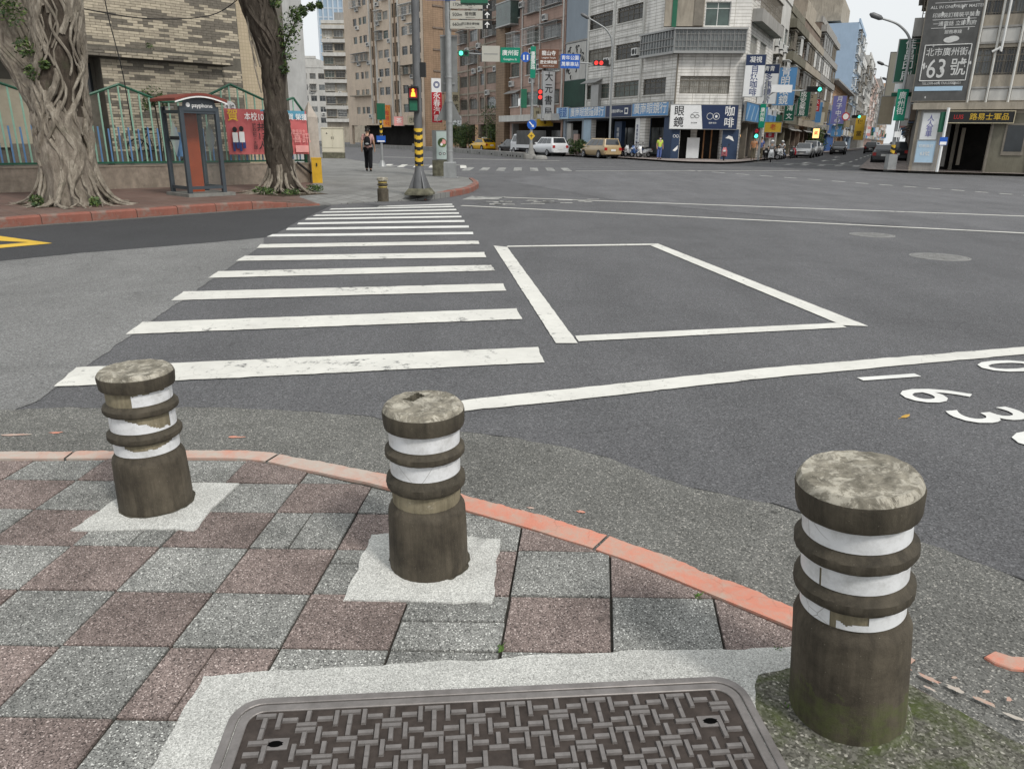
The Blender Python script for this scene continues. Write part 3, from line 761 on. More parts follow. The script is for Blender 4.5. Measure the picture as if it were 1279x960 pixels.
# ---------------------------------------------------------------- far side: pavement corner by the school, with red kerb stones
FK = smooth_line([(-17.3, -0.4), (-12.5, 7.0), (-10.6, 9.95), (-9.3, 11.95), (-8.74, 12.82), (-8.33, 13.49), (-7.59, 14.38), (-6.65, 15.67), (-5.57, 16.94), (-4.57, 17.93), (-3.4, 19.2), (-2.26, 20.0), (-1.65, 21.54), (-1.29, 23.27), (-1.21, 25.64), (-1.5, 28.0), (-2.7, 30.8), (-5.5, 37.2), (-9.0, 45.8), (-13, 56), (-26, 90), (-45, 140)], 5)
def fkz(p):  # the kerb dips to the road at the crossing
    x, y = p
    if -5.2 < x < -2.0 and 17 < y < 20.6:
        t = min(abs(x + 5.2), abs(x + 2.0)) / 0.7
        return 0.13 - 0.125 * min(1, t)
    return 0.13
inner = offset_line(FK, 0.9)
mb = MB()
for i in range(len(FK) - 1):
    a, b2 = FK[i], FK[i + 1]; c2, d = inner[i + 1], inner[i]
    mi = 1 if b2[1] > 18.0 else 0
    mb.quad((*a, fkz(a)), (*b2, fkz(b2)), (*c2, 0.13), (*d, 0.13), mi)
    mb.quad((a[0], a[1], -0.02), (b2[0], b2[1], -0.02), (*b2, fkz(b2)), (*a, fkz(a)), mi)
far_walk = mb.build('far_sidewalk', ['paving_red', 'paving_grey']); tag(far_walk, kind='structure')
i18 = next(i for i, p in enumerate(FK) if p[1] > 18.0)
sheet('school_sidewalk', inner[:i18] + [(-6.4, 24.6), (-30, 2)], 0.13, 'paving_red', kind='structure')
sheet('corner_sidewalk', inner[i18 - 1:] + [(-90, 140), (-40, 40), (-8.2, 24.0), (-6.4, 24.6)], 0.13, 'paving_grey', kind='structure')
far_kerb = bpy.data.objects.new('far_kerb', None); COL.objects.link(far_kerb); tag(far_kerb, kind='structure')
FKL = [(-12.5, 7.0), (-10.6, 9.95), (-9.3, 11.95), (-8.74, 12.82), (-8.33, 13.49), (-7.59, 14.38), (-6.65, 15.67), (-5.57, 16.94), (-4.57, 17.93)]
def kerb_stones(line, n, z1s, mat):
    pts = resample(smooth_line(line, 6), n + 1)
    for i in range(n):
        a, b2 = Vector(pts[i]), Vector(pts[i + 1]); d = b2 - a; L = d.length
        z0a, z0b = z1s(i / n), z1s((i + 1) / n)
        g_ = 0.008
        mb = MB()
        pr = [(-0.03, -0.03, 0), (-0.03, None, 0.02), (0.0, None, 0.0), (0.15, None, 0.0)]
        sec = lambda z: [(0.0 - 0.02, -0.03), (0.0 - 0.02, z - 0.03), (0.025, z), (0.16, z), (0.16, -0.03)]
        sa, sb = sec(z0a), sec(z0b)
        for (y, z) in sa: mb.v.append((g_, y, z))
        for (y, z) in sb: mb.v.append((L - g_, y, z))
        for k in range(4): mb.f.append((k, k + 5, k + 6, k + 1)); mb.m.append(0)
        mb.f.append((0, 1, 2, 3, 4)); mb.f.append((9, 8, 7, 6, 5)); mb.m += [0, 0]
        mb.build('kerb_stone', mat, far_kerb, (a.x, a.y, random.uniform(-0.004, 0.004)), (0, 0, math.atan2(d.y, d.x)), fixn=True)
kerb_stones(FKL, 16, lambda t: 0.155 if t < 0.9 else 0.155 - (t - 0.9) * 1.2, 'kerb_paint_far')
kerb_stones([(-2.35, 19.9), (-1.95, 20.7), (-1.65, 21.54), (-1.42, 22.4), (-1.29, 23.27), (-1.23, 24.4), (-1.21, 25.64), (-1.5, 28.0)], 11, lambda t: min(0.155, 0.04 + t * 1.0), 'kerb_paint_far')
# pale gutter line along the far kerb
gl = offset_line(smooth_line(FKL, 6), -0.03); gl2 = offset_line(smooth_line(FKL, 6), -0.2)
strip('far_gutter', gl, gl2, -0.007, 'gutter_concrete', None, 'structure')
# other pavements across the junction
sheet('white_corner_sidewalk', [(-30, 150), (3.2, 76), (4.4, 73.2), (9.3, 64.4), (11.4, 57), (12.6, 55.4), (14.7, 54.8), (16.6, 57.2), (18.4, 60.5), (40, 104), (80, 180), (60, 200), (-10, 200)], 0.12, 'paving_pale', kind='structure')
sheet('right_corner_sidewalk', [(20.6, 46.5), (20.3, 44.6), (21.0, 43.2), (22.3, 42.0), (60, 23), (70, 40), (90, 190), (84, 180)], 0.12, 'paving_pale', kind='structure')
# ================================================================ NEAR THINGS: bollards and access cover
def weathered(name, dark, mid, pale, k=0.55, moss=0.0, scale=7.0):
    m, nt, b = nodes_of(name, 0.78, 0.3)
    v = coords(nt)
    c = ramp(nt, noise_tex(nt, v, scale, 8, 0.72, 0.4), [(0.3, dark), (0.62, mid)])
    c = mixc(nt, ramp(nt, noise_tex(nt, v, 13, 9, 0.8, 0.6), [(k, 0.0), (k + 0.05, 0.9)]), c, pale)
    dr = noise_tex(nt, coords(nt, 'Object', (9, 9, 0.9)), 2.2, 6, 0.75)
    c = mixc(nt, 1.0, c, ramp(nt, dr, [(0.3, 0.5), (0.6, 1.1)]), 'MULTIPLY')
    scr = noise_tex(nt, coords(nt, 'Object', (3, 3, 34)), 5.0, 3, 0.6, 1.5)
    c = mixc(nt, ramp(nt, scr, [(0.73, 0.0), (0.76, 0.5)]), c, pale)
    sc = N(nt, 'ShaderNodeTexVoronoi', Scale=60); nt.links.new(v, sc.inputs['Vector'])
    c = mixc(nt, ramp(nt, sc.outputs['Distance'], [(0.04, 0.7), (0.07, 0.0)]), c, pale)
    if moss:
        gz = nt.nodes.new('ShaderNodeSeparateXYZ'); nt.links.new(v, gz.inputs[0])
        ml = nt.nodes.new('ShaderNodeMath'); ml.operation = 'MULTIPLY_ADD'
        nt.links.new(noise_tex(nt, v, 12, 6, 0.7), ml.inputs[0]); ml.inputs[1].default_value = -0.3; nt.links.new(gz.outputs[2], ml.inputs[2])
        mk = mixc(nt, 1.0, ramp(nt, ml.outputs[0], [(-0.2, moss), (-0.07, 0.0)]), ramp(nt, noise_tex(nt, v, 16, 6, 0.75), [(0.42, 0.1), (0.62, 1.3)]), 'MULTIPLY')
        c = mixc(nt, mk, c, (0.085, 0.105, 0.03))
    nt.links.new(c, b.inputs['Base Color'])
    bump(nt, b, noise_tex(nt, v, 45, 7, 0.8), 0.5, 0.006)
weathered('bollard_shaft', (0.04, 0.033, 0.024), (0.095, 0.08, 0.058), (0.3, 0.27, 0.22), 0.7)
weathered('bollard_shaft_mossy', (0.04, 0.033, 0.024), (0.095, 0.08, 0.058), (0.3, 0.27, 0.22), 0.7, 0.42)
weathered('bollard_ring', (0.034, 0.029, 0.021), (0.08, 0.068, 0.049), (0.27, 0.24, 0.19), 0.66)
weathered('bollard_top', (0.1, 0.09, 0.068), (0.3, 0.275, 0.22), (0.44, 0.41, 0.34), 0.5, scale=22)
weathered('bollard_glue', (0.16, 0.135, 0.085), (0.27, 0.235, 0.16), (0.42, 0.39, 0.31), 0.6)
m, nt, b = nodes_of('reflective_white', 0.4, 0.5)
v = coords(nt)
c = ramp(nt, noise_tex(nt, v, 9, 8, 0.75), [(0.3, (0.42, 0.42, 0.41)), (0.55, (0.7, 0.71, 0.72))])
vc = N(nt, 'ShaderNodeTexVoronoi', Scale=9.0, feature='DISTANCE_TO_EDGE'); nt.links.new(v, vc.inputs['Vector'])
c = mixc(nt, mixc(nt, 1.0, ramp(nt, vc.outputs['Distance'], [(0.0, 0.8), (0.012, 0.0)]), ramp(nt, noise_tex(nt, v, 5, 3), [(0.52, 0.0), (0.6, 1.0)]), 'MULTIPLY'), c, (0.2, 0.19, 0.17))
nt.links.new(c, b.inputs['Base Color'])

plain('dirt', (0.075, 0.068, 0.052), 0.95, 0.1, var=0.5, scale=30)  # dark soil tone; at the bollard feet it also paints contact shade
def bollard(name, label, x, y, zs_, rad, tears, rot=(0, 0, 0), flange=False, shaft='bollard_shaft', seed=0, cut=None):
    """zs_: heights of shoulder, then foot and top of each band and ring up to the cap and its top"""
    t = thing(name, label, 'bollard', (x, y, 0.002), 0, 'concrete bollards along the kerb', rot=rot)
    R = rad; sh, b3, r2, b2, r1, b1, cz, h = zs_
    random.seed(seed)
    nk = 0.84
    mb = MB()
    mb.lathe([(R * 1.0, -0.01), (R * 1.005, sh * 0.15), (R * 0.99, sh * 0.6), (R * 0.975, sh - 0.012), (R * 0.955, sh), (R * 0.9, sh + (b3 - sh) * 0.5), (R * nk, b3), (R * nk, cz + 0.01)], 64, jit=0.0013, cap1=False)
    mb.build('shaft', shaft, t, smooth=True)
    b2 = r2 + (b2 - r2) * 0.86; b1 = r1 + (b1 - r1) * 0.86
    zs = [(b3 + 0.003, r2), (b2 + 0.002, r1), (b1 + 0.002, cz)]
    for (z0, z1) in ((r2, b2), (r1, b1)):
        q = z1 - z0; mb = MB()
        mb.lathe([(R * nk, z0 - 0.003), (R * 0.93, z0 - 0.001), (R * 0.972, z0 + q * 0.08), (R * 0.985, z0 + q * 0.2), (R * 0.982, z0 + q * 0.58), (R * 0.945, z0 + q * 0.68), (R * 0.88, z0 + q * 0.9), (R * nk, z0 + q * 1.0)], 64, jit=0.0015, cap1=False)
        mb.build('ring', 'bollard_ring', t, smooth=True)
    zz = cz; ch_ = h - cz
    # cap with a chamfered, chipped top
    cz, ch = zz, ch_
    rr = random.Random(seed + 3)
    seg = 60
    mb = MB()
    prof = [(R * 0.83, cz), (R * 0.965, cz + 0.003), (R * 0.985, cz + 0.014), (R * 1.0, cz + ch * 0.68), (R * 0.985, cz + ch * 0.78)]
    mb.lathe(prof, seg, jit=0.001, cap1=False)
    cap = mb.build('cap', 'bollard_ring', t, smooth=True)
    mb = MB()
    def topz(r, a):
        n_ = noise.noise((r * 30 * math.cos(a) + seed, r * 30 * math.sin(a), 0.3)) * 0.004 + noise.noise((r * 90 * math.cos(a) + seed, r * 90 * math.sin(a), 1.3)) * 0.002
        z = cz + ch + n_
        if cut:
            px, py = r * math.cos(a) - cut[0], r * math.sin(a) - cut[1]
            if abs(px) < cut[2] and abs(py) < cut[3]: z -= 0.03
        return z
    radii = [R * 0.985, R * 0.96, R * 0.9] + [R * 0.9 * (1 - k / 14) for k in range(1, 14)]
    for q, r in enumerate(radii):
        for i in range(seg):
            a = 2 * PI * i / seg
            chip = 1 - 0.02 * max(0, noise.noise((math.cos(a) * 4 + seed, math.sin(a) * 4, 2)))
            z = cz + ch * 0.775 if q == 0 else (cz + ch * 0.88 if q == 1 else topz(r, a))
            mb.v.append((r * chip * math.cos(a), r * chip * math.sin(a), z))
    for q in range(len(radii) - 1):
        for i in range(seg):
            j = (i + 1) % seg
            mb.f.append((q * seg + i, q * seg + j, (q + 1) * seg + j, (q + 1) * seg + i)); mb.m.append(1 if min(mb.v[w][2] for w in mb.f[-1]) < cz + ch - 0.016 and q > 2 else 0)
    mb.f.append(tuple((len(radii) - 1) * seg + i for i in range(seg))); mb.m.append(0)
    mb.build('cap_top', ['bollard_top', 'dirt'], cap, smooth=True)
    # bands of white reflective sheet, torn where the photograph shows the glue
    for k, (z0, z1) in enumerate(zs):
        mb = MB(); mb.lathe([(R * 0.845, z0 - 0.003), (R * 0.85, z0), (R * 0.85, z1), (R * 0.845, z1 + 0.002)], 48, cap1=False)
        mb.build('glue_band', 'bollard_glue', t, smooth=True)
        tear = tears[2 - k]
        nt_, nz = 150, 14
        mb = MB(); idx = {}
        rb = R * 0.85 + 0.0022
        def vtx(i, j):
            i %= nt_
            if (i, j) not in idx:
                a = 2 * PI * i / nt_
                idx[(i, j)] = len(mb.v)
                mb.v.append((rb * math.cos(a), rb * math.sin(a), z0 + (z1 - z0) * j / nz))
            return idx[(i, j)]
        for i in range(nt_):
            a = math.degrees(2 * PI * (i + 0.5) / nt_)
            a = (a + 180) % 360 - 180 + 90                # 0 faces the viewer, positive to the right
            if a > 180: a -= 360
            for j in range(nz):
                u = (j + 0.5) / nz
                w = noise.noise((a * 0.06, u * 2.5, seed + k)) * 0.5
                if tear(a, u + w * 0.5, w): continue
                mb.f.append((vtx(i, j), vtx(i + 1, j), vtx(i + 1, j + 1), vtx(i, j + 1))); mb.m.append(0)
        if mb.f: mb.build('reflective_band', 'reflective_white', t, smooth=True)
    mb = MB()                                         # ring of dirt and painted contact shade where the foot meets the mortar
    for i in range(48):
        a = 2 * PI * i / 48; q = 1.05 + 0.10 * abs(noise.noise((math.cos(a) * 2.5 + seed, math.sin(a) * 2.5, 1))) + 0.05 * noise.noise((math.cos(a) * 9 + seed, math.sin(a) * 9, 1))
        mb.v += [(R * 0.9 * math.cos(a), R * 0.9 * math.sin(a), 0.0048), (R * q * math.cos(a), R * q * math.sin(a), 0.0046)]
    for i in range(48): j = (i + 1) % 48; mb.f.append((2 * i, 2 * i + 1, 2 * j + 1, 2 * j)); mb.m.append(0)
    mb.build('dirt_shade_ring', 'dirt', t)
    if flange:
        mb = MB(); mb.lathe([(R * 1.14, -0.01), (R * 1.13, 0.006), (R * 1.08, 0.016), (R * 0.96, 0.02)], 48, jit=0.004, cap1=False)
        mb.build('collar', 'mossy_concrete', t, smooth=True)
    return t
full = lambda a, u, w: False
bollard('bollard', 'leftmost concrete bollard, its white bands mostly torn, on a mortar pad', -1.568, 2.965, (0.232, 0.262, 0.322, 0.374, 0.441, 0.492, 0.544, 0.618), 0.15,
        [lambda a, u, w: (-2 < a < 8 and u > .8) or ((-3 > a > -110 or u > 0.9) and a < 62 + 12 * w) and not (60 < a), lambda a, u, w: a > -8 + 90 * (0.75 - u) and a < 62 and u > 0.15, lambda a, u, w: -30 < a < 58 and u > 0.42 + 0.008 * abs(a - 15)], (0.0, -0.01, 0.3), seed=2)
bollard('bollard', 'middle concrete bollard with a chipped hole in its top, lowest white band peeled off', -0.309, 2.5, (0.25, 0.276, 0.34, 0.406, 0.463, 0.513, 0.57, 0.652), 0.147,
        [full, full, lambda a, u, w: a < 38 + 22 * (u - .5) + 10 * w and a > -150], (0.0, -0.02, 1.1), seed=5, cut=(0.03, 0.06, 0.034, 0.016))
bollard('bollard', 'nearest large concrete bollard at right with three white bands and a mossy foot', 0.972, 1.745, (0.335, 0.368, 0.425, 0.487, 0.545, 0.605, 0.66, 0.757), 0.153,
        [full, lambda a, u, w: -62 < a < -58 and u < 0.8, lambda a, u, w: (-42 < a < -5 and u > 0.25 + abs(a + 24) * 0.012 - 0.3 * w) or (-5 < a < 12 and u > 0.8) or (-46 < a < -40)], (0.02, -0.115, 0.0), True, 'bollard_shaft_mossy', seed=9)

# ---------------------------------------------------------------- rectangular access cover with basket tread
m, nt, b = nodes_of('cast_iron', 0.5, 0.5, 0.45)
v = coords(nt)
c = ramp(nt, noise_tex(nt, v, 12, 8, 0.75), [(0.3, (0.15, 0.138, 0.13)), (0.7, (0.27, 0.25, 0.24))])
nt.links.new(c, b.inputs['Base Color']); bump(nt, b, noise_tex(nt, v, 120, 5, 0.7), 0.35, 0.002)
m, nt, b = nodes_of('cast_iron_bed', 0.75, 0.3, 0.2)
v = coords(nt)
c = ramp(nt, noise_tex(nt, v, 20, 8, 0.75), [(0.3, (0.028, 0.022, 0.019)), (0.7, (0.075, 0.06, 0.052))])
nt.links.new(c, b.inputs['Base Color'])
plain('void_black', (0.004, 0.004, 0.004), 0.9, 0.0)
cov = thing('access_cover', 'rectangular cast iron access cover with raised basket tread set in the pavement', 'access cover', (0.0, 1.339, 0.0), math.radians(5.0))
def rrect(w, h, r, n=7):
    out = []
    for (cx, cy, a0) in ((w - r, h - r, 0), (-w + r, h - r, 90), (-w + r, -h + r, 180), (w - r, -h + r, 270)):
        for k in range(n + 1):
            a = math.radians(a0 + 90 * k / n); out.append((cx + r * math.cos(a), cy + r * math.sin(a)))
    return out
def ringmesh(o, i, z0, z1, bev=0.002):
    mb = MB(); n = len(o)
    for p in o: mb.v.append((*p, z0))
    for p in o: mb.v.append((*p, z1 - bev))
    for p, q in zip(o, i): mb.v.append((p[0] + (q[0] - p[0]) * 0.08, p[1] + (q[1] - p[1]) * 0.08, z1))
    for p, q in zip(o, i): mb.v.append((p[0] + (q[0] - p[0]) * 0.92, p[1] + (q[1] - p[1]) * 0.92, z1))
    for p in i: mb.v.append((*p, z1 - bev))
    for p in i: mb.v.append((*p, z0))
    for r in range(5):
        for k in range(n):
            j = (k + 1) % n; mb.f.append((r * n + k, r * n + j, (r + 1) * n + j, (r + 1) * n + k)); mb.m.append(0)
    return mb
ringmesh(rrect(0.742, 0.47, 0.085), rrect(0.718, 0.446, 0.065), -0.01, 0.0135).build('frame', 'cast_iron', cov)
ringmesh(rrect(0.714, 0.442, 0.062), rrect(0.688, 0.416, 0.045), -0.01, 0.0125).build('cover_rim', 'cast_iron', cov)
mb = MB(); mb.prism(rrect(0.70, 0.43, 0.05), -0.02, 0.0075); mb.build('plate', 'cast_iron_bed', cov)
# T-shaped tread bars, one mesh shared by all
w_, l_, zt = 0.0078, 0.0285, 0.0145
mb = MB()
for (x0, x1, y0, y1) in ((-l_, l_, 0.012, 0.012 + 2 * w_), (-w_, w_, -0.033, 0.012)):
    n0 = len(mb.v)
    e = 0.002
    mb.v += [(x0, y0, 0.004), (x1, y0, 0.004), (x1, y1, 0.004), (x0, y1, 0.004), (x0 + e, y0 + e, zt), (x1 - e, y0 + e, zt), (x1 - e, y1 - e, zt), (x0 + e, y1 - e, zt)]
    for q in ((4, 5, 6, 7), (0, 1, 5, 4), (1, 2, 6, 5), (2, 3, 7, 6), (3, 0, 4, 7)):
        mb.f.append(tuple(n0 + i for i in q)); mb.m.append(0)
tread = mb.mesh('tread_bar', 'cast_iron')
pitch = 0.0582
nx, ny = 23, 14
for i in range(nx):
    for j in range(ny):
        x, y = (i - (nx - 1) / 2) * pitch, (j - (ny - 1) / 2) * pitch
        if math.hypot(x + 0.02, y + 0.02) < 0.225: continue
        if abs(abs(x) - 0.59) < 0.04 and abs(abs(y) - 0.295) < 0.04: continue
        k = (i + 2 * (j % 2) + (j // 2)) % 4
        put('tread_bar', tread, cov, (x, y, 0.0), (0, 0, PI / 2 * k))
for sx in (-1, 1):
    for sy in (-1, 1):
        mb = MB(); mb.box(-0.034, 0.034, -0.02, 0.02, 0.004, 0.0105); o = mb.build('lift_boss', 'cast_iron', cov, (sx * 0.595, sy * 0.295, 0))
        mb = MB(); mb.prism([(0.018 * math.cos(a) * (1.25 if i % 2 else 1), 0.011 * math.sin(a)) for i, a in enumerate([2 * PI * k / 16 for k in range(16)])], 0.0108, 0.0111); mb.build('lift_hole', 'void_black', o)
mb = MB(); mb.lathe([(0.2, 0.004), (0.2, 0.0125), (0.196, 0.0135), (0.184, 0.0135), (0.18, 0.0125), (0.18, 0.005)], 56, cap1=False, c=(-0.02, -0.02, 0)); em = mb.build('emblem_ring', 'cast_iron', cov)
mb = MB()
for k in range(-6, 7):
    yy = k * 0.026; hw = math.sqrt(max(0, 0.172 ** 2 - yy * yy))
    if k > 2: mb.box(-0.02 + 0.03, -0.02 + hw, -0.02 + yy - 0.007, -0.02 + yy + 0.007, 0.004, 0.0125); mb.box(-0.02 - hw, -0.02 - 0.03, -0.02 + yy - 0.007, -0.02 + yy + 0.007, 0.004, 0.0125)
    else: mb.box(-0.02 - hw, -0.02 + hw, -0.02 + yy - 0.008, -0.02 + yy + 0.008, 0.004, 0.0125)
mb.build('emblem_bars', 'cast_iron', em)
mb = MB(); mb.prism([(-0.02 + 0.17 * math.cos(2 * PI * k / 24) * 0.55, 0.06 + 0.12 * math.sin(2 * PI * k / 24) * 0.75) for k in range(24)], 0.004, 0.0128); mb.build('emblem_disc', 'cast_iron', em)
# ================================================================ SCHOOL SIDE (left): building, wall, fence, trees, booth
plain('mortar_wall', (0.13, 0.12, 0.1), 0.9, 0.2, var=0.2, scale=5)
plain('brick_dark', (0.165, 0.148, 0.122), 0.8, 0.25, var=0.22, scale=9)
plain('brick_pale', (0.47, 0.415, 0.32), 0.8, 0.25, var=0.16, scale=9)
plain('brick_pale2', (0.38, 0.335, 0.26), 0.8, 0.25, var=0.16, scale=9)
plain('stucco_grey', (0.42, 0.42, 0.41), 0.85, 0.2, var=0.1, scale=2, grime=0.4)
plain('rough_plaster', (0.31, 0.26, 0.21), 0.92, 0.1, var=0.25, scale=6, grime=0.5, bmp=0.6)
plain('fence_mint', (0.3, 0.52, 0.4), 0.5, 0.4, var=0.14, scale=6)
plain('fence_green', (0.022, 0.105, 0.062), 0.45, 0.4, var=0.2, scale=6)
plain('fence_blue', (0.14, 0.29, 0.52), 0.5, 0.4, var=0.14, scale=6)
plain('pillar_stone', (0.42, 0.37, 0.32), 0.9, 0.15, var=0.15, scale=5, grime=0.3, bmp=0.4)
plain('yellow_paint', (0.62, 0.36, 0.02), 0.45, 0.45, var=0.15, scale=5, grime=0.25)
plain('black_rubber', (0.018, 0.018, 0.018), 0.7, 0.3)
plain('teal_dark', (0.01, 0.045, 0.05), 0.6)
plain('glass_dark', (0.02, 0.024, 0.027), 0.08, 0.6, var=0.4, scale=0.8)
plain('cream_board', (0.38, 0.34, 0.26), 0.7, var=0.12)
SB, SA = 45.6, (-12.5, 18.57)
SR = bearing(SB)
def on_plane(u, back, z=0.0, base=SA, b=SB):
    r = math.radians(b)
    return (base[0] + math.sin(r) * u - math.cos(r) * back, base[1] + math.cos(r) * u + math.sin(r) * back, z)
# ---- building
sch = thing('school_building', 'school building clad in mixed dark and pale tile bricks behind the green fence', 'building', on_plane(0, 3.0, 0.13), SR)
def part(name, mat, parent, *boxes, fix=False):
    mb = MB()
    for bx in boxes: mb.box(*bx)
    return mb.build(name, mat, parent)
wall_main = part('wall', 'mortar_wall', sch, (-3, 7.9, 0, 6, 0, 11))
wall_block = part('lower_wall', 'mortar_wall', sch, (3.45, 6.98, -0.6, -0.004, 0, 3.44))
ledge = part('ledge', 'mortar_wall', sch, (-3, 7.25, -0.85, -0.003, 3.444, 3.72))
BW, BH = 0.29, 0.0735
pool = {}
def brick_mesh(mat, w, d=0.014):
    k = (mat, round(w, 3))
    if k not in pool:
        mb = MB(); e = 0.004
        n0 = 0
        mb.v += [(0, 0, 0), (w, 0, 0), (w, 0, BH - 0.009), (0, 0, BH - 0.009), (e, -d, e), (w - e, -d, e), (w - e, -d, BH - 0.009 - e), (e, -d, BH - 0.009 - e)]
        for q in ((4, 5, 6, 7), (0, 1, 5, 4), (1, 2, 6, 5), (2, 3, 7, 6), (3, 0, 4, 7)): mb.f.append(q); mb.m.append(0)
        pool[k] = mb.mesh('brick', mat)
    return pool[k]
rb_ = random.Random(21)
def brick_tone(u, z):
    n_ = noise.noise((u * 1.1, z * 5.0, 4.2)) + 0.7 * noise.noise((u * 2.6, z * 11, 1.7))
    if n_ > 0.13 + rb_.uniform(-0.1, 0.1): return 'brick_dark'
    return 'brick_pale' if rb_.random() < 0.55 else 'brick_pale2'
def brick_field(parent, u0, u1, z0, z1, y, single, fade=0.0):
    """courses of tile bricks; the first ones become parts of their own, the rest one joined part"""
    st = {'brick_dark': MB(), 'brick_pale': MB(), 'brick_pale2': MB()}
    row = 0; z = z0
    while z + BH <= z1 + 0.001:
        u = u0 - (BW / 2 if row % 2 else 0)
        while u < u1 - 0.02:
            a, b2 = max(u, u0), min(u + BW - 0.009, u1)
            if b2 - a > 0.03:
                t = brick_tone(u, z)
                if single > 0 and 2.2 < a:
                    put('brick', brick_mesh(t, b2 - a), parent, (a, y, z)); single -= 1
                else:
                    mb = st[t]; n0 = len(mb.v); d = 0.012; h = BH - 0.009
                    mb.v += [(a, y, z), (b2, y, z), (b2, y, z + h), (a, y, z + h), (a, y - d, z), (b2, y - d, z), (b2, y - d, z + h), (a, y - d, z + h)]
                    for q in ((4, 5, 6, 7), (0, 1, 5, 4), (1, 2, 6, 5), (2, 3, 7, 6), (3, 0, 4, 7)): mb.f.append(tuple(n0 + i for i in q)); mb.m.append(0)
            u += BW
        z += BH; row += 1
    al = MB()
    for k, t in enumerate(st):
        n0 = len(al.v); al.v += st[t].v
        for f in st[t].f: al.f.append(tuple(i + n0 for i in f)); al.m.append(k)
    if al.f: tag(al.build('brickwork', list(st), parent), kind='stuff')
brick_field(wall_block, 3.46, 6.97, 0.9, 3.42, -0.602, 260)
brick_field(ledge, -3, 7.24, 3.452, 3.70, -0.852, 30)
brick_field(wall_main, -3, 7.89, 3.74, 7.6, -0.002, 0)
brick_field(wall_main, 6.99, 7.89, 0.8, 3.42, -0.002, 0)
# recess at the left: dark doorway, board and window
part('recess_window', 'glass_dark', sch, (2.5, 3.35, -0.03, -0.004, 2.5, 3.3))
part('board', 'cream_board', sch, (0.2, 2.35, -0.06, -0.004, 1.0, 2.75))
part('door_frame', 'teal_dark', sch, (-0.9, 0.15, -0.08, -0.004, 0, 3.2))
part('panel_wall', 'brick_dark', sch, (1.0, 3.3, -0.1, -0.061, 0.0, 1.1))
# beige tiled annex set back, with its grey corner column
m, nt, b = nodes_of('tile_beige', 0.7, 0.3)
def wall_tiles(nt, b, c1, c2, mortar, scale, bw, rh, dirt=0.35, msize=0.012, use='XZ'):
    tc = nt.nodes.new('ShaderNodeTexCoord'); sx = nt.nodes.new('ShaderNodeSeparateXYZ'); cb = nt.nodes.new('ShaderNodeCombineXYZ')
    nt.links.new(tc.outputs['Object'], sx.inputs[0])
    ad = nt.nodes.new('ShaderNodeMath'); ad.operation = 'ADD'; nt.links.new(sx.outputs[0], ad.inputs[0]); nt.links.new(sx.outputs[1], ad.inputs[1])
    nt.links.new(ad.outputs[0], cb.inputs[0]); nt.links.new(sx.outputs[2], cb.inputs[1])
    br = N(nt, 'ShaderNodeTexBrick', Scale=scale)
    br.offset = 0.0
    br.inputs['Color1'].default_value = (*c1, 1); br.inputs['Color2'].default_value = (*c2, 1); br.inputs['Mortar'].default_value = (*mortar, 1)
    br.inputs['Mortar Size'].default_value = msize; br.inputs['Brick Width'].default_value = bw; br.inputs['Row Height'].default_value = rh
    nt.links.new(cb.outputs[0], br.inputs['Vector'])
    mp = nt.nodes.new('ShaderNodeMapping'); mp.inputs['Scale'].default_value = (1.6, 1.6, 0.22); nt.links.new(tc.outputs['Object'], mp.inputs[0])
    s = noise_tex(nt, mp.outputs[0], 1.3, 8, 0.74)
    c = mixc(nt, 1.0, br.outputs['Color'], ramp(nt, s, [(0.3, 1.08), (0.52, 1.0), (0.75, 1 - dirt)]), 'MULTIPLY')
    s2 = noise_tex(nt, tc.outputs['Object'], 0.5, 6, 0.7)
    c = mixc(nt, 1.0, c, ramp(nt, s2, [(0.3, 1 - dirt * 0.5), (0.6, 1.05)]), 'MULTIPLY')
    nt.links.new(c, b.inputs['Base Color'])
wall_tiles(nt, b, (0.43, 0.36, 0.25), (0.47, 0.39, 0.28), (0.37, 0.31, 0.22), 1.0, 0.11, 0.11, 0.15)
part('annex_wall', 'tile_beige', sch, (7.2, 10.4, 1.5, 7, 0, 12))
part('corner_column', 'stucco_grey', sch, (10.0, 10.75, 0.9, 1.497, 0, 12), (10.403, 10.75, 1.5, 7, 0, 12))
# weeds on the ledge
def leaf_cloud(name, mat, parent, pts, n, size, spread, seed=0, up=0.3, kind=None, mats=None):
    """many small leaf faces scattered round the given (x, y, z, radius) centres"""
    rr = random.Random(seed)
    mb = MB()
    for k in range(n):
        c = rr.choice(pts)
        while True:
            d = Vector((rr.uniform(-1, 1), rr.uniform(-1, 1), rr.uniform(-1, 1)))
            if 0.02 < d.length < 1: break
        d = d * c[3]
        p = Vector(c[:3]) + Vector((d.x * spread[0], d.y * spread[1], d.z * spread[2]))
        a = Vector((rr.gauss(0, 1), rr.gauss(0, 1), rr.gauss(0, 0.6) + up)).normalized()
        b2 = a.cross(Vector((rr.gauss(0, 1), rr.gauss(0, 1), rr.gauss(0, 1)))).normalized()
        L = size * rr.uniform(0.6, 1.35); w = L * rr.uniform(0.3, 0.5)
        mb.quad(p - a * L * 0.5, p + b2 * w * 0.5, p + a * L * 0.5, p - b2 * w * 0.5, k % 3 if mats else 0)
    o = mb.build(name, mats or mat, parent)
    if kind: tag(o, kind=kind)
    return o
def leafmat(name, col):
    m, nt, b = nodes_of(name, 0.55, 0.35)
    oi = noise_tex(nt, coords(nt), 7, 3)
    nt.links.new(ramp(nt, oi, [(0.25, [x * 0.55 for x in col]), (0.55, col), (0.8, [x * 1.5 for x in col])]), b.inputs['Base Color'])
    try:
        b.inputs['Transmission Weight'].default_value = 0.0
        b.inputs['Subsurface Weight'].default_value = 0.0
    except Exception: pass
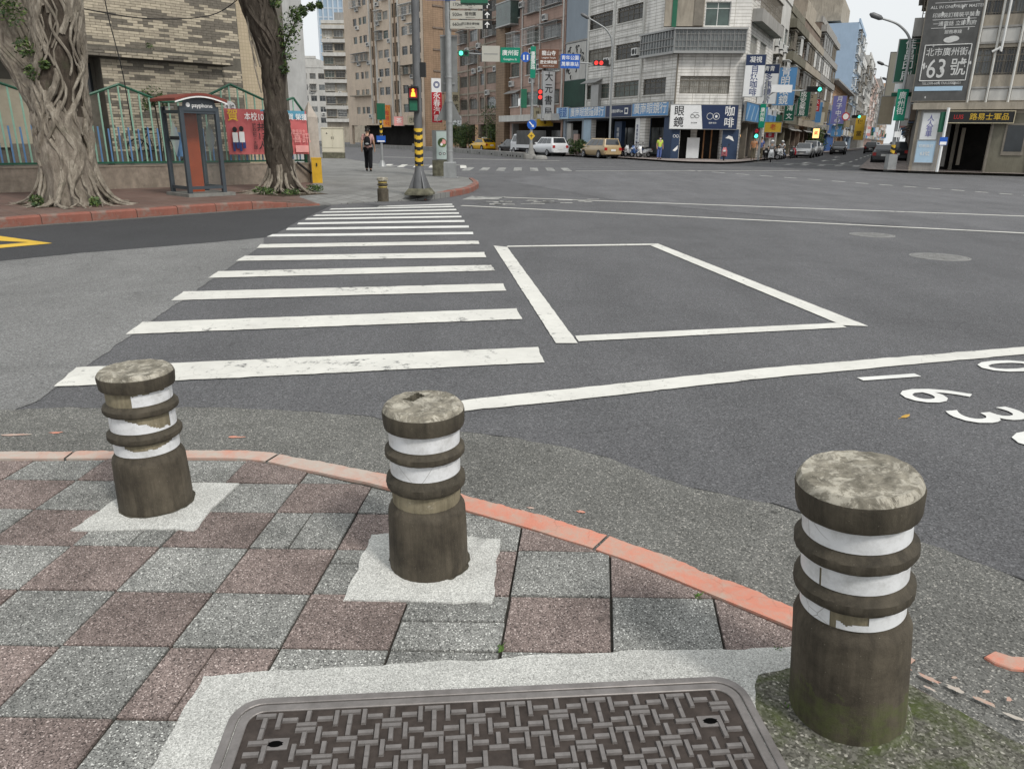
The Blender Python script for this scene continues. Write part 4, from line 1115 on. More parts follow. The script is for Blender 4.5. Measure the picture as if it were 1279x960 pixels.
leafmat('leaf_dark', (0.03, 0.06, 0.02)); leafmat('leaf_mid', (0.062, 0.105, 0.03)); leafmat('leaf_light', (0.12, 0.17, 0.05))
LEAVES = ['leaf_dark', 'leaf_mid', 'leaf_light']
leaf_cloud('ledge_weed', None, sch, [(4.85, -0.6, 3.8, 0.13)], 60, 0.07, (1, 1, 1), 3, mats=LEAVES)
# ---- low wall, fence, gate pillar
low = thing('low_wall', 'low rough plastered wall under the green school fence', 'wall', (*SA, 0.13), SR)
part('wall_body', 'rough_plaster', low, (-6, 8.42, 0, 0.32, 0, 0.56))
part('coping', 'rough_plaster', low, (-6, 8.43, -0.015, 0.335, 0.562, 0.6))
fen = thing('fence', 'green school fence with peaked top rails, mint bars and short blue pickets', 'fence', (*SA, 0.13), SR)
PK = [(-3.0, 2.25), (-1.9, 2.62), (-0.85, 2.25), (0.2, 2.6), (1.2, 2.25), (2.16, 2.25), (3.13, 2.62), (4.19, 2.24), (5.2, 2.55), (6.15, 2.78), (7.05, 2.42), (7.6, 2.36), (8.1, 2.5), (8.42, 2.15)]
PK = [(-3.0, 2.25), (-1.9, 2.6), (-0.85, 2.25), (0.25, 2.58), (1.25, 2.25), (2.16, 2.25), (3.13, 2.62), (4.19, 2.23), (5.15, 2.3), (6.15, 2.78), (7.1, 2.42), (7.65, 2.36), (8.12, 2.5), (8.42, 2.12)]
def peak(u):
    for (a, za), (c, zc) in zip(PK, PK[1:]):
        if a <= u <= c: return za + (zc - za) * (u - a) / (c - a)
    return 2.2
mb = MB()
for (a, za), (c, zc) in zip(PK, PK[1:]): mb.tube([(a, 0.16, za), (c, 0.16, zc)], 0.036, 6)
mb.build('top_rail', 'fence_green', fen)
part('bottom_rail', 'fence_green', fen, (-3, 8.42, 0.135, 0.185, 0.64, 0.69))
for u in (-0.85, 1.2, 5.15, 7.65, 8.4): part('post', 'fence_green', fen, (u - 0.035, u + 0.035, 0.13, 0.2, 0.6, peak(u) - 0.01))
u = -2.9
while u < 8.35:
    z1 = peak(u) - 0.02
    mb = MB(); mb.tube([(0, 0, 0), (0, 0, z1 - 0.69)], 0.022, 6); mb.build('bar', 'fence_mint', fen, (u, 0.16, 0.69), smooth=True)
    if u < 8.2:
        mb = MB(); mb.tube([(0, 0, 0), (0, 0, 0.86 + 0.03 * math.sin(u * 9))], 0.022, 6); mb.build('picket', 'fence_blue', fen, (u + 0.125, 0.19, 0.69), smooth=True)
    u += 0.25
pil = thing('gate_pillar', 'beige stone gate pillar with pointed top at the end of the school fence', 'pillar', on_plane(8.46, 0, 0.13), SR)
mb = MB(); w = 0.36
mb.box(0, w, 0, w, 0, 1.95)
mb.v += [(0, 0, 1.953), (w, 0, 1.953), (w, w, 1.953), (0, w, 1.953), (w / 2, w / 2, 2.42)]
n0 = 8
for q in ((0, 1, 4), (1, 2, 4), (2, 3, 4), (3, 0, 4)): mb.f.append(tuple(n0 + i for i in q)); mb.m.append(0)
mb.build('pillar_body', 'pillar_stone', pil)
ybx = thing('yellow_post_box', 'short yellow square guard post standing beside the gate pillar', 'guard post', (-6.22, 24.3, 0.13), SR - 0.5)
part('post_body', 'yellow_paint', ybx, (-0.15, 0.15, -0.14, 0.14, 0, 0.72)); part('post_lid', 'yellow_paint', ybx, (-0.16, 0.16, -0.15, 0.15, 0.723, 0.76)); part('latch', 'black_rubber', ybx, (-0.02, 0.02, -0.155, -0.141, 0.5, 0.6))
# strut leaning on the fence end
mb = MB(); mb.tube([(7.95, -0.1, 0.62), (8.38, -0.16, 0.28)], 0.035, 8)
tag(mb.build('pipe_strut', 'black_rubber', None, (*SA, 0.13), (0, 0, SR)), 'short dark pipe slanting off the low wall beside the yellow guard post', 'pipe')
# ---- banner tied to the fence
plain('banner_red', (0.52, 0.13, 0.13), 0.55, 0.3, var=0.1, scale=2); plain('banner_blue', (0.1, 0.3, 0.42), 0.55); plain('print_white', (0.8, 0.8, 0.78), 0.55)
plain('print_black', (0.015, 0.015, 0.018), 0.55); plain('print_yellow', (0.75, 0.52, 0.05), 0.5); plain('print_navy', (0.03, 0.05, 0.17), 0.5); plain('print_pink', (0.7, 0.32, 0.3), 0.5)
plain('skin_tone', (0.5, 0.3, 0.2), 0.55); plain('print_green', (0.1, 0.38, 0.13), 0.5)
ban = thing('banner', 'red and blue congratulation banner tied along the school fence', 'banner', on_plane(5.8, -0.06, 0.13), SR)
def cloth(u, z): return -0.02 * math.sin(u * 3.1 + z * 1.7) - 0.012 * math.sin(u * 7 - z * 4) - 0.03 * max(0, math.sin((u * 0.8 + z * 1.3) * 2))
BWd, BZ0, BZ1 = 2.6, 0.86, 2.12
mb = MB(); nu, nz = 60, 26
for i in range(nu + 1):
    for j in range(nz + 1):
        uu, zz = BWd * i / nu, BZ0 + (BZ1 - BZ0) * j / nz; mb.v.append((uu, cloth(uu, zz), zz))
for i in range(nu):
    for j in range(nz):
        a = i * (nz + 1) + j; mb.f.append((a, a + nz + 1, a + nz + 2, a + 1))
        blue = j > nz - 6 and (i > 22 + 2 * (nz - j) or i > 44) and i < nu - 1
        mb.m.append(1 if blue else 0)
mb.build('cloth', ['banner_red', 'banner_blue'], ban, smooth=True)
def on_cloth(s, size, mat, u, z, **kw):
    o = lettering(s, size, mat, ban, (u, -0.075, z), **kw); return o
on_cloth('賀', 0.34, 'print_yellow', 0.2, 1.92, bold=0.012)
on_cloth('本校109年', 0.24, 'print_white', 1.0, 1.9, bold=0.008, sx=0.85)
on_cloth('狂賀 榮獲', 0.2, 'print_white', 2.15, 1.93, bold=0.006)
on_cloth('共13人', 0.27, 'print_black', 1.02, 1.35, vertical=True, bold=0.01, gap=0.85) if False else None
for k, s in enumerate(['共', '13', '人']): on_cloth(s, 0.26, 'print_black', 1.04, 1.62 - 0.26 * k, bold=0.01)
on_cloth('錄取前三志願', 0.13, 'print_black', 0.83, 1.36, vertical=True, bold=0.004, gap=0.95)
on_cloth('建國中學六人', 0.09, 'print_navy', 1.3, 1.42, vertical=True, bold=0.002, gap=1.0); on_cloth('北一女中四人', 0.09, 'print_navy', 1.44, 1.42, vertical=True, bold=0.002, gap=1.0)
on_cloth('師長教導有方', 0.16, 'print_pink', 2.15, 1.5, bold=0.004, sx=0.7)
on_cloth('喜訊', 0.3, 'print_pink', 2.35, 1.32, bold=0.006)
part('sponsor_strip', 'print_pink', ban, (2.12, 2.56, -0.078, -0.074, 0.92, 1.12))
for k, (u, s) in enumerate([(0.22, 1.0), (0.42, 1.04)]):   # two printed pupils
    z = 0.95
    part('printed_figure', 'print_navy', ban, (u - 0.09 * s, u - 0.02, -0.077, -0.074, z, z + 0.28)) ; part('printed_figure', 'print_white', ban, (u - 0.08, u + 0.08, -0.079, -0.0745, z + 0.25, z + 0.52 * s))
    mb = MB(); mb.poly([(u + 0.07 * math.cos(a), -0.08, z + 0.6 * s + 0.075 * math.sin(a)) for a in [2 * PI * q / 14 for q in range(14)]]); mb.build('printed_figure', 'print_black', ban)
    part('printed_figure', 'print_navy', ban, (u + 0.01, u + 0.1, -0.077, -0.074, z + 0.08, z + 0.3))
# sign plate behind the banner
mb = MB(); mb.poly([(0.17 * math.cos(a), 0, 0.17 * math.sin(a)) for a in [2 * PI * q / 24 for q in range(24)]])
o = mb.build('round_plate', 'print_white', None, on_plane(6.05, 0.08, 2.28), (0, 0, SR)); tag(o, 'round white plate with number nine fixed above the banner', 'plate')
lettering('9 號', 0.15, 'print_black', o, (0, -0.004, 0), bold=0.003)

# ---------------------------------------------------------------- banyans
def bark(name, lo, mid, hi):
    m, nt, b = nodes_of(name, 0.88, 0.2)
    v = coords(nt, 'Object', (1, 1, 0.35))
    c = ramp(nt, noise_tex(nt, v, 9, 9, 0.76, 0.6), [(0.28, lo), (0.52, mid), (0.74, hi)])
    v2 = coords(nt)
    c = mixc(nt, ramp(nt, noise_tex(nt, v2, 2.2, 5, 0.7), [(0.58, 0.0), (0.75, 0.5)]), c, (0.07, 0.085, 0.045))
    nt.links.new(c, b.inputs['Base Color']); bump(nt, b, noise_tex(nt, v, 34, 7, 0.8), 0.7, 0.02)
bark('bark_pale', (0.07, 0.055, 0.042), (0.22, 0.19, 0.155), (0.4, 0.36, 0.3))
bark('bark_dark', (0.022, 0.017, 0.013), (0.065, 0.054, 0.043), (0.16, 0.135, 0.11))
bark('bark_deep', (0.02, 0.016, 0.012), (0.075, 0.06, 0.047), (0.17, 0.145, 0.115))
bark('root_pale', (0.06, 0.05, 0.038), (0.24, 0.21, 0.17), (0.47, 0.43, 0.36))
def knob_tube(mb, path, rad, seg, seed, amp=0.18):
    n0 = len(mb.v); mb.tube(path, rad, seg)
    R = rad if hasattr(rad, '__len__') else [rad] * len(path)
    for i, p in enumerate(path):
        for j in range(seg):
            k = n0 + i * seg + j; q = Vector(mb.v[k]); c = Vector(p)
            d = q - c
            s_ = 1 + amp * noise.noise((q.x * 3.1 + seed, q.y * 3.1, q.z * 1.3)) + amp * 0.7 * noise.noise((q.x * 8 + seed, q.y * 8, q.z * 3))
            mb.v[k] = tuple(c + d * s_)
def axis_fn(pts):
    """centre and radius of a leaning trunk by height: [(x, y, z, r)]"""
    def f(z):
        if z <= pts[0][2]: return pts[0]
        for a, c in zip(pts, pts[1:]):
            if a[2] <= z <= c[2]:
                t = (z - a[2]) / (c[2] - a[2]); return tuple(a[k] + (c[k] - a[k]) * t for k in range(4))
        return pts[-1]
    return f
def strands(mb, ax, n, z0, z1, r0, r1, seed, lift=1.0, wander=0.5, out=0.0):
    """aerial roots that wind up over a trunk"""
    rr = random.Random(seed)
    for k in range(n):
        a = rr.uniform(0, 2 * PI); za = rr.uniform(z0, z0 + (z1 - z0) * 0.7); zb = min(z1, za + rr.uniform(0.7, 2.6))
        path, rad = [], []
        tw = rr.uniform(-1, 1) * wander; r_ = rr.uniform(r0, r1)
        for i in range(12):
            t = i / 11; z = za + (zb - za) * t
            c = ax(z); aa = a + tw * (z - za) + 0.25 * math.sin(z * 5 + k)
            rt = c[3] * lift * (0.97 + out * math.sin(t * PI)) + r_ * 0.2
            path.append((c[0] + rt * math.cos(aa), c[1] + rt * math.sin(aa), z)); rad.append(r_ * (0.75 + 0.5 * math.sin(t * PI) + 0.2 * math.sin(i * 2.1 + k)))
        mb.tube(path, rad, 6)
def roots(mb, cx, cy, r_in, r_out, n, seed, zt, th, arc=(0, 2 * PI), squash=(1, 1)):
    """buttress roots that run down the foot and spread over the ground"""
    rr = random.Random(seed)
    for k in range(n):
        a = arc[0] + (arc[1] - arc[0]) * (k + rr.uniform(-0.4, 0.4)) / n
        R = r_out * rr.uniform(0.55, 1.1); th_ = th * rr.uniform(0.55, 1.5); zt_ = zt * rr.uniform(0.5, 1.3)
        path, rad = [], []
        for i in range(14):
            t = i / 13
            rad_ = r_in * 0.85 + (R - r_in * 0.85) * t ** 1.6
            aa = a + 0.16 * math.sin(t * 6 + k) * t + rr.uniform(-0.03, 0.03)
            z = zt_ * (1 - t) ** 2.1 - 0.02 + 0.03 * math.sin(t * 9 + k * 2) * t * (1 - t)
            path.append((cx + rad_ * math.cos(aa) * squash[0], cy + rad_ * math.sin(aa) * squash[1], z + th_ * 0.3)); rad.append(th_ * (1.15 - 0.85 * t))
        mb.tube(path, rad, 7)
        if rr.random() < 0.7:
            i0 = rr.randint(6, 10); p0 = Vector(path[i0]); da = a + rr.choice((-1, 1)) * rr.uniform(0.4, 1.0); L = R * rr.uniform(0.25, 0.5)
            mb.tube([tuple(p0 + Vector((math.cos(da) * L * s, math.sin(da) * L * s, 0)) + Vector((0, 0, (0.012 - p0.z) * min(1, s * 1.6)))) for s in (0, 0.3, 0.6, 1.0)], [rad[i0] * q for q in (0.8, 0.65, 0.5, 0.25)], 6)
T1 = (-9.2, 15.9, 0.13)
t1 = thing('banyan_tree', 'thick pale banyan with spreading roots and hanging aerial roots at the left edge', 'tree', T1, 0)
ax1 = axis_fn([(0.0, 0, 0, 0.6), (0.02, 0, 0.5, 0.52), (0.02, 0, 1.0, 0.5), (0.05, 0, 1.6, 0.48), (0.12, 0, 2.3, 0.45), (0.24, 0.0, 3.0, 0.42), (0.34, 0, 3.9, 0.41), (0.42, 0.1, 5.4, 0.38)])
axb = axis_fn([(-0.1, 0.05, 1.2, 0.3), (-0.28, 0.08, 1.9, 0.27), (-0.58, 0.1, 2.5, 0.25), (-0.88, 0.1, 3.1, 0.26), (-1.12, 0.1, 3.7, 0.25), (-1.5, 0.1, 5.0, 0.22)])
def trunk(mb, ax, z0, z1, seed, n=26, seg=22):
    P, R = [], []
    for i in range(n):
        z = z0 + (z1 - z0) * i / (n - 1); c = ax(z); P.append((c[0], c[1], z)); R.append(c[3])
    knob_tube(mb, P, R, seg, seed)
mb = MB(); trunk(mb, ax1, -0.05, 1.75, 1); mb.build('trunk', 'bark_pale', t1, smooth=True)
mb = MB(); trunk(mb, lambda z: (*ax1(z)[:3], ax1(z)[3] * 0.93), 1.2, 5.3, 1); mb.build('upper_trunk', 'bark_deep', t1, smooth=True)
mb = MB(); trunk(mb, axb, 1.1, 5.0, 4); mb.build('branch', 'bark_pale', t1, smooth=True)
mb = MB(); strands(mb, ax1, 70, 1.2, 5.2, 0.012, 0.034, 3, 1.03, 0.55, 0.06); strands(mb, ax1, 46, 1.0, 5.2, 0.035, 0.062, 33, 0.97, 0.35, 0.03); strands(mb, axb, 40, 1.5, 4.9, 0.012, 0.04, 5, 1.0, 0.6)
strands(mb, ax1, 26, 0.3, 2.0, 0.03, 0.07, 8, 0.98, 0.25)
for k in range(7):      # free stems beside the left limb
    x = -0.75 + 0.1 * k; mb.tube([(x + 0.25, 0.05, 2.9 + 0.1 * k), (x, 0.1, 3.6), (x - 0.35, 0.12, 4.4), (x - 0.6, 0.1, 5.3)], [0.05, 0.055, 0.05, 0.05], 7)
mb.build('aerial_roots', 'root_pale', t1, smooth=True)
mb = MB(); roots(mb, 0.02, 0, 0.5, 1.15, 34, 6, 0.95, 0.055, squash=(1.08, 1.0)); mb.build('root_flare', 'root_pale', t1, smooth=True)
leaf_cloud('epiphytes', None, t1, [(-0.35, -0.35, 3.55, 0.26), (-0.2, -0.4, 2.95, 0.2), (-0.12, -0.42, 2.5, 0.16), (-0.5, -0.25, 3.75, 0.22), (0.15, -0.45, 2.65, 0.1), (-0.3, -0.75, 0.12, 0.13), (0.75, -0.55, 0.1, 0.12)], 1100, 0.08, (1, 0.7, 1), 4, mats=LEAVES, kind='stuff')
def crown(t, centres, n, seed, size=0.16):
    leaf_cloud('crown', None, t, centres, n, size, (1, 1, 0.75), seed, mats=LEAVES)
rc = random.Random(12)
crown(t1, [(0.4 + rc.uniform(-3.3, 3.0), rc.uniform(-2.4, 2.6), rc.uniform(5.9, 8.2), rc.uniform(0.7, 1.3)) for _ in range(26)], 4500, 5)
mb = MB()
for k in range(7):
    a = k * 0.9; mb.tube([(0.42, 0.1, 5.2), (0.42 + 0.8 * math.cos(a), 0.1 + 0.8 * math.sin(a), 6.1), (0.42 + 2.1 * math.cos(a), 0.1 + 2.0 * math.sin(a), 7.1)], [0.2, 0.12, 0.05], 8)
mb.build('limbs', 'bark_pale', t1, smooth=True)
T2 = (-6.1, 20.05, 0.13)
t2 = thing('banyan_tree', 'slimmer dark banyan with a leafy sprig standing in front of the banner', 'tree', T2, 0)
ax2 = axis_fn([(0.05, 0, 0, 0.42), (0.04, 0, 0.5, 0.34), (0.02, 0, 1.2, 0.32), (0.03, 0, 1.9, 0.28), (0.06, 0, 2.5, 0.24), (0.08, 0, 3.0, 0.28), (0.02, 0, 3.6, 0.33), (-0.12, 0, 4.1, 0.36), (-0.3, 0, 4.7, 0.37), (-0.5, 0, 5.6, 0.3)])
mb = MB(); trunk(mb, ax2, -0.05, 5.6, 9, 30, 24); mb.build('trunk', 'bark_dark', t2, smooth=True)
mb = MB(); strands(mb, ax2, 46, 1.9, 5.4, 0.02, 0.055, 13, 0.98, 0.8, 0.04); strands(mb, ax2, 14, 0.2, 2.0, 0.02, 0.04, 15, 0.99, 0.3); mb.build('aerial_roots', 'bark_dark', t2, smooth=True)
mb = MB(); roots(mb, 0.05, 0, 0.34, 1.15, 26, 16, 0.75, 0.045); mb.build('root_flare', 'root_pale', t2, smooth=True)
mb = MB()
for (x, z) in [(-0.42, 4.2), (-0.36, 3.6)]: mb.tube([(x, -0.2, z), (x + 0.05, -0.3, z - 0.6), (x + 0.16, -0.3, z - 1.2)], 0.018, 6)
mb.tube([(-0.62, -0.05, 4.9), (-0.5, -0.1, 4.2), (-0.3, -0.22, 3.5), (-0.2, -0.2, 3.0)], 0.028, 7); mb.build('hanging_root', 'root_pale', t2, smooth=True)
leaf_cloud('sprig', None, t2, [(0.42, -0.1, 3.35, 0.26), (0.5, -0.1, 3.7, 0.3), (0.6, -0.1, 4.0, 0.3), (0.32, -0.1, 2.95, 0.17), (0.75, -0.1, 4.2, 0.2), (0.9, 0, 4.3, 0.12), (1.1, 0, 4.38, 0.1), (1.3, 0, 4.42, 0.08), (0.25, -0.1, 4.5, 0.18)], 1500, 0.095, (1, 0.8, 1), 6, up=0.5, mats=LEAVES, kind='stuff')
mb = MB(); mb.tube([(0.2, 0, 3.2), (0.5, -0.05, 3.7), (0.8, -0.05, 4.2), (1.35, 0, 4.45)], [0.03, 0.022, 0.014, 0.006], 6); mb.build('sprig_stem', 'bark_dark', t2)
leaf_cloud('root_weeds', None, t2, [(-0.3, -0.6, 0.08, 0.2), (-0.1, -0.75, 0.06, 0.2), (0.5, -0.8, 0.05, 0.2), (0.8, 0.3, 0.1, 0.2)], 700, 0.08, (1.2, 1, 0.5), 8, up=0.8, mats=LEAVES, kind='stuff')
crown(t2, [(-0.4 + rc.uniform(-2.6, 2.8), rc.uniform(-2.2, 2.4), rc.uniform(6.4, 8.6), rc.uniform(0.7, 1.2)) for _ in range(22)], 3800, 7)
mb = MB()
for k in range(6):
    a = k * 1.05; mb.tube([(-0.5, 0, 5.5), (-0.5 + 0.7 * math.cos(a), 0.7 * math.sin(a), 6.3), (-0.5 + 1.8 * math.cos(a), 1.8 * math.sin(a), 7.4)], [0.18, 0.1, 0.04], 8)
mb.build('limbs', 'bark_dark', t2, smooth=True)
# soil round the trees
plain('soil', (0.06, 0.048, 0.035), 0.95, 0.05, var=0.4, scale=20, bmp=0.8)
sheet('tree_pit', [(-10.35, 15.7), (-9.3, 14.9), (-8.0, 16.3), (-9.0, 17.1)], 0.134, 'soil', None, 'structure', 0.05, 0.2)
sheet('tree_pit', [(-7.2, 19.6), (-5.6, 18.5), (-4.75, 19.6), (-6.2, 21.3)], 0.134, 'soil', None, 'structure', 0.05, 0.2)
# cables from the trees
mb = MB(); mb.tube(smooth_line([(-8.8, 16.2, 3.9), (-8.2, 18.2, 3.96), (-7.4, 19.9, 4.28), (-6.6, 20.0, 4.75)], 8), 0.012, 6)
tag(mb.build('cable', 'black_rubber'), 'thin black cable sagging between the two banyan trees', 'cable')
mb = MB(); mb.tube(smooth_line([(-9.9, 19.8, 5.0), (-9.95, 20.0, 4.2), (-9.75, 19.9, 3.0), (-9.7, 19.9, 1.6)], 6), 0.012, 6)
tag(mb.build('cable', 'black_rubber'), 'dark cable hanging down the brick wall beside the pale banyan', 'cable')
# ---------------------------------------------------------------- telephone booth
plain('booth_steel', (0.055, 0.068, 0.08), 0.45, 0.45, 0.2, var=0.12, scale=4); plain('booth_red', (0.2, 0.05, 0.036), 0.55, 0.35, var=0.14, scale=4, grime=0.2)
plain('booth_column', (0.36, 0.075, 0.026), 0.5, 0.35, var=0.14, scale=4, grime=0.2); plain('pad_concrete', (0.2, 0.2, 0.185), 0.92, 0.15, var=0.2, scale=8, bmp=0.5)
m, nt, b = nodes_of('booth_glass', 0.12, 0.5); b.inputs['Base Color'].default_value = (0.12, 0.14, 0.14, 1); b.inputs['Alpha'].default_value = 0.1
m, nt, b = nodes_of('frosted_print', 0.5, 0.4); b.inputs['Base Color'].default_value = (0.72, 0.8, 0.76, 1); b.inputs['Alpha'].default_value = 0.55
bo = thing('telephone_booth', 'glass telephone booth with arched dark red roof on a concrete pad', 'telephone booth', (-7.66, 18.1, 0.13), bearing(41))
W, D, Hh = 0.86, 0.86, 2.02
part('pad', 'pad_concrete', bo, (-0.12, W + 0.2, -0.16, D + 0.12, 0, 0.075))
for (x, y) in ((0, 0), (W, 0), (0, D), (W, D)): part('post', 'booth_steel', bo, (x - 0.045, x + 0.045, y - 0.045, y + 0.045, 0.076, Hh))
for z in (0.2, 1.9):
    part('rail', 'booth_steel', bo, (0.046, W - 0.046, -0.03, 0.03, z - 0.035, z + 0.035)); part('rail', 'booth_steel', bo, (-0.03, 0.03, 0.046, D - 0.046, z - 0.035, z + 0.035)); part('rail', 'booth_steel', bo, (W - 0.03, W + 0.03, 0.046, D - 0.046, z - 0.035, z + 0.035))
g1 = part('glass_pane', 'booth_glass', bo, (0.046, W - 0.046, -0.006, 0.002, 0.236, 1.864)); g2 = part('glass_pane', 'booth_glass', bo, (-0.006, 0.002, 0.046, D - 0.046, 0.236, 1.864)); part('glass_pane', 'booth_glass', bo, (W - 0.004, W + 0.004, 0.046, D - 0.046, 0.236, 1.864))
mb = MB(); mb.poly([(-0.009, D / 2 - 0.26, 1.32), (-0.009, D / 2, 0.92), (-0.009, D / 2 + 0.26, 1.32), (-0.009, D / 2, 1.72)]); mb.build('diamond_print', 'frosted_print', g2)
mb = MB(); mb.quad((-0.012, D / 2 - 0.24, 1.28), (-0.012, D / 2 + 0.24, 1.28), (-0.012, D / 2 + 0.24, 1.36), (-0.012, D / 2 - 0.24, 1.36)); mb.build('diamond_band', 'print_black', g2)
mb = MB(); mb.poly([(W + 0.007, D / 2 - 0.26, 1.32), (W + 0.007, D / 2, 0.92), (W + 0.007, D / 2 + 0.26, 1.32), (W + 0.007, D / 2, 1.72)]); mb.build('diamond_print', 'frosted_print', bo)
part('column', 'booth_column', bo, (0.3, 0.62, 0.5, 0.68, 0.077, 1.98)); part('phone', 'fence_blue', bo, (0.1, 0.28, 0.52, 0.66, 0.9, 1.45))
# arched roof and the sign under it
def arch(x): t = (x + 0.2) / (W + 0.4); return 0.13 * math.sin(PI * t)
mb = MB(); n = 20; xs = [-0.2 + (W + 0.4) * i / n for i in range(n + 1)]
for i in range(n):
    x0, x1 = xs[i], xs[i + 1]; a0, a1 = Hh + 0.1 + arch(x0), Hh + 0.1 + arch(x1)
    mb.quad((x0, -0.2, a0 + 0.06), (x1, -0.2, a1 + 0.06), (x1, D + 0.2, a1 + 0.06), (x0, D + 0.2, a0 + 0.06)); mb.quad((x0, -0.2, a0), (x1, -0.2, a1), (x1, -0.2, a1 + 0.06), (x0, -0.2, a0 + 0.06))
    mb.quad((x1, -0.2, a1), (x0, -0.2, a0), (x0, D + 0.2, a0), (x1, D + 0.2, a1)); mb.quad((x1, D + 0.2, a1), (x0, D + 0.2, a0), (x0, D + 0.2, a0 + 0.06), (x1, D + 0.2, a1 + 0.06))
for x, a in ((-0.2, Hh + 0.1), (W + 0.2, Hh + 0.1)): mb.quad((x, -0.2, a), (x, D + 0.2, a), (x, D + 0.2, a + 0.06), (x, -0.2, a + 0.06))
rf = mb.build('roof', 'booth_red', bo, fixn=True)
mb = MB()
for i in range(n):
    x0, x1 = xs[i], xs[i + 1]; a0, a1 = Hh + 0.098 + arch(x0), Hh + 0.098 + arch(x1)
    mb.quad((x0, -0.19, a0 - 0.035), (x1, -0.19, a1 - 0.035), (x1, -0.19, a1), (x0, -0.19, a0))
mb.build('white_trim', 'print_white', rf)
mb = MB(); mb.poly([(0.0, -0.05, Hh - 0.1), (W, -0.05, Hh - 0.1)] + [(x, -0.05, Hh + 0.06 + arch(x)) for x in reversed(xs) if 0 <= x <= W]); sg = mb.build('sign_band', 'booth_steel', bo)
lettering('payphone', 0.13, 'print_white', sg, (0.5, -0.056, Hh + 0.02), bold=0.003)
mb = MB(); mb.poly([(0.16 + 0.05 * math.cos(a), -0.055, Hh + 0.03 + 0.05 * math.sin(a)) for a in [2 * PI * q / 16 for q in range(16)]]); mb.build('sign_disc', 'print_white', sg)
lettering('payphone', 0.11, 'print_white', bo, (-0.05, D / 2, Hh - 0.02), (PI / 2, 0, -PI / 2), bold=0.002)
# shrub behind the fence and a bicycle behind the bars
sh = thing('shrub', 'small green shrub showing over the fence behind the telephone booth', 'shrub', on_plane(4.35, 1.2, 0.13), 0)
leaf_cloud('foliage', None, sh, [(0, 0, 2.45, 0.3), (0.2, 0, 2.3, 0.25), (-0.2, 0, 2.2, 0.22)], 260, 0.11, (1, 1, 0.8), 9, mats=LEAVES)
mb = MB(); mb.tube([(0, 0, 0), (0.05, 0, 1.3), (0, 0, 2.4)], 0.02, 6); mb.build('stem', 'bark_dark', sh)
bk = thing('bicycle', 'dark bicycle parked behind the school fence, only its wheel showing', 'bicycle', on_plane(3.65, 0.9, 0.13), SR)
for x in (0.0, 1.0):
    mb = MB(); mb.tube([(x + 0.31 * math.cos(a), 0, 0.95 + 0.31 * math.sin(a)) for a in [2 * PI * q / 22 for q in range(23)]], 0.022, 6, caps=False); wl = mb.build('wheel', 'black_rubber', bk)
    mb = MB()
    for q in range(8): mb.tube([(x, 0, 0.95), (x + 0.3 * math.cos(q * PI / 4), 0, 0.95 + 0.3 * math.sin(q * PI / 4))], 0.005, 4)
    mb.build('spokes', 'booth_steel', wl)
mb = MB(); mb.tube([(0, 0, 0.95), (0.3, 0, 1.4), (0.8, 0, 1.45), (0.45, 0, 0.95), (0.3, 0, 1.4)], 0.02, 6); mb.tube([(0.45, 0, 0.95), (0.0, 0, 0.95)], 0.015, 6); mb.tube([(1.0, 0, 0.95), (0.78, 0, 1.6), (0.9, 0.2, 1.65)], 0.018, 6); mb.build('bike_frame', 'black_rubber', bk)
mb = MB(); mb.box(0.18, 0.42, -0.06, 0.06, 1.5, 1.55); mb.build('saddle', 'black_rubber', bk)
part('stand_block', 'pad_concrete', bk, (-0.2, 1.2, -0.2, 0.2, 0, 0.6))
# ================================================================ STREET FURNITURE
plain('galvanised', (0.3, 0.31, 0.31), 0.45, 0.5, 0.3, var=0.15, scale=4, grime=0.25); plain('steel_grey', (0.125, 0.128, 0.132), 0.5, 0.5, 0.2, var=0.15, scale=4, grime=0.3)
plain('sign_back', (0.21, 0.215, 0.21), 0.5, 0.4, 0.3, var=0.12, scale=3); plain('sign_beige', (0.42, 0.41, 0.36), 0.5, var=0.05); plain('sign_green', (0.0, 0.2, 0.12), 0.45, var=0.06)
plain('sign_blue', (0.02, 0.1, 0.42), 0.45, var=0.06); plain('sign_brown', (0.14, 0.06, 0.035), 0.45, var=0.06); plain('sign_white', (0.76, 0.77, 0.77), 0.45, var=0.05); plain('sign_yellow', (0.62, 0.4, 0.04), 0.45, var=0.08)
plain('signal_green_box', (0.012, 0.11, 0.06), 0.45, 0.4); plain('signal_black', (0.012, 0.013, 0.013), 0.5, 0.4); plain('cream_paint', (0.56, 0.52, 0.41), 0.55, 0.35, var=0.06, scale=2, grime=0.12)
plain('mossy_base', (0.13, 0.125, 0.09), 0.9, 0.1, var=0.5, scale=5, grime=0.6); plain('sign_red', (0.45, 0.02, 0.03), 0.45, var=0.08); plain('concrete_mid', (0.27, 0.265, 0.25), 0.9, 0.15, var=0.2, scale=2, grime=0.4)
def glow(name, col, s):
    m, nt, b = nodes_of(name, 0.4); b.inputs['Base Color'].default_value = (*col, 1); b.inputs['Emission Color'].default_value = (*col, 1); b.inputs['Emission Strength'].default_value = s
glow('lamp_red', (0.9, 0.05, 0.04), 0.6); glow('lamp_amber', (1.0, 0.4, 0.04), 1.3); glow('lamp_green', (0.1, 0.95, 0.6), 1.2); glow('lamp_white', (0.9, 0.9, 0.85), 1.0)
def disc(mb, c, r, y, n=20, mi=0, a0=0.0): return mb.poly([(c[0] + r * math.cos(a0 + 2 * PI * k / n), y, c[1] + r * math.sin(a0 + 2 * PI * k / n)) for k in range(n)], mi)
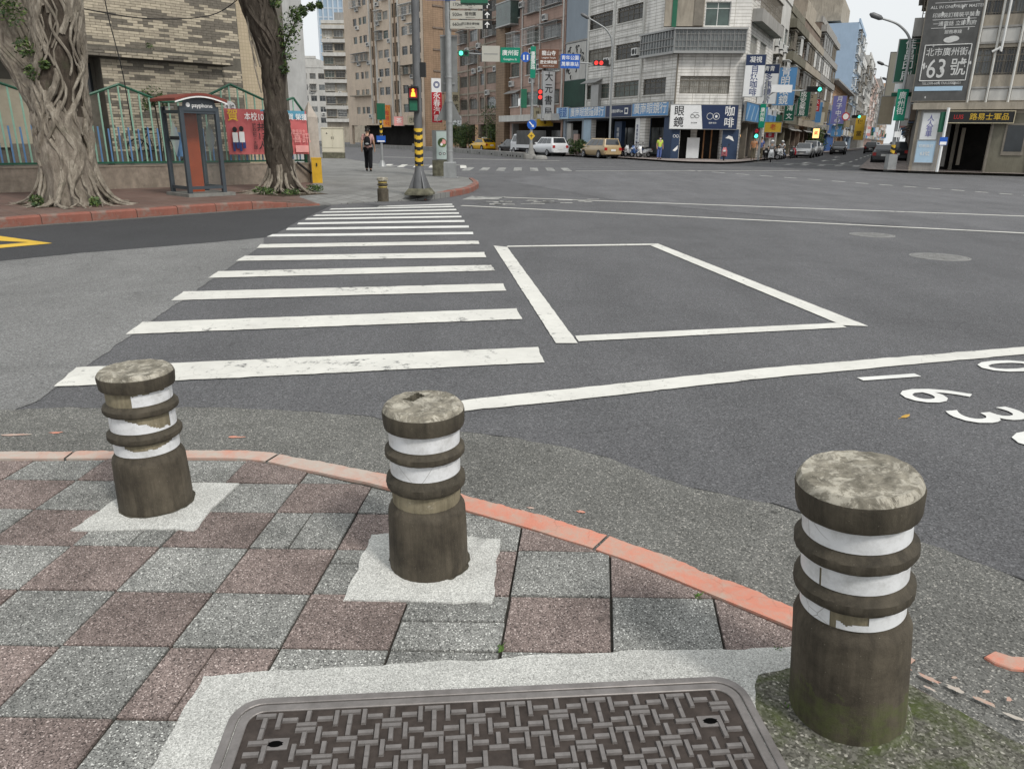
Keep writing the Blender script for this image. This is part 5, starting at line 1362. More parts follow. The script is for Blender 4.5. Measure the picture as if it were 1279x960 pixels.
def hatch(parent, r, z0, z1, n):
    """yellow sleeve with slanting black stripes round a post"""
    mb = MB(); seg = 24
    st = 40
    for i in range(st + 1):
        for j in range(seg): mb.v.append((r * math.cos(2 * PI * j / seg), r * math.sin(2 * PI * j / seg), z0 + (z1 - z0) * i / st))
    for i in range(st):
        for j in range(seg):
            k = (j + 1) % seg
            mb.f.append((i * seg + j, i * seg + k, (i + 1) * seg + k, (i + 1) * seg + j))
            ph = (i / st * n + (abs((j - 18) % seg - 12) / seg) * 1.2) % 1
            mb.m.append(1 if ph > 0.5 else 0)
    return mb.build('hatched_sleeve', ['sign_yellow', 'signal_black'], parent, smooth=True)
# pole with pedestrian signal
p1 = thing('signal_pole', 'steel pole with black and yellow hatching and a lit amber pedestrian signal', 'signal pole', (-2.45, 19.85, 0.13))
mb = MB(); mb.tube([(0, 0, 0.2), (0, 0, 3.0), (0, 0, 7.4)], [0.105, 0.1, 0.085], 16); mb.build('pole', 'steel_grey', p1, smooth=True)
hatch(p1, 0.109, 0.72, 1.62, 5)
mb = MB(); mb.prism([(-0.36, -0.3), (0.3, -0.36), (0.36, 0.3), (-0.3, 0.36)], 0, 0.16, 0, 0.12); mb.build('footing', 'mossy_base', p1)
for k in range(4):
    a = k * PI / 2 + 0.5; c, s_ = math.cos(a), math.sin(a); mb = MB()
    mb.v += [(c * 0.08 - s_ * 0.012, s_ * 0.08 + c * 0.012, 0.16), (c * 0.3 - s_ * 0.012, s_ * 0.3 + c * 0.012, 0.16), (c * 0.08 - s_ * 0.012, s_ * 0.08 + c * 0.012, 0.68), (c * 0.08 + s_ * 0.012, s_ * 0.08 - c * 0.012, 0.16), (c * 0.3 + s_ * 0.012, s_ * 0.3 - c * 0.012, 0.16), (c * 0.08 + s_ * 0.012, s_ * 0.08 - c * 0.012, 0.68)]
    for q in ((0, 1, 2), (3, 5, 4), (1, 4, 5, 2), (0, 3, 4, 1)): mb.f.append(q); mb.m.append(0)
    mb.build('gusset', 'steel_grey', p1)
mb = MB(); mb.lathe([(0.2, 0.16), (0.19, 0.24), (0.13, 0.55), (0.104, 0.7)], 16, cap1=False); mb.build('base_sleeve', 'steel_grey', p1, smooth=True)
ps = part('pedestrian_signal', 'signal_black', p1, (-0.19, 0.06, -0.3, -0.12, 2.0, 2.56)); part('visor', 'signal_black', ps, (-0.2, 0.07, -0.42, -0.3, 2.565, 2.58), (-0.2, 0.07, -0.36, -0.3, 2.285, 2.3))
mb = MB(); mb.quad((-0.16, -0.303, 2.33), (0.03, -0.303, 2.33), (0.03, -0.303, 2.54), (-0.16, -0.303, 2.54)); mb.build('lens', 'sign_red', ps)
mb = MB(); disc(mb, (-0.065, 2.5), 0.032, -0.307); mb.poly([(-0.12, -0.307, 2.35), (-0.01, -0.307, 2.35), (-0.02, -0.307, 2.44), (-0.05, -0.307, 2.475), (-0.08, -0.307, 2.475), (-0.11, -0.307, 2.44)]); mb.build('lit_figure', 'lamp_amber', ps)
mb = MB(); mb.quad((-0.16, -0.303, 2.03), (0.03, -0.303, 2.03), (0.03, -0.303, 2.26), (-0.16, -0.303, 2.26)); mb.build('lens', 'signal_green_box', ps)
part('junction_box', 'signal_black', p1, (0.09, 0.22, -0.06, 0.1, 2.82, 3.15)); part('junction_box', 'steel_grey', p1, (-0.16, -0.1, -0.05, 0.05, 1.05, 1.25))
mb = MB(); mb.tube([(0, 0, 5.2), (0.8, 0, 5.28), (2.6, 0, 5.3)], 0.05, 10); mb.build('arm', 'steel_grey', p1, smooth=True)
ts = part('traffic_signal', 'signal_green_box', p1, (1.1, 1.75, -0.15, 0.15, 4.46, 4.86)); part('hanger', 'steel_grey', p1, (1.4, 1.45, -0.03, 0.03, 4.863, 5.26))
for k in range(3):
    mb = MB(); disc(mb, (1.22 + 0.2 * k, 4.66), 0.085, -0.154); mb.build('lens', 'signal_black', ts)
# direction sign pole
p2 = thing('sign_pole', 'tall galvanised pole carrying three beige direction boards with arrow squares', 'sign pole', (-2.38, 28.45, 0.13))
mb = MB(); mb.tube([(0, 0, 0.3), (0, 0, 3.0), (0, 0, 8.0)], [0.12, 0.11, 0.1], 16); mb.build('pole', 'galvanised', p2, smooth=True)
mb = MB(); mb.prism([(-0.28, -0.24), (0.28, -0.24), (0.28, 0.24), (-0.28, 0.24)], 0, 0.03); mb.prism([(-0.22, -0.19), (0.22, -0.19), (0.22, 0.19), (-0.22, 0.19)], 0.031, 0.56, 0, 0.03); mb.build('base_box', 'galvanised', p2)
for k, (z0, z1, s) in enumerate([(5.61, 5.85, '170m'), (5.29, 5.55, '500m'), (4.98, 5.25, '660m')]):
    bd = part('direction_board', 'sign_beige', p2, (0.08, 1.2, -0.13, -0.1, z0, z1)); part('arrow_square', 'signal_black', bd, (1.205, 1.52, -0.13, -0.1, z0, z1))
    lettering(s, 0.15, 'print_black', bd, (0.33, -0.134, (z0 + z1) / 2), bold=0.002); lettering(['龍山寺', '植物園', '國立歷史博物館'][k], 0.13 if k < 2 else 0.09, 'print_black', bd, (0.78, -0.134, (z0 + z1) / 2 + 0.02), bold=0.002)
    lettering(['Temple', 'Botanical Garden', 'Museum of History'][k], 0.045, 'print_black', bd, (0.78, -0.134, z0 + 0.045))
    zc = (z0 + z1) / 2; mb = MB(); mb.poly([(1.36, -0.134, zc + 0.1), (1.27, -0.134, zc), (1.31, -0.134, zc), (1.36, -0.134, zc + 0.05), (1.41, -0.134, zc), (1.45, -0.134, zc)]); mb.quad((1.345, -0.134, zc - 0.1), (1.375, -0.134, zc - 0.1), (1.375, -0.134, zc + 0.05), (1.345, -0.134, zc + 0.05)); mb.build('arrow', 'print_white', bd)
part('street_name_board', 'sign_blue', p2, (-0.75, 0.28, -0.14, -0.11, 5.86, 6.4)); part('board_back', 'sign_back', p2, (-0.3, 0.3, 0.12, 0.15, 2.95, 4.75)); part('bracket', 'galvanised', p2, (-0.3, 0.3, 0.08, 0.12, 4.755, 4.8), (-0.2, 0.2, 0.08, 0.119, 3.2, 3.26))
mb = MB(); mb.v += [(-0.48, 0.13, 2.0), (0.44, 0.13, 2.0), (-0.02, 0.13, 2.94), (-0.48, 0.15, 2.0), (0.44, 0.15, 2.0), (-0.02, 0.15, 2.94)]
for q in ((0, 1, 2), (3, 5, 4), (0, 3, 4, 1), (1, 4, 5, 2), (2, 5, 3, 0)): mb.f.append(q); mb.m.append(0)
mb.build('triangle_back', 'sign_back', p2)
for z in (0.9, 1.9, 2.6, 3.4): mb = MB(); mb.lathe([(0.125, z), (0.128, z + 0.01), (0.128, z + 0.05), (0.125, z + 0.06)], 16, cap1=False); mb.build('clamp', 'galvanised', p2)
# traffic control cabinet on a concrete block
cb_ = thing('control_cabinet', 'grey green traffic control cabinet with painted flowers on a stained concrete block', 'cabinet', (-2.86, 29.75, 0.13), 0.12)
part('block', 'mossy_base', cb_, (-0.3, 0.28, -0.2, 0.25, 0, 0.58)); part('cabinet_body', 'sign_back', cb_, (-0.29, 0.29, -0.2, 0.25, 0.583, 1.66)); plain('cabinet_front', (0.42, 0.5, 0.47), 0.5, var=0.1)
dr = part('door', 'cabinet_front', cb_, (-0.14, 0.28, -0.22, -0.203, 0.62, 1.62))
for (x, z, r, mt) in [(0.08, 1.22, 0.17, 'leaf_mid'), (0.12, 1.24, 0.1, 'print_pink'), (0.02, 1.3, 0.07, 'leaf_dark'), (0.14, 1.12, 0.06, 'leaf_light'), (0.05, 1.15, 0.05, 'print_white')]:
    mb = MB(); disc(mb, (x, z), r, -0.222 - 0.0015 * (6 - 20 * r), 14, a0=x); mb.build('painted_flower', mt, dr)
for x in (0.0, 0.15):
    mb = MB(); disc(mb, (x, 0.82), 0.05, -0.223, 12); mb.build('painted_mark', 'print_black', dr)
    mb = MB(); disc(mb, (x, 0.82), 0.025, -0.225, 12); mb.build('painted_mark', 'print_white', dr)
# short pedestrian signal post further along
sp_ = thing('signal_post', 'slim post with green signal box and small blue sign ahead of the walking person', 'signal post', (-6.55, 38.35, 0.13))
mb = MB(); mb.tube([(0, 0, 0), (0, 0, 2.9)], 0.06, 12); mb.build('pole', 'galvanised', sp_, smooth=True); mb = MB(); mb.lathe([(0.2, 0), (0.18, 0.05), (0.08, 0.3)], 12, cap1=False); mb.build('base', 'galvanised', sp_)
part('signal_box', 'signal_green_box', sp_, (-0.15, 0.22, -0.1, 0.12, 2.18, 2.92)); hatch(sp_, 0.066, 1.45, 2.15, 3); sbx = part('sign_plate', 'sign_blue', sp_, (-0.22, 0.22, -0.09, -0.07, 1.14, 1.44)); part('sign_text', 'print_white', sbx, (-0.18, 0.18, -0.094, -0.091, 1.16, 1.22))
# cream switch cabinet
cc = thing('switch_cabinet', 'cream two door switch cabinet standing beyond the gate pillar', 'cabinet', (-11.95, 51.2, 0.13), 0.1)
part('plinth', 'mossy_base', cc, (-0.7, 0.7, 0, 0.6, 0, 0.36)); part('cabinet_body', 'cream_paint', cc, (-0.7, 0.7, 0.0, 0.6, 0.363, 1.86)); part('lid', 'cream_paint', cc, (-0.73, 0.73, -0.04, 0.64, 1.863, 1.92))
for x in (-1, 1): d_ = part('door', 'cream_paint', cc, (0.02 if x > 0 else -0.66, 0.66 if x > 0 else -0.02, -0.025, -0.003, 0.66, 1.8)); part('door_handle', 'signal_black', d_, (0.06 * x - 0.012, 0.06 * x + 0.012, -0.05, -0.026, 1.2, 1.36))
part('lower_panel', 'cream_paint', cc, (-0.66, 0.66, -0.02, -0.003, 0.4, 0.62)); mb = MB(); disc(mb, (-0.35, 1.55), 0.07, -0.028, 3, a0=PI / 2); mb.build('warning_mark', 'signal_black', cc)
# small yellow banded bollard on the far corner
sb_ = thing('small_bollard', 'small worn bollard with faded yellow bands on the far corner', 'bollard', (-3.08, 17.95, 0.1))
mb = MB(); mb.lathe([(0.13, 0), (0.13, 0.28), (0.1, 0.3), (0.1, 0.5)], 20); mb.build('shaft', 'bollard_shaft', sb_, smooth=True)
plain('faded_yellow', (0.34, 0.26, 0.08), 0.7, var=0.35, scale=20)
for z in (0.315, 0.415): mb = MB(); mb.lathe([(0.102, z), (0.106, z + 0.004), (0.106, z + 0.026), (0.102, z + 0.03)], 20, cap1=False); mb.build('yellow_band', 'faded_yellow', sb_, smooth=True)
mb = MB(); mb.lathe([(0.1, 0.36), (0.125, 0.37), (0.125, 0.39), (0.1, 0.4)], 20, cap1=False); mb.build('ring', 'bollard_ring', sb_, smooth=True); mb = MB(); mb.lathe([(0.1, 0.465), (0.132, 0.475), (0.13, 0.53), (0.11, 0.545), (0.02, 0.55)], 20); mb.build('cap', 'bollard_top', sb_, smooth=True)
# ---- median wall with the big mast
med = thing('median_wall', 'low concrete median wall curving away with small dark drain holes', 'median', (0, 0, 0))
ML = smooth_line([(1.2, 62.2), (0.4, 65.2), (-0.6, 68.5), (-4.2, 79), (-8.2, 90), (-14.5, 101.5), (-23.5, 114), (-40, 135)], 6)
MO = offset_line(ML, 0.6)
mb = MB()
for i in range(len(ML) - 1):
    a, b2, c2, d = ML[i], ML[i + 1], MO[i + 1], MO[i]
    mb.quad((*a, 0.42), (*d, 0.42), (*c2, 0.42), (*b2, 0.42)); mb.quad((*d, -0.02), (*c2, -0.02), (*c2, 0.42), (*d, 0.42)); mb.quad((*b2, -0.02), (*a, -0.02), (*a, 0.42), (*b2, 0.42))
mb.quad((*ML[0], -0.02), (*MO[0], -0.02), (*MO[0], 0.42), (*ML[0], 0.42)); mb.build('wall_body', 'concrete_mid', med, fixn=True)
for k in range(1, 10):
    i = k * 2; p, q = Vector(MO[i]), Vector(MO[i + 1]); d = (q - p).normalized(); n_ = Vector((-d.y, d.x))
    c = p + n_ * 0.004; mb = MB(); mb.quad((*(c - d * 0.16), 0.08), (*(c + d * 0.16), 0.08), (*(c + d * 0.16), 0.2), (*(c - d * 0.16), 0.2)); mb.build('drain_hole', 'void_black', med)
kn = thing('median_nose', 'rounded dark concrete nose block at the near end of the median', 'kerb block', (2.0, 61.0, -0.01)); mb = MB(); mb.lathe([(0.55, 0), (0.53, 0.15), (0.42, 0.26), (0.2, 0.3)], 18); mb.build('block', 'concrete_mid', kn, smooth=True)
ms = thing('signal_mast', 'tall mast on the median carrying green, brown and blue road signs on long arms', 'signal mast', (1.25, 61.3, 0.0))
mb = MB(); mb.tube([(0, 0, 0), (0, 0, 4), (0, 0, 8.2)], [0.12, 0.1, 0.08], 12); mb.build('pole', 'galvanised', ms, smooth=True)
mb = MB(); mb.prism([(-0.4, -0.3), (0.4, -0.3), (0.4, 0.3), (-0.4, 0.3)], 0, 0.35, 0, 0.08); mb.lathe([(0.3, 0.35), (0.2, 0.7), (0.12, 1.2)], 10); mb.build('base', 'concrete_mid', ms)
mb = MB(); mb.tube([(0, 0, 7.2), (-2, 0, 7.45), (-5.6, 0, 7.6)], 0.05, 8); mb.tube([(0, 0, 7.2), (2.2, 0, 7.1), (5.6, 0, 6.9)], 0.05, 8); mb.build('arm', 'galvanised', ms, smooth=True)
def board(parent, name, mat, x0, x1, z0, z1, y=-0.12):
    return part(name, mat, parent, (x0, x1, y - 0.04, y, z0, z1))
b1 = board(ms, 'street_sign', 'sign_green', -2.45, -0.95, 6.95, 8.0); lettering('廣州街', 0.42, 'print_white', b1, (-1.7, -0.165, 7.6), bold=0.01); lettering('Guangzhou St.', 0.2, 'print_white', b1, (-1.7, -0.165, 7.18), sx=0.9)
b1 = board(ms, 'plate', 'sign_beige', -3.85, -2.5, 7.0, 8.1); part('plate_gap', 'sign_back', b1, (-3.7, -2.65, -0.164, -0.161, 7.5, 7.56))
mb = MB(); disc(mb, (-0.55, 7.35), 0.36, -0.16); b1 = mb.build('round_sign', 'sign_blue', ms); part('motorcycle_mark', 'print_white', b1, (-0.72, -0.62, -0.168, -0.164, 7.15, 7.5), (-0.45, -0.35, -0.168, -0.164, 7.15, 7.5))
b1 = board(ms, 'vertical_sign', 'sign_green', -0.18, 0.22, 5.9, 8.1, -0.1); lettering('重慶南路', 0.36, 'print_white', b1, (0.02, -0.145, 7.1), vertical=True, bold=0.008, gap=0.85)
b1 = board(ms, 'tourist_sign', 'sign_brown', 0.45, 1.95, 6.6, 7.9); lettering('龍山寺', 0.36, 'print_white', b1, (1.2, -0.165, 7.62), bold=0.006); lettering('Longshan Temple', 0.15, 'print_white', b1, (1.2, -0.165, 7.32)); lettering('歷史博物館', 0.26, 'print_white', b1, (1.2, -0.165, 7.0), bold=0.004); lettering('National Museum', 0.12, 'print_white', b1, (1.2, -0.165, 6.75))
b1 = board(ms, 'direction_sign', 'sign_blue', 2.1, 3.55, 6.6, 7.6); lettering('青年公園', 0.33, 'print_white', b1, (2.82, -0.165, 7.32), bold=0.006); lettering('萬華車站', 0.33, 'print_white', b1, (2.82, -0.165, 6.88), bold=0.006)
def signal(parent, lamps, x, z, horizontal=True, box='signal_black', y=-0.12, r=0.15):
    n = len(lamps)
    if horizontal: o = part('traffic_signal', box, parent, (x, x + 0.38 * n, y - 0.2, y, z - 0.2, z + 0.2))
    else: o = part('traffic_signal', box, parent, (x - 0.2, x + 0.2, y - 0.2, y, z - 0.38 * n, z))
    for k, lm in enumerate(lamps):
        c = (x + 0.19 + 0.38 * k, z) if horizontal else (x, z - 0.19 - 0.38 * k)
        mb = MB(); disc(mb, c, r, y - 0.204); mb.build('lens', lm, o)
        mb = MB(); mb.tube([(c[0] + (r + 0.02) * math.cos(a), y - 0.3, c[1] + (r + 0.02) * math.sin(a)) for a in [PI * q / 10 for q in range(11)]], 0.02, 5); mb.build('visor', box, o)
    return o
signal(ms, ['lamp_red', 'lamp_red', 'signal_black'], 4.6, 7.0, True); signal(ms, ['lamp_green', 'signal_black'], -5.6, 7.55, True, 'signal_green_box')
signal(ms, ['lamp_red', 'lamp_red', 'signal_black'], 0.62, 5.1, False); part('side_signal', 'signal_green_box', ms, (-0.85, -0.4, -0.3, 0.1, 3.75, 5.1)); part('side_box', 'sign_white', ms, (-1.05, -0.86, -0.2, 0.1, 3.9, 4.4))
mb = MB(); disc(mb, (0.02, 2.55), 0.36, -0.14); b1 = mb.build('keep_right_sign', 'sign_blue', ms); mb = MB(); mb.poly([(-0.2, -0.145, 2.72), (-0.15, -0.145, 2.78), (0.12, -0.145, 2.5), (0.17, -0.145, 2.56), (0.2, -0.145, 2.36), (0.0, -0.145, 2.39), (0.06, -0.145, 2.44)]); mb.build('arrow', 'print_white', b1)
mb = MB(); mb.poly([(0, -0.14, 2.05), (-0.3, -0.14, 1.72), (0, -0.14, 1.4), (0.3, -0.14, 1.72)]); b1 = mb.build('hazard_sign', 'sign_yellow', ms); part('hazard_cross', 'print_black', b1, (-0.12, 0.12, -0.146, -0.143, 1.7, 1.74), (-0.02, 0.02, -0.15, -0.147, 1.6, 1.84))
# street lamps
def street_lamp(label, x, y, pts, rz=0.0, r=0.09, extra=None):
    t = thing('street_lamp', label, 'street lamp', (x, y, 0.0), rz, 'street lamps')
    mb = MB(); mb.tube(smooth_line(pts, 6), [r * (1 - 0.45 * i / (6 * (len(pts) - 1))) for i in range(6 * (len(pts) - 1) + 1)], 10); mb.build('pole', 'galvanised', t, smooth=True)
    e, f = Vector(pts[-1]), Vector(pts[-2]); d = (e - f).normalized()
    mb = MB(); c = e + d * 0.35; mb.tube([tuple(e - d * 0.05), tuple(e + d * 0.1), tuple(e + d * 0.55), tuple(e + d * 0.7)], [0.06, 0.13, 0.14, 0.05], 10); mb.build('lamp_head', 'steel_grey', t, smooth=True)
    mb = MB(); mb.lathe([(0.22, 0), (0.2, 0.5), (0.13, 0.6)], 12, cap1=False); mb.build('base', 'galvanised', t)
    return t
street_lamp('tall curved street lamp in front of the white tiled building', 7.95, 66.0, [(0, 0, 0), (-0.05, 0, 4.5), (-0.15, 0, 8.6), (-0.6, 0, 9.8), (-1.5, 0, 10.4), (-2.2, 0, 10.75)])
sl = street_lamp('curved street lamp beside the right corner with a green street name plate', 21.25, 44.0, [(0, 0, 0), (0, 0, 3.5), (0.05, 0, 5.9), (-0.1, 0, 6.9), (-0.8, 0, 7.55), (-1.75, 0, 7.85)])
gp = part('street_plate', 'sign_green', sl, (-0.32, 0.28, -0.15, -0.1, 2.72, 4.35)); lettering('廣州街', 0.42, 'print_white', gp, (-0.02, -0.155, 3.6), vertical=True, bold=0.01, gap=0.95); hatch(sl, 0.115, 0.85, 1.45, 2); part('meter_box', 'sign_white', sl, (-0.16, 0.2, -0.25, -0.1, 1.85, 2.15)); part('base_drum', 'galvanised', sl, (-0.24, 0.24, -0.22, 0.22, 0, 0.95))
for k, (x, y) in enumerate([(36.6, 76), (45.5, 94), (54, 111), (63.5, 130)]):
    street_lamp(['first', 'second', 'third', 'farthest'][k] + ' small street lamp down the right hand street', x, y, [(0, 0, 0), (0, 0, 4), (0, 0, 7.0), (-0.8, 0, 8.0), (-2.2, 0, 8.5)], 0.1)
sl = street_lamp('white lamp mast seen over the hedge between the pink buildings', -3.0, 98.0, [(0, 0, 0), (0, 0, 5), (0, 0, 9.6), (-0.4, 0, 10.6), (-1.4, 0, 11.2)])
# white pole with blue plate in front of the right building
wp = thing('white_pole', 'bare white pole with a small blue plate before the right corner arcade', 'pole', (22.47, 41.3, 0.12)); mb = MB(); mb.tube([(0, 0, 0), (0.02, 0, 3.2)], 0.075, 10); mb.build('pole', 'sign_white', wp, smooth=True)
part('plate', 'sign_blue', wp, (-0.2, 0.2, -0.11, -0.09, 1.35, 1.75)); part('plate_print', 'print_white', wp, (-0.17, 0.17, -0.114, -0.111, 1.37, 1.52)); part('green_signal', 'signal_green_box', wp, (-0.2, 0.1, 0.1, 0.3, 2.0, 3.0))
# signal at the coffee corner
cs = thing('corner_signal', 'signal post at the optician corner with white arm, green lights and green plate', 'signal post', (19.35, 62.0, 0.1))
mb = MB(); mb.tube([(0, 0, 0), (0, 0, 3), (0.05, 0, 5.9)], 0.09, 10); mb.tube(smooth_line([(0.02, 0, 4.2), (0.4, 0, 4.9), (1.3, 0, 5.15), (4.4, 0, 5.25)], 5), 0.045, 8); mb.build('pole', 'galvanised', cs, smooth=True)
gp = part('street_plate', 'sign_green', cs, (-0.3, 0.15, -0.14, -0.1, 2.45, 4.2)); lettering('廣州街', 0.36, 'print_white', gp, (-0.08, -0.145, 3.4), vertical=True, bold=0.01, gap=0.95)
part('arm_plate', 'sign_white', cs, (0.4, 2.0, -0.12, -0.08, 5.05, 5.6)); signal(cs, ['signal_black', 'signal_black', 'lamp_green'], 3.1, 5.3); signal(cs, ['sign_red', 'lamp_green'], -0.45, 2.4, False)
# far signals down the right hand street
for k, (x, y, z) in enumerate([(48.6, 112, 5.0), (60.5, 112, 5.6)]):
    t = thing('far_signal', ['far traffic signal with green light over the left side of the right hand street', 'far traffic signal with green light and green board over the right side'][k], 'traffic signal', (x, y, 0))
    mb = MB(); s_ = -1 if k == 0 else 1; mb.tube([(s_ * 3, 0, 0), (s_ * 3, 0, z), (0, 0, z)], 0.08, 8); mb.build('pole', 'galvanised', t)
    signal(t, ['signal_black', 'signal_black', 'lamp_green'] if k == 0 else ['signal_black', 'lamp_green'], -1.1 if k == 0 else -1.8, z, r=0.2)
    if k == 1: part('board', 'sign_green', t, (-0.9, 1.3, -0.16, -0.12, z - 0.35, z + 0.5))
    else:
        mb = MB(); disc(mb, (-2.0, z), 0.55, -0.16); rs = mb.build('round_sign', 'sign_red', t); mb = MB(); disc(mb, (-2.0, z), 0.4, -0.166); mb.build('round_face', 'print_white', rs)
# hedges by the median and plants at the shop
def hedge(name, label, x, y, L, h, w, rz, seed, n=700, cat='hedge', leaf=0.22):
    t = thing(name, label, cat, (x, y, 0.0), rz); rr = random.Random(seed)
    leaf_cloud('foliage', None, t, [(rr.uniform(-L / 2, L / 2), rr.uniform(-w / 2, w / 2), h * rr.uniform(0.3, 0.85), h * 0.24) for _ in range(int(L * 5) + 4)], n, leaf, (1, 1, 1), seed, mats=LEAVES)
    mb = MB()
    for k in range(int(L * 1.5) + 2): xx = rr.uniform(-L / 2, L / 2); mb.tube([(xx, 0, 0), (xx + rr.uniform(-0.2, 0.2), 0, h * 0.7)], 0.03, 5)
    tag(mb.build('stems', 'bark_dark', t), kind='stuff'); return t
hedge('hedge', 'dark leafy hedge behind the control cabinet by the old pink building', -7.4, 103.5, 5.5, 3.2, 1.6, bearing(155), 31, 6000)
hedge('tree_clump', 'taller green tree clump against the brown tiled column', -1.8, 97.0, 3.6, 6.0, 1.6, bearing(155), 32, 7000, 'tree')
hedge('potted_plants', 'cluster of green potted plants at the kerb before the optician arcade', 6.0, 72.6, 2.6, 1.45, 1.0, bearing(155), 33, 2500, 'plants', 0.16)
hedge('hedge', 'dark shrubs under the blue wall down the right hand street', 41.3, 108, 3.0, 3.5, 2.0, bearing(26), 34, 3000)
# ================================================================ BUILDINGS
plain('sign_paleblue', (0.42, 0.58, 0.72), 0.45, var=0.06); plain('sign_pale', (0.62, 0.58, 0.47), 0.5, var=0.05); plain('sign_midblue', (0.17, 0.33, 0.56), 0.45, var=0.2, scale=0.6); plain('sign_navy', (0.02, 0.035, 0.09), 0.45, var=0.05); plain('sign_skyblue', (0.1, 0.27, 0.52), 0.45, var=0.06); plain('sign_cream', (0.5, 0.44, 0.3), 0.5, var=0.06, grime=0.2); plain('sign_tan', (0.33, 0.28, 0.2), 0.5, var=0.08, grime=0.2)
plain('sign_dkgreen', (0.01, 0.09, 0.055), 0.45, var=0.08); plain('sign_purple', (0.18, 0.18, 0.42), 0.5, var=0.08); plain('sign_orange', (0.62, 0.25, 0.04), 0.5, var=0.08); plain('poster_dark', (0.1, 0.1, 0.097), 0.7, var=0.25, scale=1.5, grime=0.5); plain('print_chalk', (0.62, 0.62, 0.6), 0.7, var=0.12, scale=2, grime=0.3); plain('print_blue', (0.03, 0.12, 0.4), 0.5); plain('print_red', (0.5, 0.03, 0.03), 0.5)
def tiled(name, c1, c2, mortar, bw, rh, dirt=0.35, ms=0.012):
    m, nt, b = nodes_of(name, 0.72, 0.3); wall_tiles(nt, b, c1, c2, mortar, 1.0, bw, rh, dirt, ms)
tiled('tile_white', (0.72, 0.7, 0.66), (0.78, 0.76, 0.72), (0.4, 0.375, 0.33), 1.35, 0.235, 0.7, 0.02)
tiled('tile_pink', (0.39, 0.265, 0.215), (0.42, 0.29, 0.235), (0.3, 0.21, 0.175), 0.3, 0.3, 0.35)
tiled('tile_dusty', (0.34, 0.24, 0.195), (0.37, 0.265, 0.215), (0.26, 0.19, 0.16), 0.3, 0.3, 0.5)
tiled('tile_tan', (0.6, 0.49, 0.385), (0.64, 0.525, 0.415), (0.47, 0.39, 0.305), 0.35, 0.2, 0.22)
tiled('tile_brown', (0.25, 0.175, 0.115), (0.28, 0.195, 0.13), (0.14, 0.095, 0.062), 0.45, 0.28, 0.3)
plain('wall_bluegrey', (0.27, 0.31, 0.35), 0.85, var=0.08, scale=0.5, grime=0.15); plain('wall_grey', (0.33, 0.32, 0.3), 0.9, 0.1, var=0.12, scale=0.6, grime=0.6); plain('wall_beige_old', (0.37, 0.33, 0.27), 0.9, 0.1, var=0.15, scale=0.6, grime=0.65)
plain('wall_olive', (0.17, 0.16, 0.125), 0.9, 0.1, var=0.15, scale=0.6, grime=0.5); plain('wall_brown', (0.2, 0.16, 0.13), 0.9, 0.1, var=0.15, scale=0.6, grime=0.5); plain('wall_pinkpale', (0.5, 0.36, 0.31), 0.85, var=0.08, scale=0.5, grime=0.2)
plain('wall_lightblue', (0.33, 0.43, 0.55), 0.85, var=0.06, scale=0.4, grime=0.12); plain('wall_peach', (0.5, 0.32, 0.2), 0.85, var=0.1, scale=0.5, grime=0.4); plain('wall_white_old', (0.52, 0.51, 0.48), 0.85, var=0.08, scale=0.5, grime=0.4)
plain('trim_white', (0.62, 0.61, 0.57), 0.75, var=0.08, scale=1.5, grime=0.45); plain('aluminium', (0.34, 0.34, 0.33), 0.4, 0.5, 0.5, var=0.1); plain('grille_rust', (0.19, 0.17, 0.14), 0.7, var=0.2); plain('frame_white', (0.66, 0.66, 0.64), 0.5, var=0.06)
plain('glass_mid', (0.13, 0.14, 0.14), 0.15, 0.6, var=0.6, scale=0.7); plain('glass_green', (0.06, 0.09, 0.08), 0.12, 0.6, var=0.5, scale=0.7); plain('curtain', (0.3, 0.29, 0.26), 0.7, var=0.3, scale=2.5)
plain('dark_interior', (0.022, 0.021, 0.02), 0.8, 0.1, var=0.5, scale=0.6); plain('navy_paint', (0.028, 0.05, 0.1), 0.55, var=0.1); plain('paleblue_paint', (0.36, 0.47, 0.56), 0.6, var=0.08, grime=0.15); plain('roof_sheet', (0.3, 0.3, 0.29), 0.6, var=0.15, grime=0.3)
plain('green_board', (0.012, 0.045, 0.03), 0.6, var=0.3, scale=1); plain('sheet_blue', (0.05, 0.13, 0.36), 0.5, var=0.1); plain('warm_wood', (0.25, 0.12, 0.05), 0.6, var=0.3); glow('lamp_warm', (1.0, 0.55, 0.2), 1.2)
GLASS = ['glass_dark', 'glass_dark', 'glass_mid', 'glass_green', 'curtain']
_W = {}
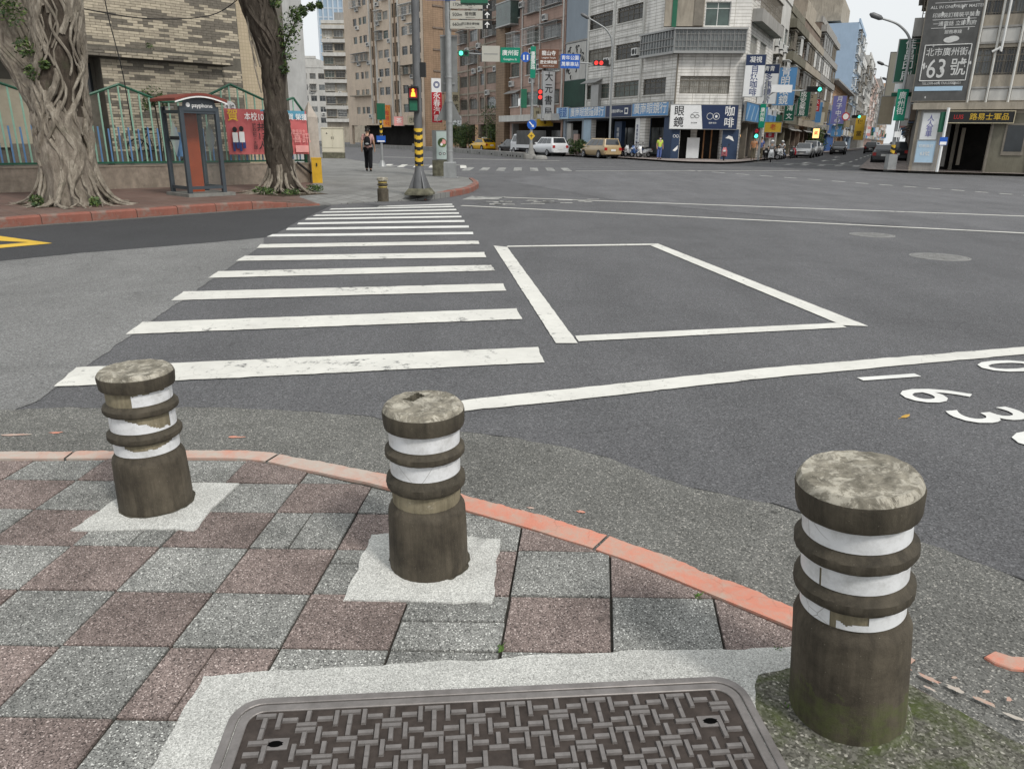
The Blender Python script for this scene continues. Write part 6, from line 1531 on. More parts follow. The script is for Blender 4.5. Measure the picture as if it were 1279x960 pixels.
def frame_mesh(w, h, kind):
    k = (round(w, 2), round(h, 2), kind)
    if k in _W: return _W[k]
    mb = MB(); t = 0.055; y0, y1 = 0.05, 0.11
    for bx in ((0, w, y0, y1, 0, t), (0, w, y0, y1, h - t, h), (0, t, y0, y1, t, h - t), (w - t, w, y0, y1, t, h - t)): mb.box(*bx)
    n = max(2, round(w / 0.85))
    for i in range(1, n): x = w * i / n; mb.box(x - 0.025, x + 0.025, y0 + 0.01, y1, t, h - t)
    if h > 1.1: mb.box(t, w - t, y0 + 0.012, y1 - 0.002, h * 0.72, h * 0.72 + 0.045)
    if kind == 'g':
        nb = max(4, round(w / 0.16))
        for i in range(nb + 1): x = w * i / nb; mb.tube([(x, -0.03, 0.02), (x, -0.03, h * 0.74)], 0.012, 4, caps=False)
        for z in (0.04, h * 0.4, h * 0.74, h - 0.04): mb.tube([(0, -0.03, z), (w, -0.03, z)], 0.014, 4, caps=False)
        m = max(3, round(w / 0.42))
        for i in range(m): x0, x1 = w * i / m, w * (i + 1) / m; mb.tube([(x0, -0.03, h * 0.74), (x1, -0.03, h - 0.04)], 0.014, 4, caps=False); mb.tube([(x1, -0.03, h * 0.74), (x0, -0.03, h - 0.04)], 0.014, 4, caps=False)
    if kind == 'b':
        nb = max(4, round(w / 0.13))
        for i in range(nb + 1): x = w * i / nb; mb.tube([(x, -0.02, 0.0), (x, -0.02, h)], 0.01, 4, caps=False)
        for z in (0.1, h * 0.5, h - 0.1): mb.tube([(0, -0.02, z), (w, -0.02, z)], 0.012, 4, caps=False)
    _W[k] = mb.mesh('window', {'s': 'aluminium', 'w': 'frame_white', 'g': 'grille_rust', 'b': 'grille_rust', 'd': 'grille_rust'}[kind]); return _W[k]
def pane_mesh(w, h, mat):
    k = ('p', round(w, 2), round(h, 2), mat)
    if k not in _W:
        mb = MB(); mb.quad((0.02, 0.085, 0.02), (w - 0.02, 0.085, 0.02), (w - 0.02, 0.085, h - 0.02), (0.02, 0.085, h - 0.02)); _W[k] = mb.mesh('pane', mat)
    return _W[k]
def cage_mesh(w, h, mat='aluminium', d=0.55):
    k = ('c', round(w, 1), round(h, 1), mat)
    if k not in _W:
        mb = MB(); r = 0.02
        mb.box(-0.08, w + 0.08, -d, 0.0, -0.1, -0.04); mb.box(-0.12, w + 0.12, -d - 0.12, 0.0, h + 0.02, h + 0.07)
        n = max(3, round(w / 0.22))
        for i in range(n + 1): x = w * i / n; mb.tube([(x, -d, -0.05), (x, -d, h)], r if i % 3 == 0 else 0.013, 4, caps=False)
        for z in (h * 0.33, h * 0.66, h): mb.tube([(0, 0, z), (0, -d, z), (w, -d, z), (w, 0, z)], 0.016, 4, caps=False)
        for z in (0.1, 0.5): mb.tube([(0, 0, h * z), (0, -d, h * z)], 0.013, 4, caps=False)
        _W[k] = mb.mesh('window_cage', mat)
    return _W[k]
def ac_mesh():
    if 'ac' not in _W:
        mb = MB(); mb.box(0, 0.8, -0.34, -0.02, 0, 0.58, 0)
        disc(mb, (0.3, 0.29), 0.22, -0.346, 16, 1); mb.box(0.58, 0.76, -0.346, -0.341, 0.08, 0.5, 1); mb.box(0.02, 0.78, -0.3, -0.02, -0.06, -0.02, 1)
        _W['ac'] = mb.mesh('air_conditioner', ['frame_white', 'signal_black'])
    return _W['ac']
def awning_mesh(w):
    k = ('aw', round(w, 1))
    if k not in _W:
        mb = MB(); mb.v += [(-0.1, 0, 0.35), (w + 0.1, 0, 0.35), (w + 0.1, -0.75, 0.0), (-0.1, -0.75, 0.0), (-0.1, 0, 0.31), (w + 0.1, 0, 0.31), (w + 0.1, -0.75, -0.04), (-0.1, -0.75, -0.04)]
        for q in ((3, 2, 1, 0), (4, 5, 6, 7), (0, 4, 7, 3), (2, 6, 5, 1), (3, 7, 6, 2)): mb.f.append(q); mb.m.append(0)
        _W[k] = mb.mesh('awning', 'roof_sheet')
    return _W[k]
class Fac:
    """one street front of a building: x runs to the viewer's right, y into the building, z up"""
    def __init__(s, root, ox, oy, b): s.root, s.ox, s.oy, s.rz = root, ox, oy, bearing(b); s.c, s.s = math.cos(s.rz), math.sin(s.rz)
    def loc(s, x, y, z):
        r = s.root.location; return (s.ox - r.x + x * s.c - y * s.s, s.oy - r.y + x * s.s + y * s.c, z)
    def put(s, name, me, x=0.0, y=0.0, z=0.0, parent=None):
        if parent: return put(name, me, parent, (x, y, z))
        return put(name, me, s.root, s.loc(x, y, z), (0, 0, s.rz))
    def part(s, name, mat, *boxes):
        mb = MB()
        for bx in boxes: mb.box(*bx)
        return s.put(name, mb.mesh(name, mat))
    def wall(s, W, H, D, ops, mat, z0=0.0, arcade=None, reveal=0.22, sides=True, name='wall'):
        """front with real openings and reveals, body behind it"""
        xs = sorted({0.0, W} | {o[0] for o in ops} | {o[0] + o[2] for o in ops}); zs = sorted({z0, H} | {o[1] for o in ops} | {o[1] + o[3] for o in ops})
        mb = MB()
        def hole(x, z): return any(o[0] - 1e-6 < x < o[0] + o[2] + 1e-6 and o[1] - 1e-6 < z < o[1] + o[3] + 1e-6 for o in ops)
        for j in range(len(zs) - 1):
            if zs[j + 1] - zs[j] < 1e-5: continue
            run = None
            for i in range(len(xs) - 1):
                h_ = hole((xs[i] + xs[i + 1]) / 2, (zs[j] + zs[j + 1]) / 2)
                if not h_ and run is None: run = xs[i]
                if run is not None and (h_ or i == len(xs) - 2):
                    e = xs[i] if h_ else xs[i + 1]
                    mb.quad((run, 0, zs[j]), (e, 0, zs[j]), (e, 0, zs[j + 1]), (run, 0, zs[j + 1])); run = None
        for o in ops:
            x, z, w, h = o[:4]; d = o[5] if len(o) > 5 else reveal
            mb.quad((x, 0, z), (x, d, z), (x, d, z + h), (x, 0, z + h)); mb.quad((x + w, d, z), (x + w, 0, z), (x + w, 0, z + h), (x + w, d, z + h))
            mb.quad((x, 0, z), (x + w, 0, z), (x + w, d, z), (x, d, z)); mb.quad((x, d, z + h), (x + w, d, z + h), (x + w, 0, z + h), (x, 0, z + h))
        zb = arcade if arcade else z0
        if sides:
            mb.quad((0, D, zb), (0, 0, zb), (0, 0, H), (0, D, H)); mb.quad((W, 0, zb), (W, D, zb), (W, D, H), (W, 0, H)); mb.quad((W, D, zb), (0, D, zb), (0, D, H), (W, D, H))
            mb.quad((0, 0, H), (W, 0, H), (W, D, H), (0, D, H))
        if arcade:
            mb.quad((0, 0, arcade), (0, D, arcade), (W, D, arcade), (W, 0, arcade))
            mb.box(0.02, W - 0.02, 3.4, D - 0.02, z0, arcade - 0.005)
        return s.put(name, mb.mesh(name, mat))
    def win(s, x, z, w, h, kind='s', glass=None, rr=random):
        o = s.put('window', frame_mesh(w, h, kind), x, 0.06, z)
        put('pane', pane_mesh(w, h, glass or rr.choice(GLASS)), o)
        return o
    def cage(s, x, z, w, h, mat='aluminium'): return s.put('window_cage', cage_mesh(w, h, mat), x, -0.004, z)
    def ac(s, x, z): return s.put('air_conditioner', ac_mesh(), x, -0.004, z)
    def awning(s, x, z, w): return s.put('awning', awning_mesh(w), x, -0.004, z)
    def text(s, st, size, mat, x, y, z, **kw):
        return lettering(st, size, mat, s.root, s.loc(x, y, z), (PI / 2, 0, s.rz), **kw)
def bld(name, label, x, y, cat='building', group=None): return thing(name, label, cat, (x, y, 0.0), 0, group)
rB = random.Random(99)
# ---------------------------------------------------------------- white tiled corner building
PA, PB = (12.689, 63.5), (17.904, 63.0)
wb = bld('corner_building', 'white tiled corner building with rusty window grilles above the optician and coffee shop', *PA)
f1 = Fac(wb, 6.688, 76.37, 155); f2 = Fac(wb, *PA, 95.48); f3 = Fac(wb, *PB, 26.3)
ops = []
for z in (5.1, 8.15, 11.1, 14.15):
    for k, (x, w) in enumerate(((0.15, 4.05), (4.97, 3.92), (9.6, 3.2))):
        if k == 2 and z > 6: continue
        ops.append((x, z, w, 1.25))
ar = [(1.35, 0.12, 7.5, 3.2, None, 0.5), (10.3, 0.12, 2.75, 3.2, None, 0.5)]
f1.wall(14.2, 17.5, 6.5, ops + ar, 'tile_white', 0.0, 3.5)
for o in ops:
    f1.win(*o[:4], 'g', rr=rB)
    f1.part('window_sill', 'trim_white', (o[0] - 0.08, o[0] + o[2] + 0.08, -0.09, -0.002, o[1] - 0.09, o[1] - 0.003))
for z in (4.55, 6.9, 7.55, 9.95, 10.5, 13.0, 13.6): f1.part('string_course', 'trim_white', (0, 9.2 if z > 7.2 else 14.2, -0.05, -0.002, z, z + 0.06))
for x in (0.0, 4.42, 9.02): f1.part('pilaster', 'trim_white', (x, x + 0.32, -0.07, -0.003, 4.4, 17.4))
f1.ac(8.0, 8.3); f1.ac(9.5, 8.35); f1.ac(3.5, 7.9); mb = MB(); mb.tube([(9.25, -0.08, 4.4), (9.25, -0.08, 17)], 0.06, 6); f1.put('drain_pipe', mb.mesh('drain_pipe', 'trim_white'))
f1.part('shutter_chute', 'aluminium', (1.55, 2.9, -0.35, -0.01, 4.2, 6.3)); f1.awning(0.3, 6.5, 2.6)
f1.part('arcade_pillar', 'paleblue_paint', (-0.05, 1.3, -0.06, 0.5, 0.12, 3.3)); f1.part('arcade_pillar', 'sign_white', (8.88, 9.55, -0.05, 0.5, 0.12, 3.3)); [f1.part('arcade_pillar', 'navy_paint', q) for q in ((9.56, 10.28, 0.1, 0.6, 0.12, 3.3), (13.06, 14.18, -0.06, 0.6, 0.12, 3.4), (4.2, 5.4, 0.8, 1.2, 0.12, 3.1))]
f1.text('眼鏡咖啡輕食', 0.3, 'print_navy', 9.2, -0.06, 1.8, vertical=True, bold=0.01, gap=1.1); f1.text('自家烘焙咖啡', 0.33, 'print_white', 9.92, 0.09, 1.8, vertical=True, gap=1.0); f1.text('眼鏡咖啡', 0.4, 'print_white', 4.8, 0.79, 1.7, vertical=True, gap=1.1)
f1.part('shop_front', 'dark_interior', (0.1, 14.1, 3.2, 3.38, 0.12, 3.4))
for x in (1.6, 2.9, 5.6, 6.9, 8.1, 10.6, 11.9): f1.part('shop_glass', 'glass_mid', (x, x + 1.1, 3.1, 3.19, 0.3, 2.6))
f1.part('shop_display', 'warm_wood', (10.8, 12.6, 2.6, 3.05, 0.9, 2.3)); f1.part('shop_lamp', 'lamp_warm', (11.2, 11.5, 2.5, 2.58, 1.7, 2.0), (12.0, 12.2, 2.5, 2.58, 1.4, 1.8)); f1.part('fascia_edge', 'navy_paint', (0, 14.2, -0.1, -0.01, 3.32, 3.46))
# chamfered corner
ops = [(0.28, 5.06, 3.86, 1.3), (1.8, 9.92, 1.9, 1.7), (1.2, 13.2, 2.8, 1.4)]
f2.wall(5.24, 17.5, 6, ops + [(0.62, 0.12, 3.3, 2.3, None, 1.6)], 'tile_white', 0.0, None, 0.3, sides=False)
f2.win(*ops[0], 'g', 'curtain'); f2.win(*ops[1], 'w', 'glass_green'); f2.win(*ops[2], 's')
f2.part('window_box', 'trim_white', (1.7, 3.8, -0.3, -0.01, 9.55, 9.88)); mb = MB(); mb.tube([(-0.02, -0.1, 4.3), (-0.02, -0.1, 8)], 0.07, 6); f2.put('drain_pipe', mb.mesh('drain_pipe', 'grille_rust'))
# glazed balcony wrapped round the corner
f2.part('balcony_slab', 'aluminium', (-0.45, 5.0, -0.62, -0.004, 7.95, 8.12), (-0.5, 5.05, -0.68, -0.004, 9.62, 9.75)); f2.part('balcony_glass', 'glass_mid', (-0.4, 4.95, -0.5, -0.45, 8.13, 9.6))
mb = MB()
for i in range(19): x = -0.42 + 5.38 * i / 18; mb.tube([(x, -0.56, 8.1), (x, -0.56, 9.62)], 0.03 if i % 3 else 0.05, 4)
for z in (8.4, 8.85, 9.3): mb.tube([(-0.42, -0.56, z), (4.96, -0.56, z)], 0.025, 4)
tag(f2.put('balcony_bars', mb.mesh('balcony_bars', 'aluminium')), kind='stuff')
for x, m_ in ((0.5, 'frame_white'), (1.4, 'curtain'), (2.3, 'glass_dark'), (3.3, 'frame_white'), (4.2, 'curtain')): f2.part('curtain_panel', m_, (x, x + 0.4, -0.47, -0.44, 8.2, 9.5))
f1.part('balcony_side', 'aluminium', (9.6, 14.3, -0.62, -0.004, 7.95, 8.12), (9.5, 14.4, -0.68, -0.004, 9.62, 9.75)); f1.part('balcony_side_glass', 'glass_mid', (9.65, 14.25, -0.5, -0.45, 8.13, 9.6))
mb = MB()
for i in range(13): x = 9.65 + 4.6 * i / 12; mb.tube([(x, -0.56, 8.1), (x, -0.56, 9.62)], 0.035, 4)
for z in (8.5, 9.05): mb.tube([(9.6, -0.56, z), (14.3, -0.56, z)], 0.05, 4)
tag(f1.put('balcony_bars', mb.mesh('balcony_bars', 'aluminium')), kind='stuff')
# recessed upper balcony: beige and green panels
f2.part('balcony_panel', 'wall_beige_old', (-1.3, 1.65, -0.5, -0.01, 9.85, 12.2)); f2.part('green_post', 'signal_green_box', (-0.75, -0.4, -0.56, -0.505, 9.8, 12.2)); f2.part('balcony_roof', 'grille_rust', (-1.6, 1.8, -0.8, -0.005, 12.25, 12.4)); f2.part('screen', 'grille_rust', (0.9, 1.6, -0.56, -0.505, 9.9, 12.1))
f2.part('corner_pillar', 'navy_paint', (-0.05, 0.58, -0.08, 0.4, 0.12, 2.42), (3.96, 5.22, -0.08, 0.4, 0.12, 2.42)); f2.part('entrance_back', 'dark_interior', (0.62, 3.92, 1.4, 1.6, 0.12, 2.4)); f2.part('entrance_panel', 'sign_white', (1.3, 2.3, 0.7, 0.74, 0.15, 1.75)); f2.part('door_frame', 'warm_wood', (2.6, 2.7, 0.9, 1.0, 0.12, 2.4), (3.2, 3.3, 0.9, 1.0, 0.12, 2.4))
mb = MB()
for x in (0.16, 0.4): mb.tube([(x + 0.1 * math.cos(a), -0.09, 1.85 + 0.1 * math.sin(a)) for a in [2 * PI * q / 14 for q in range(15)]], 0.018, 5)
f2.put('glasses_print', mb.mesh('glasses_print', 'print_white')); mb = MB(); mb.poly([(0.1, -0.085, 0.75), (0.5, -0.085, 1.15), (0.48, -0.085, 0.85), (0.3, -0.085, 0.68)]); mb.poly([(4.2, -0.085, 1.75), (4.45, -0.085, 1.95), (4.75, -0.085, 1.85), (4.9, -0.085, 1.5), (4.5, -0.085, 1.7)]); f2.put('leaf_print', mb.mesh('leaf_print', 'print_white'))
# side along the right hand street
ops = [(1.0, 5.1, 3.0, 1.3), (5.5, 5.1, 3.2, 1.3), (1.0, 8.15, 3.0, 1.3), (5.5, 8.15, 3.2, 1.3), (1.0, 14.0, 3.0, 1.3), (5.5, 14.0, 3.2, 1.3)]
f3.wall(12.4, 17.5, 6, ops + [(0.6, 0.12, 11, 2.9, None, 0.5)], 'tile_white', 0.0, 3.2)
for o in ops: f3.win(*o[:4], 's', rr=rB)
f3.part('balcony_box', 'wall_grey', (0.5, 11.8, -0.8, -0.01, 10.3, 11.2)); f3.cage(0.6, 11.2, 5.2, 1.7, 'grille_rust'); f3.cage(6.2, 11.2, 5.2, 1.7, 'grille_rust'); f3.part('eave', 'signal_green_box', (-0.1, 12.4, -0.5, -0.01, 7.45, 7.6)); f3.part('ribbed_wall', 'wall_white_old', (0.1, 12.3, -0.06, -0.01, 12.9, 17.4))
f3.part('shop_front', 'dark_interior', (0.5, 12.2, 2.7, 2.9, 0.12, 3.0)); [f3.part('arcade_pillar', 'grille_rust', (q, q + 0.4, 0.05, 0.5, 0.12, 3.2)) for q in (3.6, 8.0)]; f3.part('shop_board', 'wall_grey', (4.3, 6.2, 1.0, 1.05, 0.9, 2.3)); f3.part('shop_lamp', 'lamp_warm', (6.6, 6.8, 1.5, 1.55, 2.2, 2.4), (9.0, 9.2, 1.5, 1.55, 1.9, 2.1))
# ---------------------------------------------------------------- narrow blue grey wall with brush mural
sb = bld('narrow_building', 'narrow blue grey building with a brush mural beside the white tiled corner', 4.88, 80.25)
f = Fac(sb, 4.88, 80.25, 155)
f.wall(4.26, 22, 8, [(0.4, 0.12, 3.4, 3.1, None, 0.5)], 'wall_bluegrey', 0, 3.4); f.part('mural_panel', 'wall_white_old', (0.2, 4.1, -0.05, -0.01, 7.0, 10.3)); f.part('green_board', 'green_board', (0.1, 4.2, -0.12, -0.01, 4.5, 6.95)); f.part('ledge', 'wall_grey', (0, 4.25, -0.1, -0.01, 10.35, 10.5)); f.part('wall_panel', 'wall_white_old', (0.3, 1.3, 0.2, 0.4, 0.12, 3.0)); f.part('wall_panel', 'wall_pinkpale', (1.5, 2.4, 0.4, 0.6, 0.12, 2.0)); f.part('shop_back', 'dark_interior', (0.3, 3.9, 2.7, 2.9, 0.12, 3.2))
for k in range(26):
    x, z = rB.uniform(0.5, 3.7), rB.uniform(7.3, 10.0); mb = MB(); a = rB.uniform(0, 6.28)
    pts = [(x + 0.28 * math.cos(a + t) * (0.6 + t * 0.2), -0.06, z + 0.28 * math.sin(a + t) * (0.6 + t * 0.2)) for t in (0, 0.6, 1.2, 1.8, 2.4)]
    mb.tube(pts, [0.02, 0.07, 0.08, 0.05, 0.01], 5); f.put('brush_stroke', mb.mesh('brush_stroke', 'signal_black'))
# ---------------------------------------------------------------- pink building
pb = bld('pink_building', 'pink tiled apartment block with white framed cages beside the brush mural', -0.64, 92.09)
f = Fac(pb, -0.64, 92.09, 155)
ops = []
for z in (4.95, 8.1, 11.1, 14.1, 17.1):
    for (x, w) in ((0.1, 2.3), (4.1, 3.0), (8.0, 4.0)): ops.append((x, z, w, 1.4))
f.wall(12.9, 21, 10, ops + [(0.5, 0.12, 12.0, 3.0, None, 0.5)], 'tile_pink', 0, 3.3)
for i, o in enumerate(ops):
    f.win(*o[:4], rB.choice('sswb'), rr=rB)
    f.part('window_sill', 'trim_white', (o[0] - 0.1, o[0] + o[2] + 0.1, -0.12, -0.002, o[1] - 0.1, o[1] - 0.003))
for (x, z, w, h, m_) in ((0.0, 11.1, 2.3, 1.5, 'frame_white'), (4.1, 11.1, 3.0, 1.5, 'frame_white'), (8.0, 11.2, 4.0, 1.4, 'aluminium'), (4.1, 14.1, 3.0, 1.6, 'aluminium'), (8.0, 14.3, 4.0, 1.4, 'aluminium')): f.cage(x, z, w, h, m_)
f.part('glazed_box', 'glass_green', (-1.9, 2.0, -1.0, -0.01, 13.5, 15.7)); f.part('glazed_box_frame', 'aluminium', (-2.0, 2.1, -1.06, -0.005, 13.35, 13.48), (-2.0, 2.1, -1.06, -0.005, 15.72, 15.85))
for x, z in ((5.3, 10.1), (1.0, 10.0), (2.7, 14.9), (8.3, 13.0), (9.6, 16.0), (7.3, 8.4), (3.0, 5.2), (5.5, 7.2), (0.3, 7.1)): f.ac(x, z)
for x in (3.2, 7.5, 12.6): mb = MB(); mb.tube([(x, -0.1, 3.6), (x, -0.1, 20.5)], 0.09, 6); f.put('drain_pipe', mb.mesh('drain_pipe', 'trim_white'))
f.part('canopy', 'trim_white', (-0.3, 12.8, -1.3, -0.005, 3.3, 3.95)); f.awning(-0.2, 6.35, 3.0); f.part('shop_front', 'dark_interior', (0.5, 12.5, 3.0, 3.15, 0.12, 3.2)); f.part('shop_glass', 'glass_mid', (5.0, 7.6, 2.9, 2.98, 0.2, 2.4), (8.6, 11.0, 2.9, 2.98, 0.2, 2.4)); f.part('pillar', 'wall_grey', (-0.02, 0.8, 0.01, 0.8, 0.12, 3.3))
for z in (6.9, 9.9, 12.9, 15.9, 18.9): f.part('string_course', 'tile_dusty', (0, 12.88, -0.06, -0.002, z, z + 0.12))
# ---------------------------------------------------------------- old dusty pink building with brown column
ob = bld('old_building', 'old dusty pink building with arched first floor windows and a brown tiled column', -7.68, 107.17)
f = Fac(ob, -7.68, 107.17, 155)
ops = []
for z in (4.95, 7.75, 10.4, 13.0, 15.6):
    for (x, w) in ((0.6, 2.8), (4.0, 2.7), (7.5, 1.6), (9.7, 2.8)): ops.append((x, z, w, 1.3))
f.wall(13.4, 18.5, 10, ops + [(0.5, 0.12, 12.0, 3.0, None, 0.5)], 'tile_dusty', 0, 3.3)
for o in ops:
    f.win(*o[:4], rB.choice('ssbb'), rr=rB)
    if o[1] < 5: mb = MB(); mb.tube([(o[0] + o[2] / 2 + (o[2] / 2 + 0.05) * math.cos(a), -0.03, o[1] + 1.0 + 0.6 * math.sin(a)) for a in [PI * q / 10 for q in range(11)]], 0.09, 5); f.put('arch_trim', mb.mesh('arch_trim', 'tile_dusty'))
f.part('shop_front', 'dark_interior', (0.4, 12.6, 3.0, 3.15, 0.12, 3.2)); f.part('tile_column', 'tile_brown', (13.42, 15.9, -0.4, 8, 0, 19.5)); f.cage(4.0, 10.4, 2.7, 1.4); f.cage(9.7, 13.0, 2.8, 1.4); f.cage(0.6, 13, 2.8, 1.4)
for x, z in ((7.6, 9.3), (5.5, 9.2), (9.9, 6.5), (12.3, 9.0), (3.2, 11.8), (7.0, 12.0)): f.ac(x, z)
for z in (4.2, 6.8, 9.6, 12.2, 14.8): f.part('string_course', 'wall_beige_old', (0, 13.4, -0.1, -0.003, z, z + 0.2))
for x in (3.6, 7.0, 9.2): f.part('pilaster', 'wall_beige_old', (x, x + 0.22, -0.14, -0.004, 3.4, 18.4))
for x in (0.2, 3.4, 6.8, 9.3, 12.6): f.part('arcade_pillar', 'wall_brown', (x, x + 0.7, 0.05, 0.7, 0.12, 3.2))
# ---------------------------------------------------------------- tall tan apartment block
tb = bld('tan_building', 'tall tan apartment block with brown tiled side wall and many small windows', -29.95, 142.0)
f = Fac(tb, -29.95, 142.0, 141.4)
ops, info = [], []
for k in range(10):
    z = 5.2 + 2.8 * k
    for (x, w, h) in ((3.3, 1.3, 1.1), (5.4, 1.0, 1.1), (6.8, 1.3, 1.1), (9.5, 0.6, 2.0), (10.6, 0.6, 2.0), (11.7, 1.5, 1.2), (13.6, 1.6, 1.2), (16.5, 0.6, 2.0), (17.5, 0.6, 2.0), (19.3, 1.7, 1.25), (21.6, 1.7, 1.25), (24.4, 0.5, 2.0)):
        ops.append((x, z, w, h))
f.wall(25.6, 34, 18, ops + [(1.0, 0.12, 23.8, 3.2, None, 0.5)], 'tile_tan', 0, 3.4, 0.3)
for o in ops: f.win(*o[:4], 's' if o[2] > 0.7 else 'd', None if o[2] > 0.7 else 'glass_dark', rr=rB)
for x in (9.2, 11.25, 16.1, 18.5, 23.6): f.part('pilaster', 'trim_white', (x, x + 0.18, -0.25, -0.005, 3.6, 33.8))
for x in (10.2, 17.2, 24.0): f.part('dark_strip', 'tile_brown', (x, x + 0.3, -0.12, -0.004, 3.6, 33.8))
for (x, z, w, h, m_) in ((2.9, 13.6, 5.6, 1.2, 'aluminium'), (19.2, 19.2, 4.4, 1.4, 'frame_white'), (21.4, 16.4, 2.2, 1.4, 'frame_white'), (19.2, 10.8, 4.2, 1.2, 'grille_rust'), (11.6, 19.2, 1.8, 1.4, 'frame_white'), (11.6, 16.4, 1.8, 1.2, 'aluminium'), (13.5, 22.0, 1.8, 1.3, 'frame_white'), (3.2, 22, 3.4, 1.3, 'frame_white'), (21.5, 22, 2.2, 1.3, 'aluminium')): f.cage(x, z, w, h, m_)
for k in range(16): f.ac(rB.choice((4.7, 8.2, 11.8, 13.7, 15.3, 20.0, 22.0)), 4.5 + 2.8 * rB.randint(0, 7))
f.part('shop_front', 'dark_interior', (1, 24.8, 3.0, 3.15, 0.12, 3.4)); f.part('ledge', 'wall_beige_old', (2.6, 9.0, -0.9, -0.01, 8.0, 8.2)); f.part('brown_side', 'tile_brown', (25.603, 25.75, 0, 18, 0, 34))
for z in range(5, 34, 3): f.part('side_band', 'wall_brown', (25.753, 25.86, 1.6, 17, z, z + 0.25))
for y in (3.5, 9.0): f.part('side_rib', 'wall_brown', (25.753, 25.83, y, y + 0.4, 4, 33.5))
# ---------------------------------------------------------------- far blocks at the left
def block(name, label, x, y, b, W, H, D, mat, rows, cols, z0=4.5, dz=3.0, wh=1.3, fill=0.75, band=None, cages=0.3, cat='building', seed=0, ac=0.3, shops=False):
    r = bld(name, label, x, y, cat); f = Fac(r, x, y, b); rr = random.Random(seed); ops = []
    cw = W / cols
    for i in range(rows):
        for j in range(cols): ops.append((j * cw + cw * (1 - fill) / 2, z0 + dz * i, cw * fill, wh))
    ops = [o for o in ops if o[1] + o[3] < H - 0.2]
    nb = max(1, int(W / 4.2)) if shops else 0; bw = W / nb if nb else 0
    f.wall(W, H, D, ops + [(k * bw + 0.35, 0.1, bw - 0.7, 2.85, None, 0.9) for k in range(nb)], mat)
    for k in range(nb):
        x0, x1 = k * bw + 0.35, (k + 1) * bw - 0.35; q = rr.random()
        f.part('shop_front', 'dark_interior' if q < 0.6 else rr.choice(('aluminium', 'glass_mid', 'curtain')), (x0, x1, 0.8, 0.9, 0.1, 2.95))
        if q < 0.6: f.part('shop_goods', rr.choice(('warm_wood', 'sign_white', 'sign_red', 'glass_mid', 'sign_yellow', 'wall_grey')), (x0 + 0.2, x0 + 0.2 + (x1 - x0) * rr.uniform(0.3, 0.6), 0.4, 0.75, 0.1, rr.uniform(0.9, 1.9)))
        if rr.random() < 0.8: f.part('fascia', rr.choice(('sign_white', 'sign_pale', 'sign_dkgreen', 'sign_tan', 'sign_skyblue', 'sign_cream', 'wall_grey', 'wall_brown')), (x0 - 0.2, x1 + 0.2, -0.35, -0.02, 3.0, rr.uniform(3.6, 4.1)))
        if rr.random() < 0.5: f.awning(x0, 2.75, x1 - x0)
        if rr.random() < 0.4 and seed > 43: zc = rr.uniform(3.6, 6.5); f.part('projecting_board', rr.choice(('sign_white', 'sign_pale', 'sign_dkgreen', 'sign_tan', 'sign_skyblue', 'sign_cream', 'print_pink', 'sign_white')), (x0 + 0.5, x0 + 0.62, -1.35, -0.2, zc, zc + rr.uniform(1.2, 3.2)))
    for o in ops:
        f.win(*o, rr.choice('ssbw'), rr=rr)
        if rr.random() < cages: f.cage(o[0], o[1] - 0.1, o[2], o[3] + 0.2, rr.choice(('aluminium', 'grille_rust', 'frame_white')))
        if rr.random() < ac: f.ac(o[0] + rr.uniform(0, max(0.05, o[2] - 0.8)), o[1] - 0.75)
    if band:
        for i in range(rows + 1): f.part('floor_band', band, (-0.05, W + 0.05, -0.7, -0.004, z0 - 1.25 + dz * i, z0 - 0.45 + dz * i))
    f.part('parapet', band or mat, (-0.06, W + 0.06, -0.1, 0.2, H + 0.003, H + 0.7))
    return r, f
r, f = block('grey_building', 'grey weathered apartment block with stacked balconies left of the tan building', -46.8, 196, 92, 8.0, 27.0, 12, 'wall_beige_old', 7, 3, 6.0, 3.0, 1.5, 0.85, 'wall_white_old', 0.5, seed=4); f.part('roof_shed', 'wall_grey', (3.0, 7.5, 1, 6, 27.72, 29.5))
block('low_grey_building', 'pale grey far block seen behind the gate pillar', -62.5, 232, 92, 7.5, 20, 12, 'wall_white_old', 5, 3, 5, 3, 1.5, 0.7, None, 0.1, seed=5); block('white_far_building', 'whitish far block beside the grey school column', -70.5, 260, 92, 6.0, 25, 12, 'wall_white_old', 6, 2, 5, 3.1, 1.6, 0.6, None, 0.0, seed=6)
tw = bld('office_tower', 'tall pale blue glass office tower rising far behind the left blocks', -102, 420); f = Fac(tw, -102, 420, 90); plain('tower_glass', (0.3, 0.4, 0.5), 0.3, 0.5, var=0.1, scale=0.1); plain('tower_pale', (0.5, 0.55, 0.6), 0.5, var=0.05, scale=0.1)
f.part('shaft', 'tower_glass', (0, 19, 0, 20, 0, 130))
for k in range(8): f.part('fin', 'tower_pale', (0.2 + 2.6 * k, 0.9 + 2.6 * k, -0.5, -0.01, 0, 130))
for k in range(30): f.part('floor_line', 'tower_pale', (0, 19, -0.15, -0.011, 4 + 4.2 * k, 4.6 + 4.2 * k))
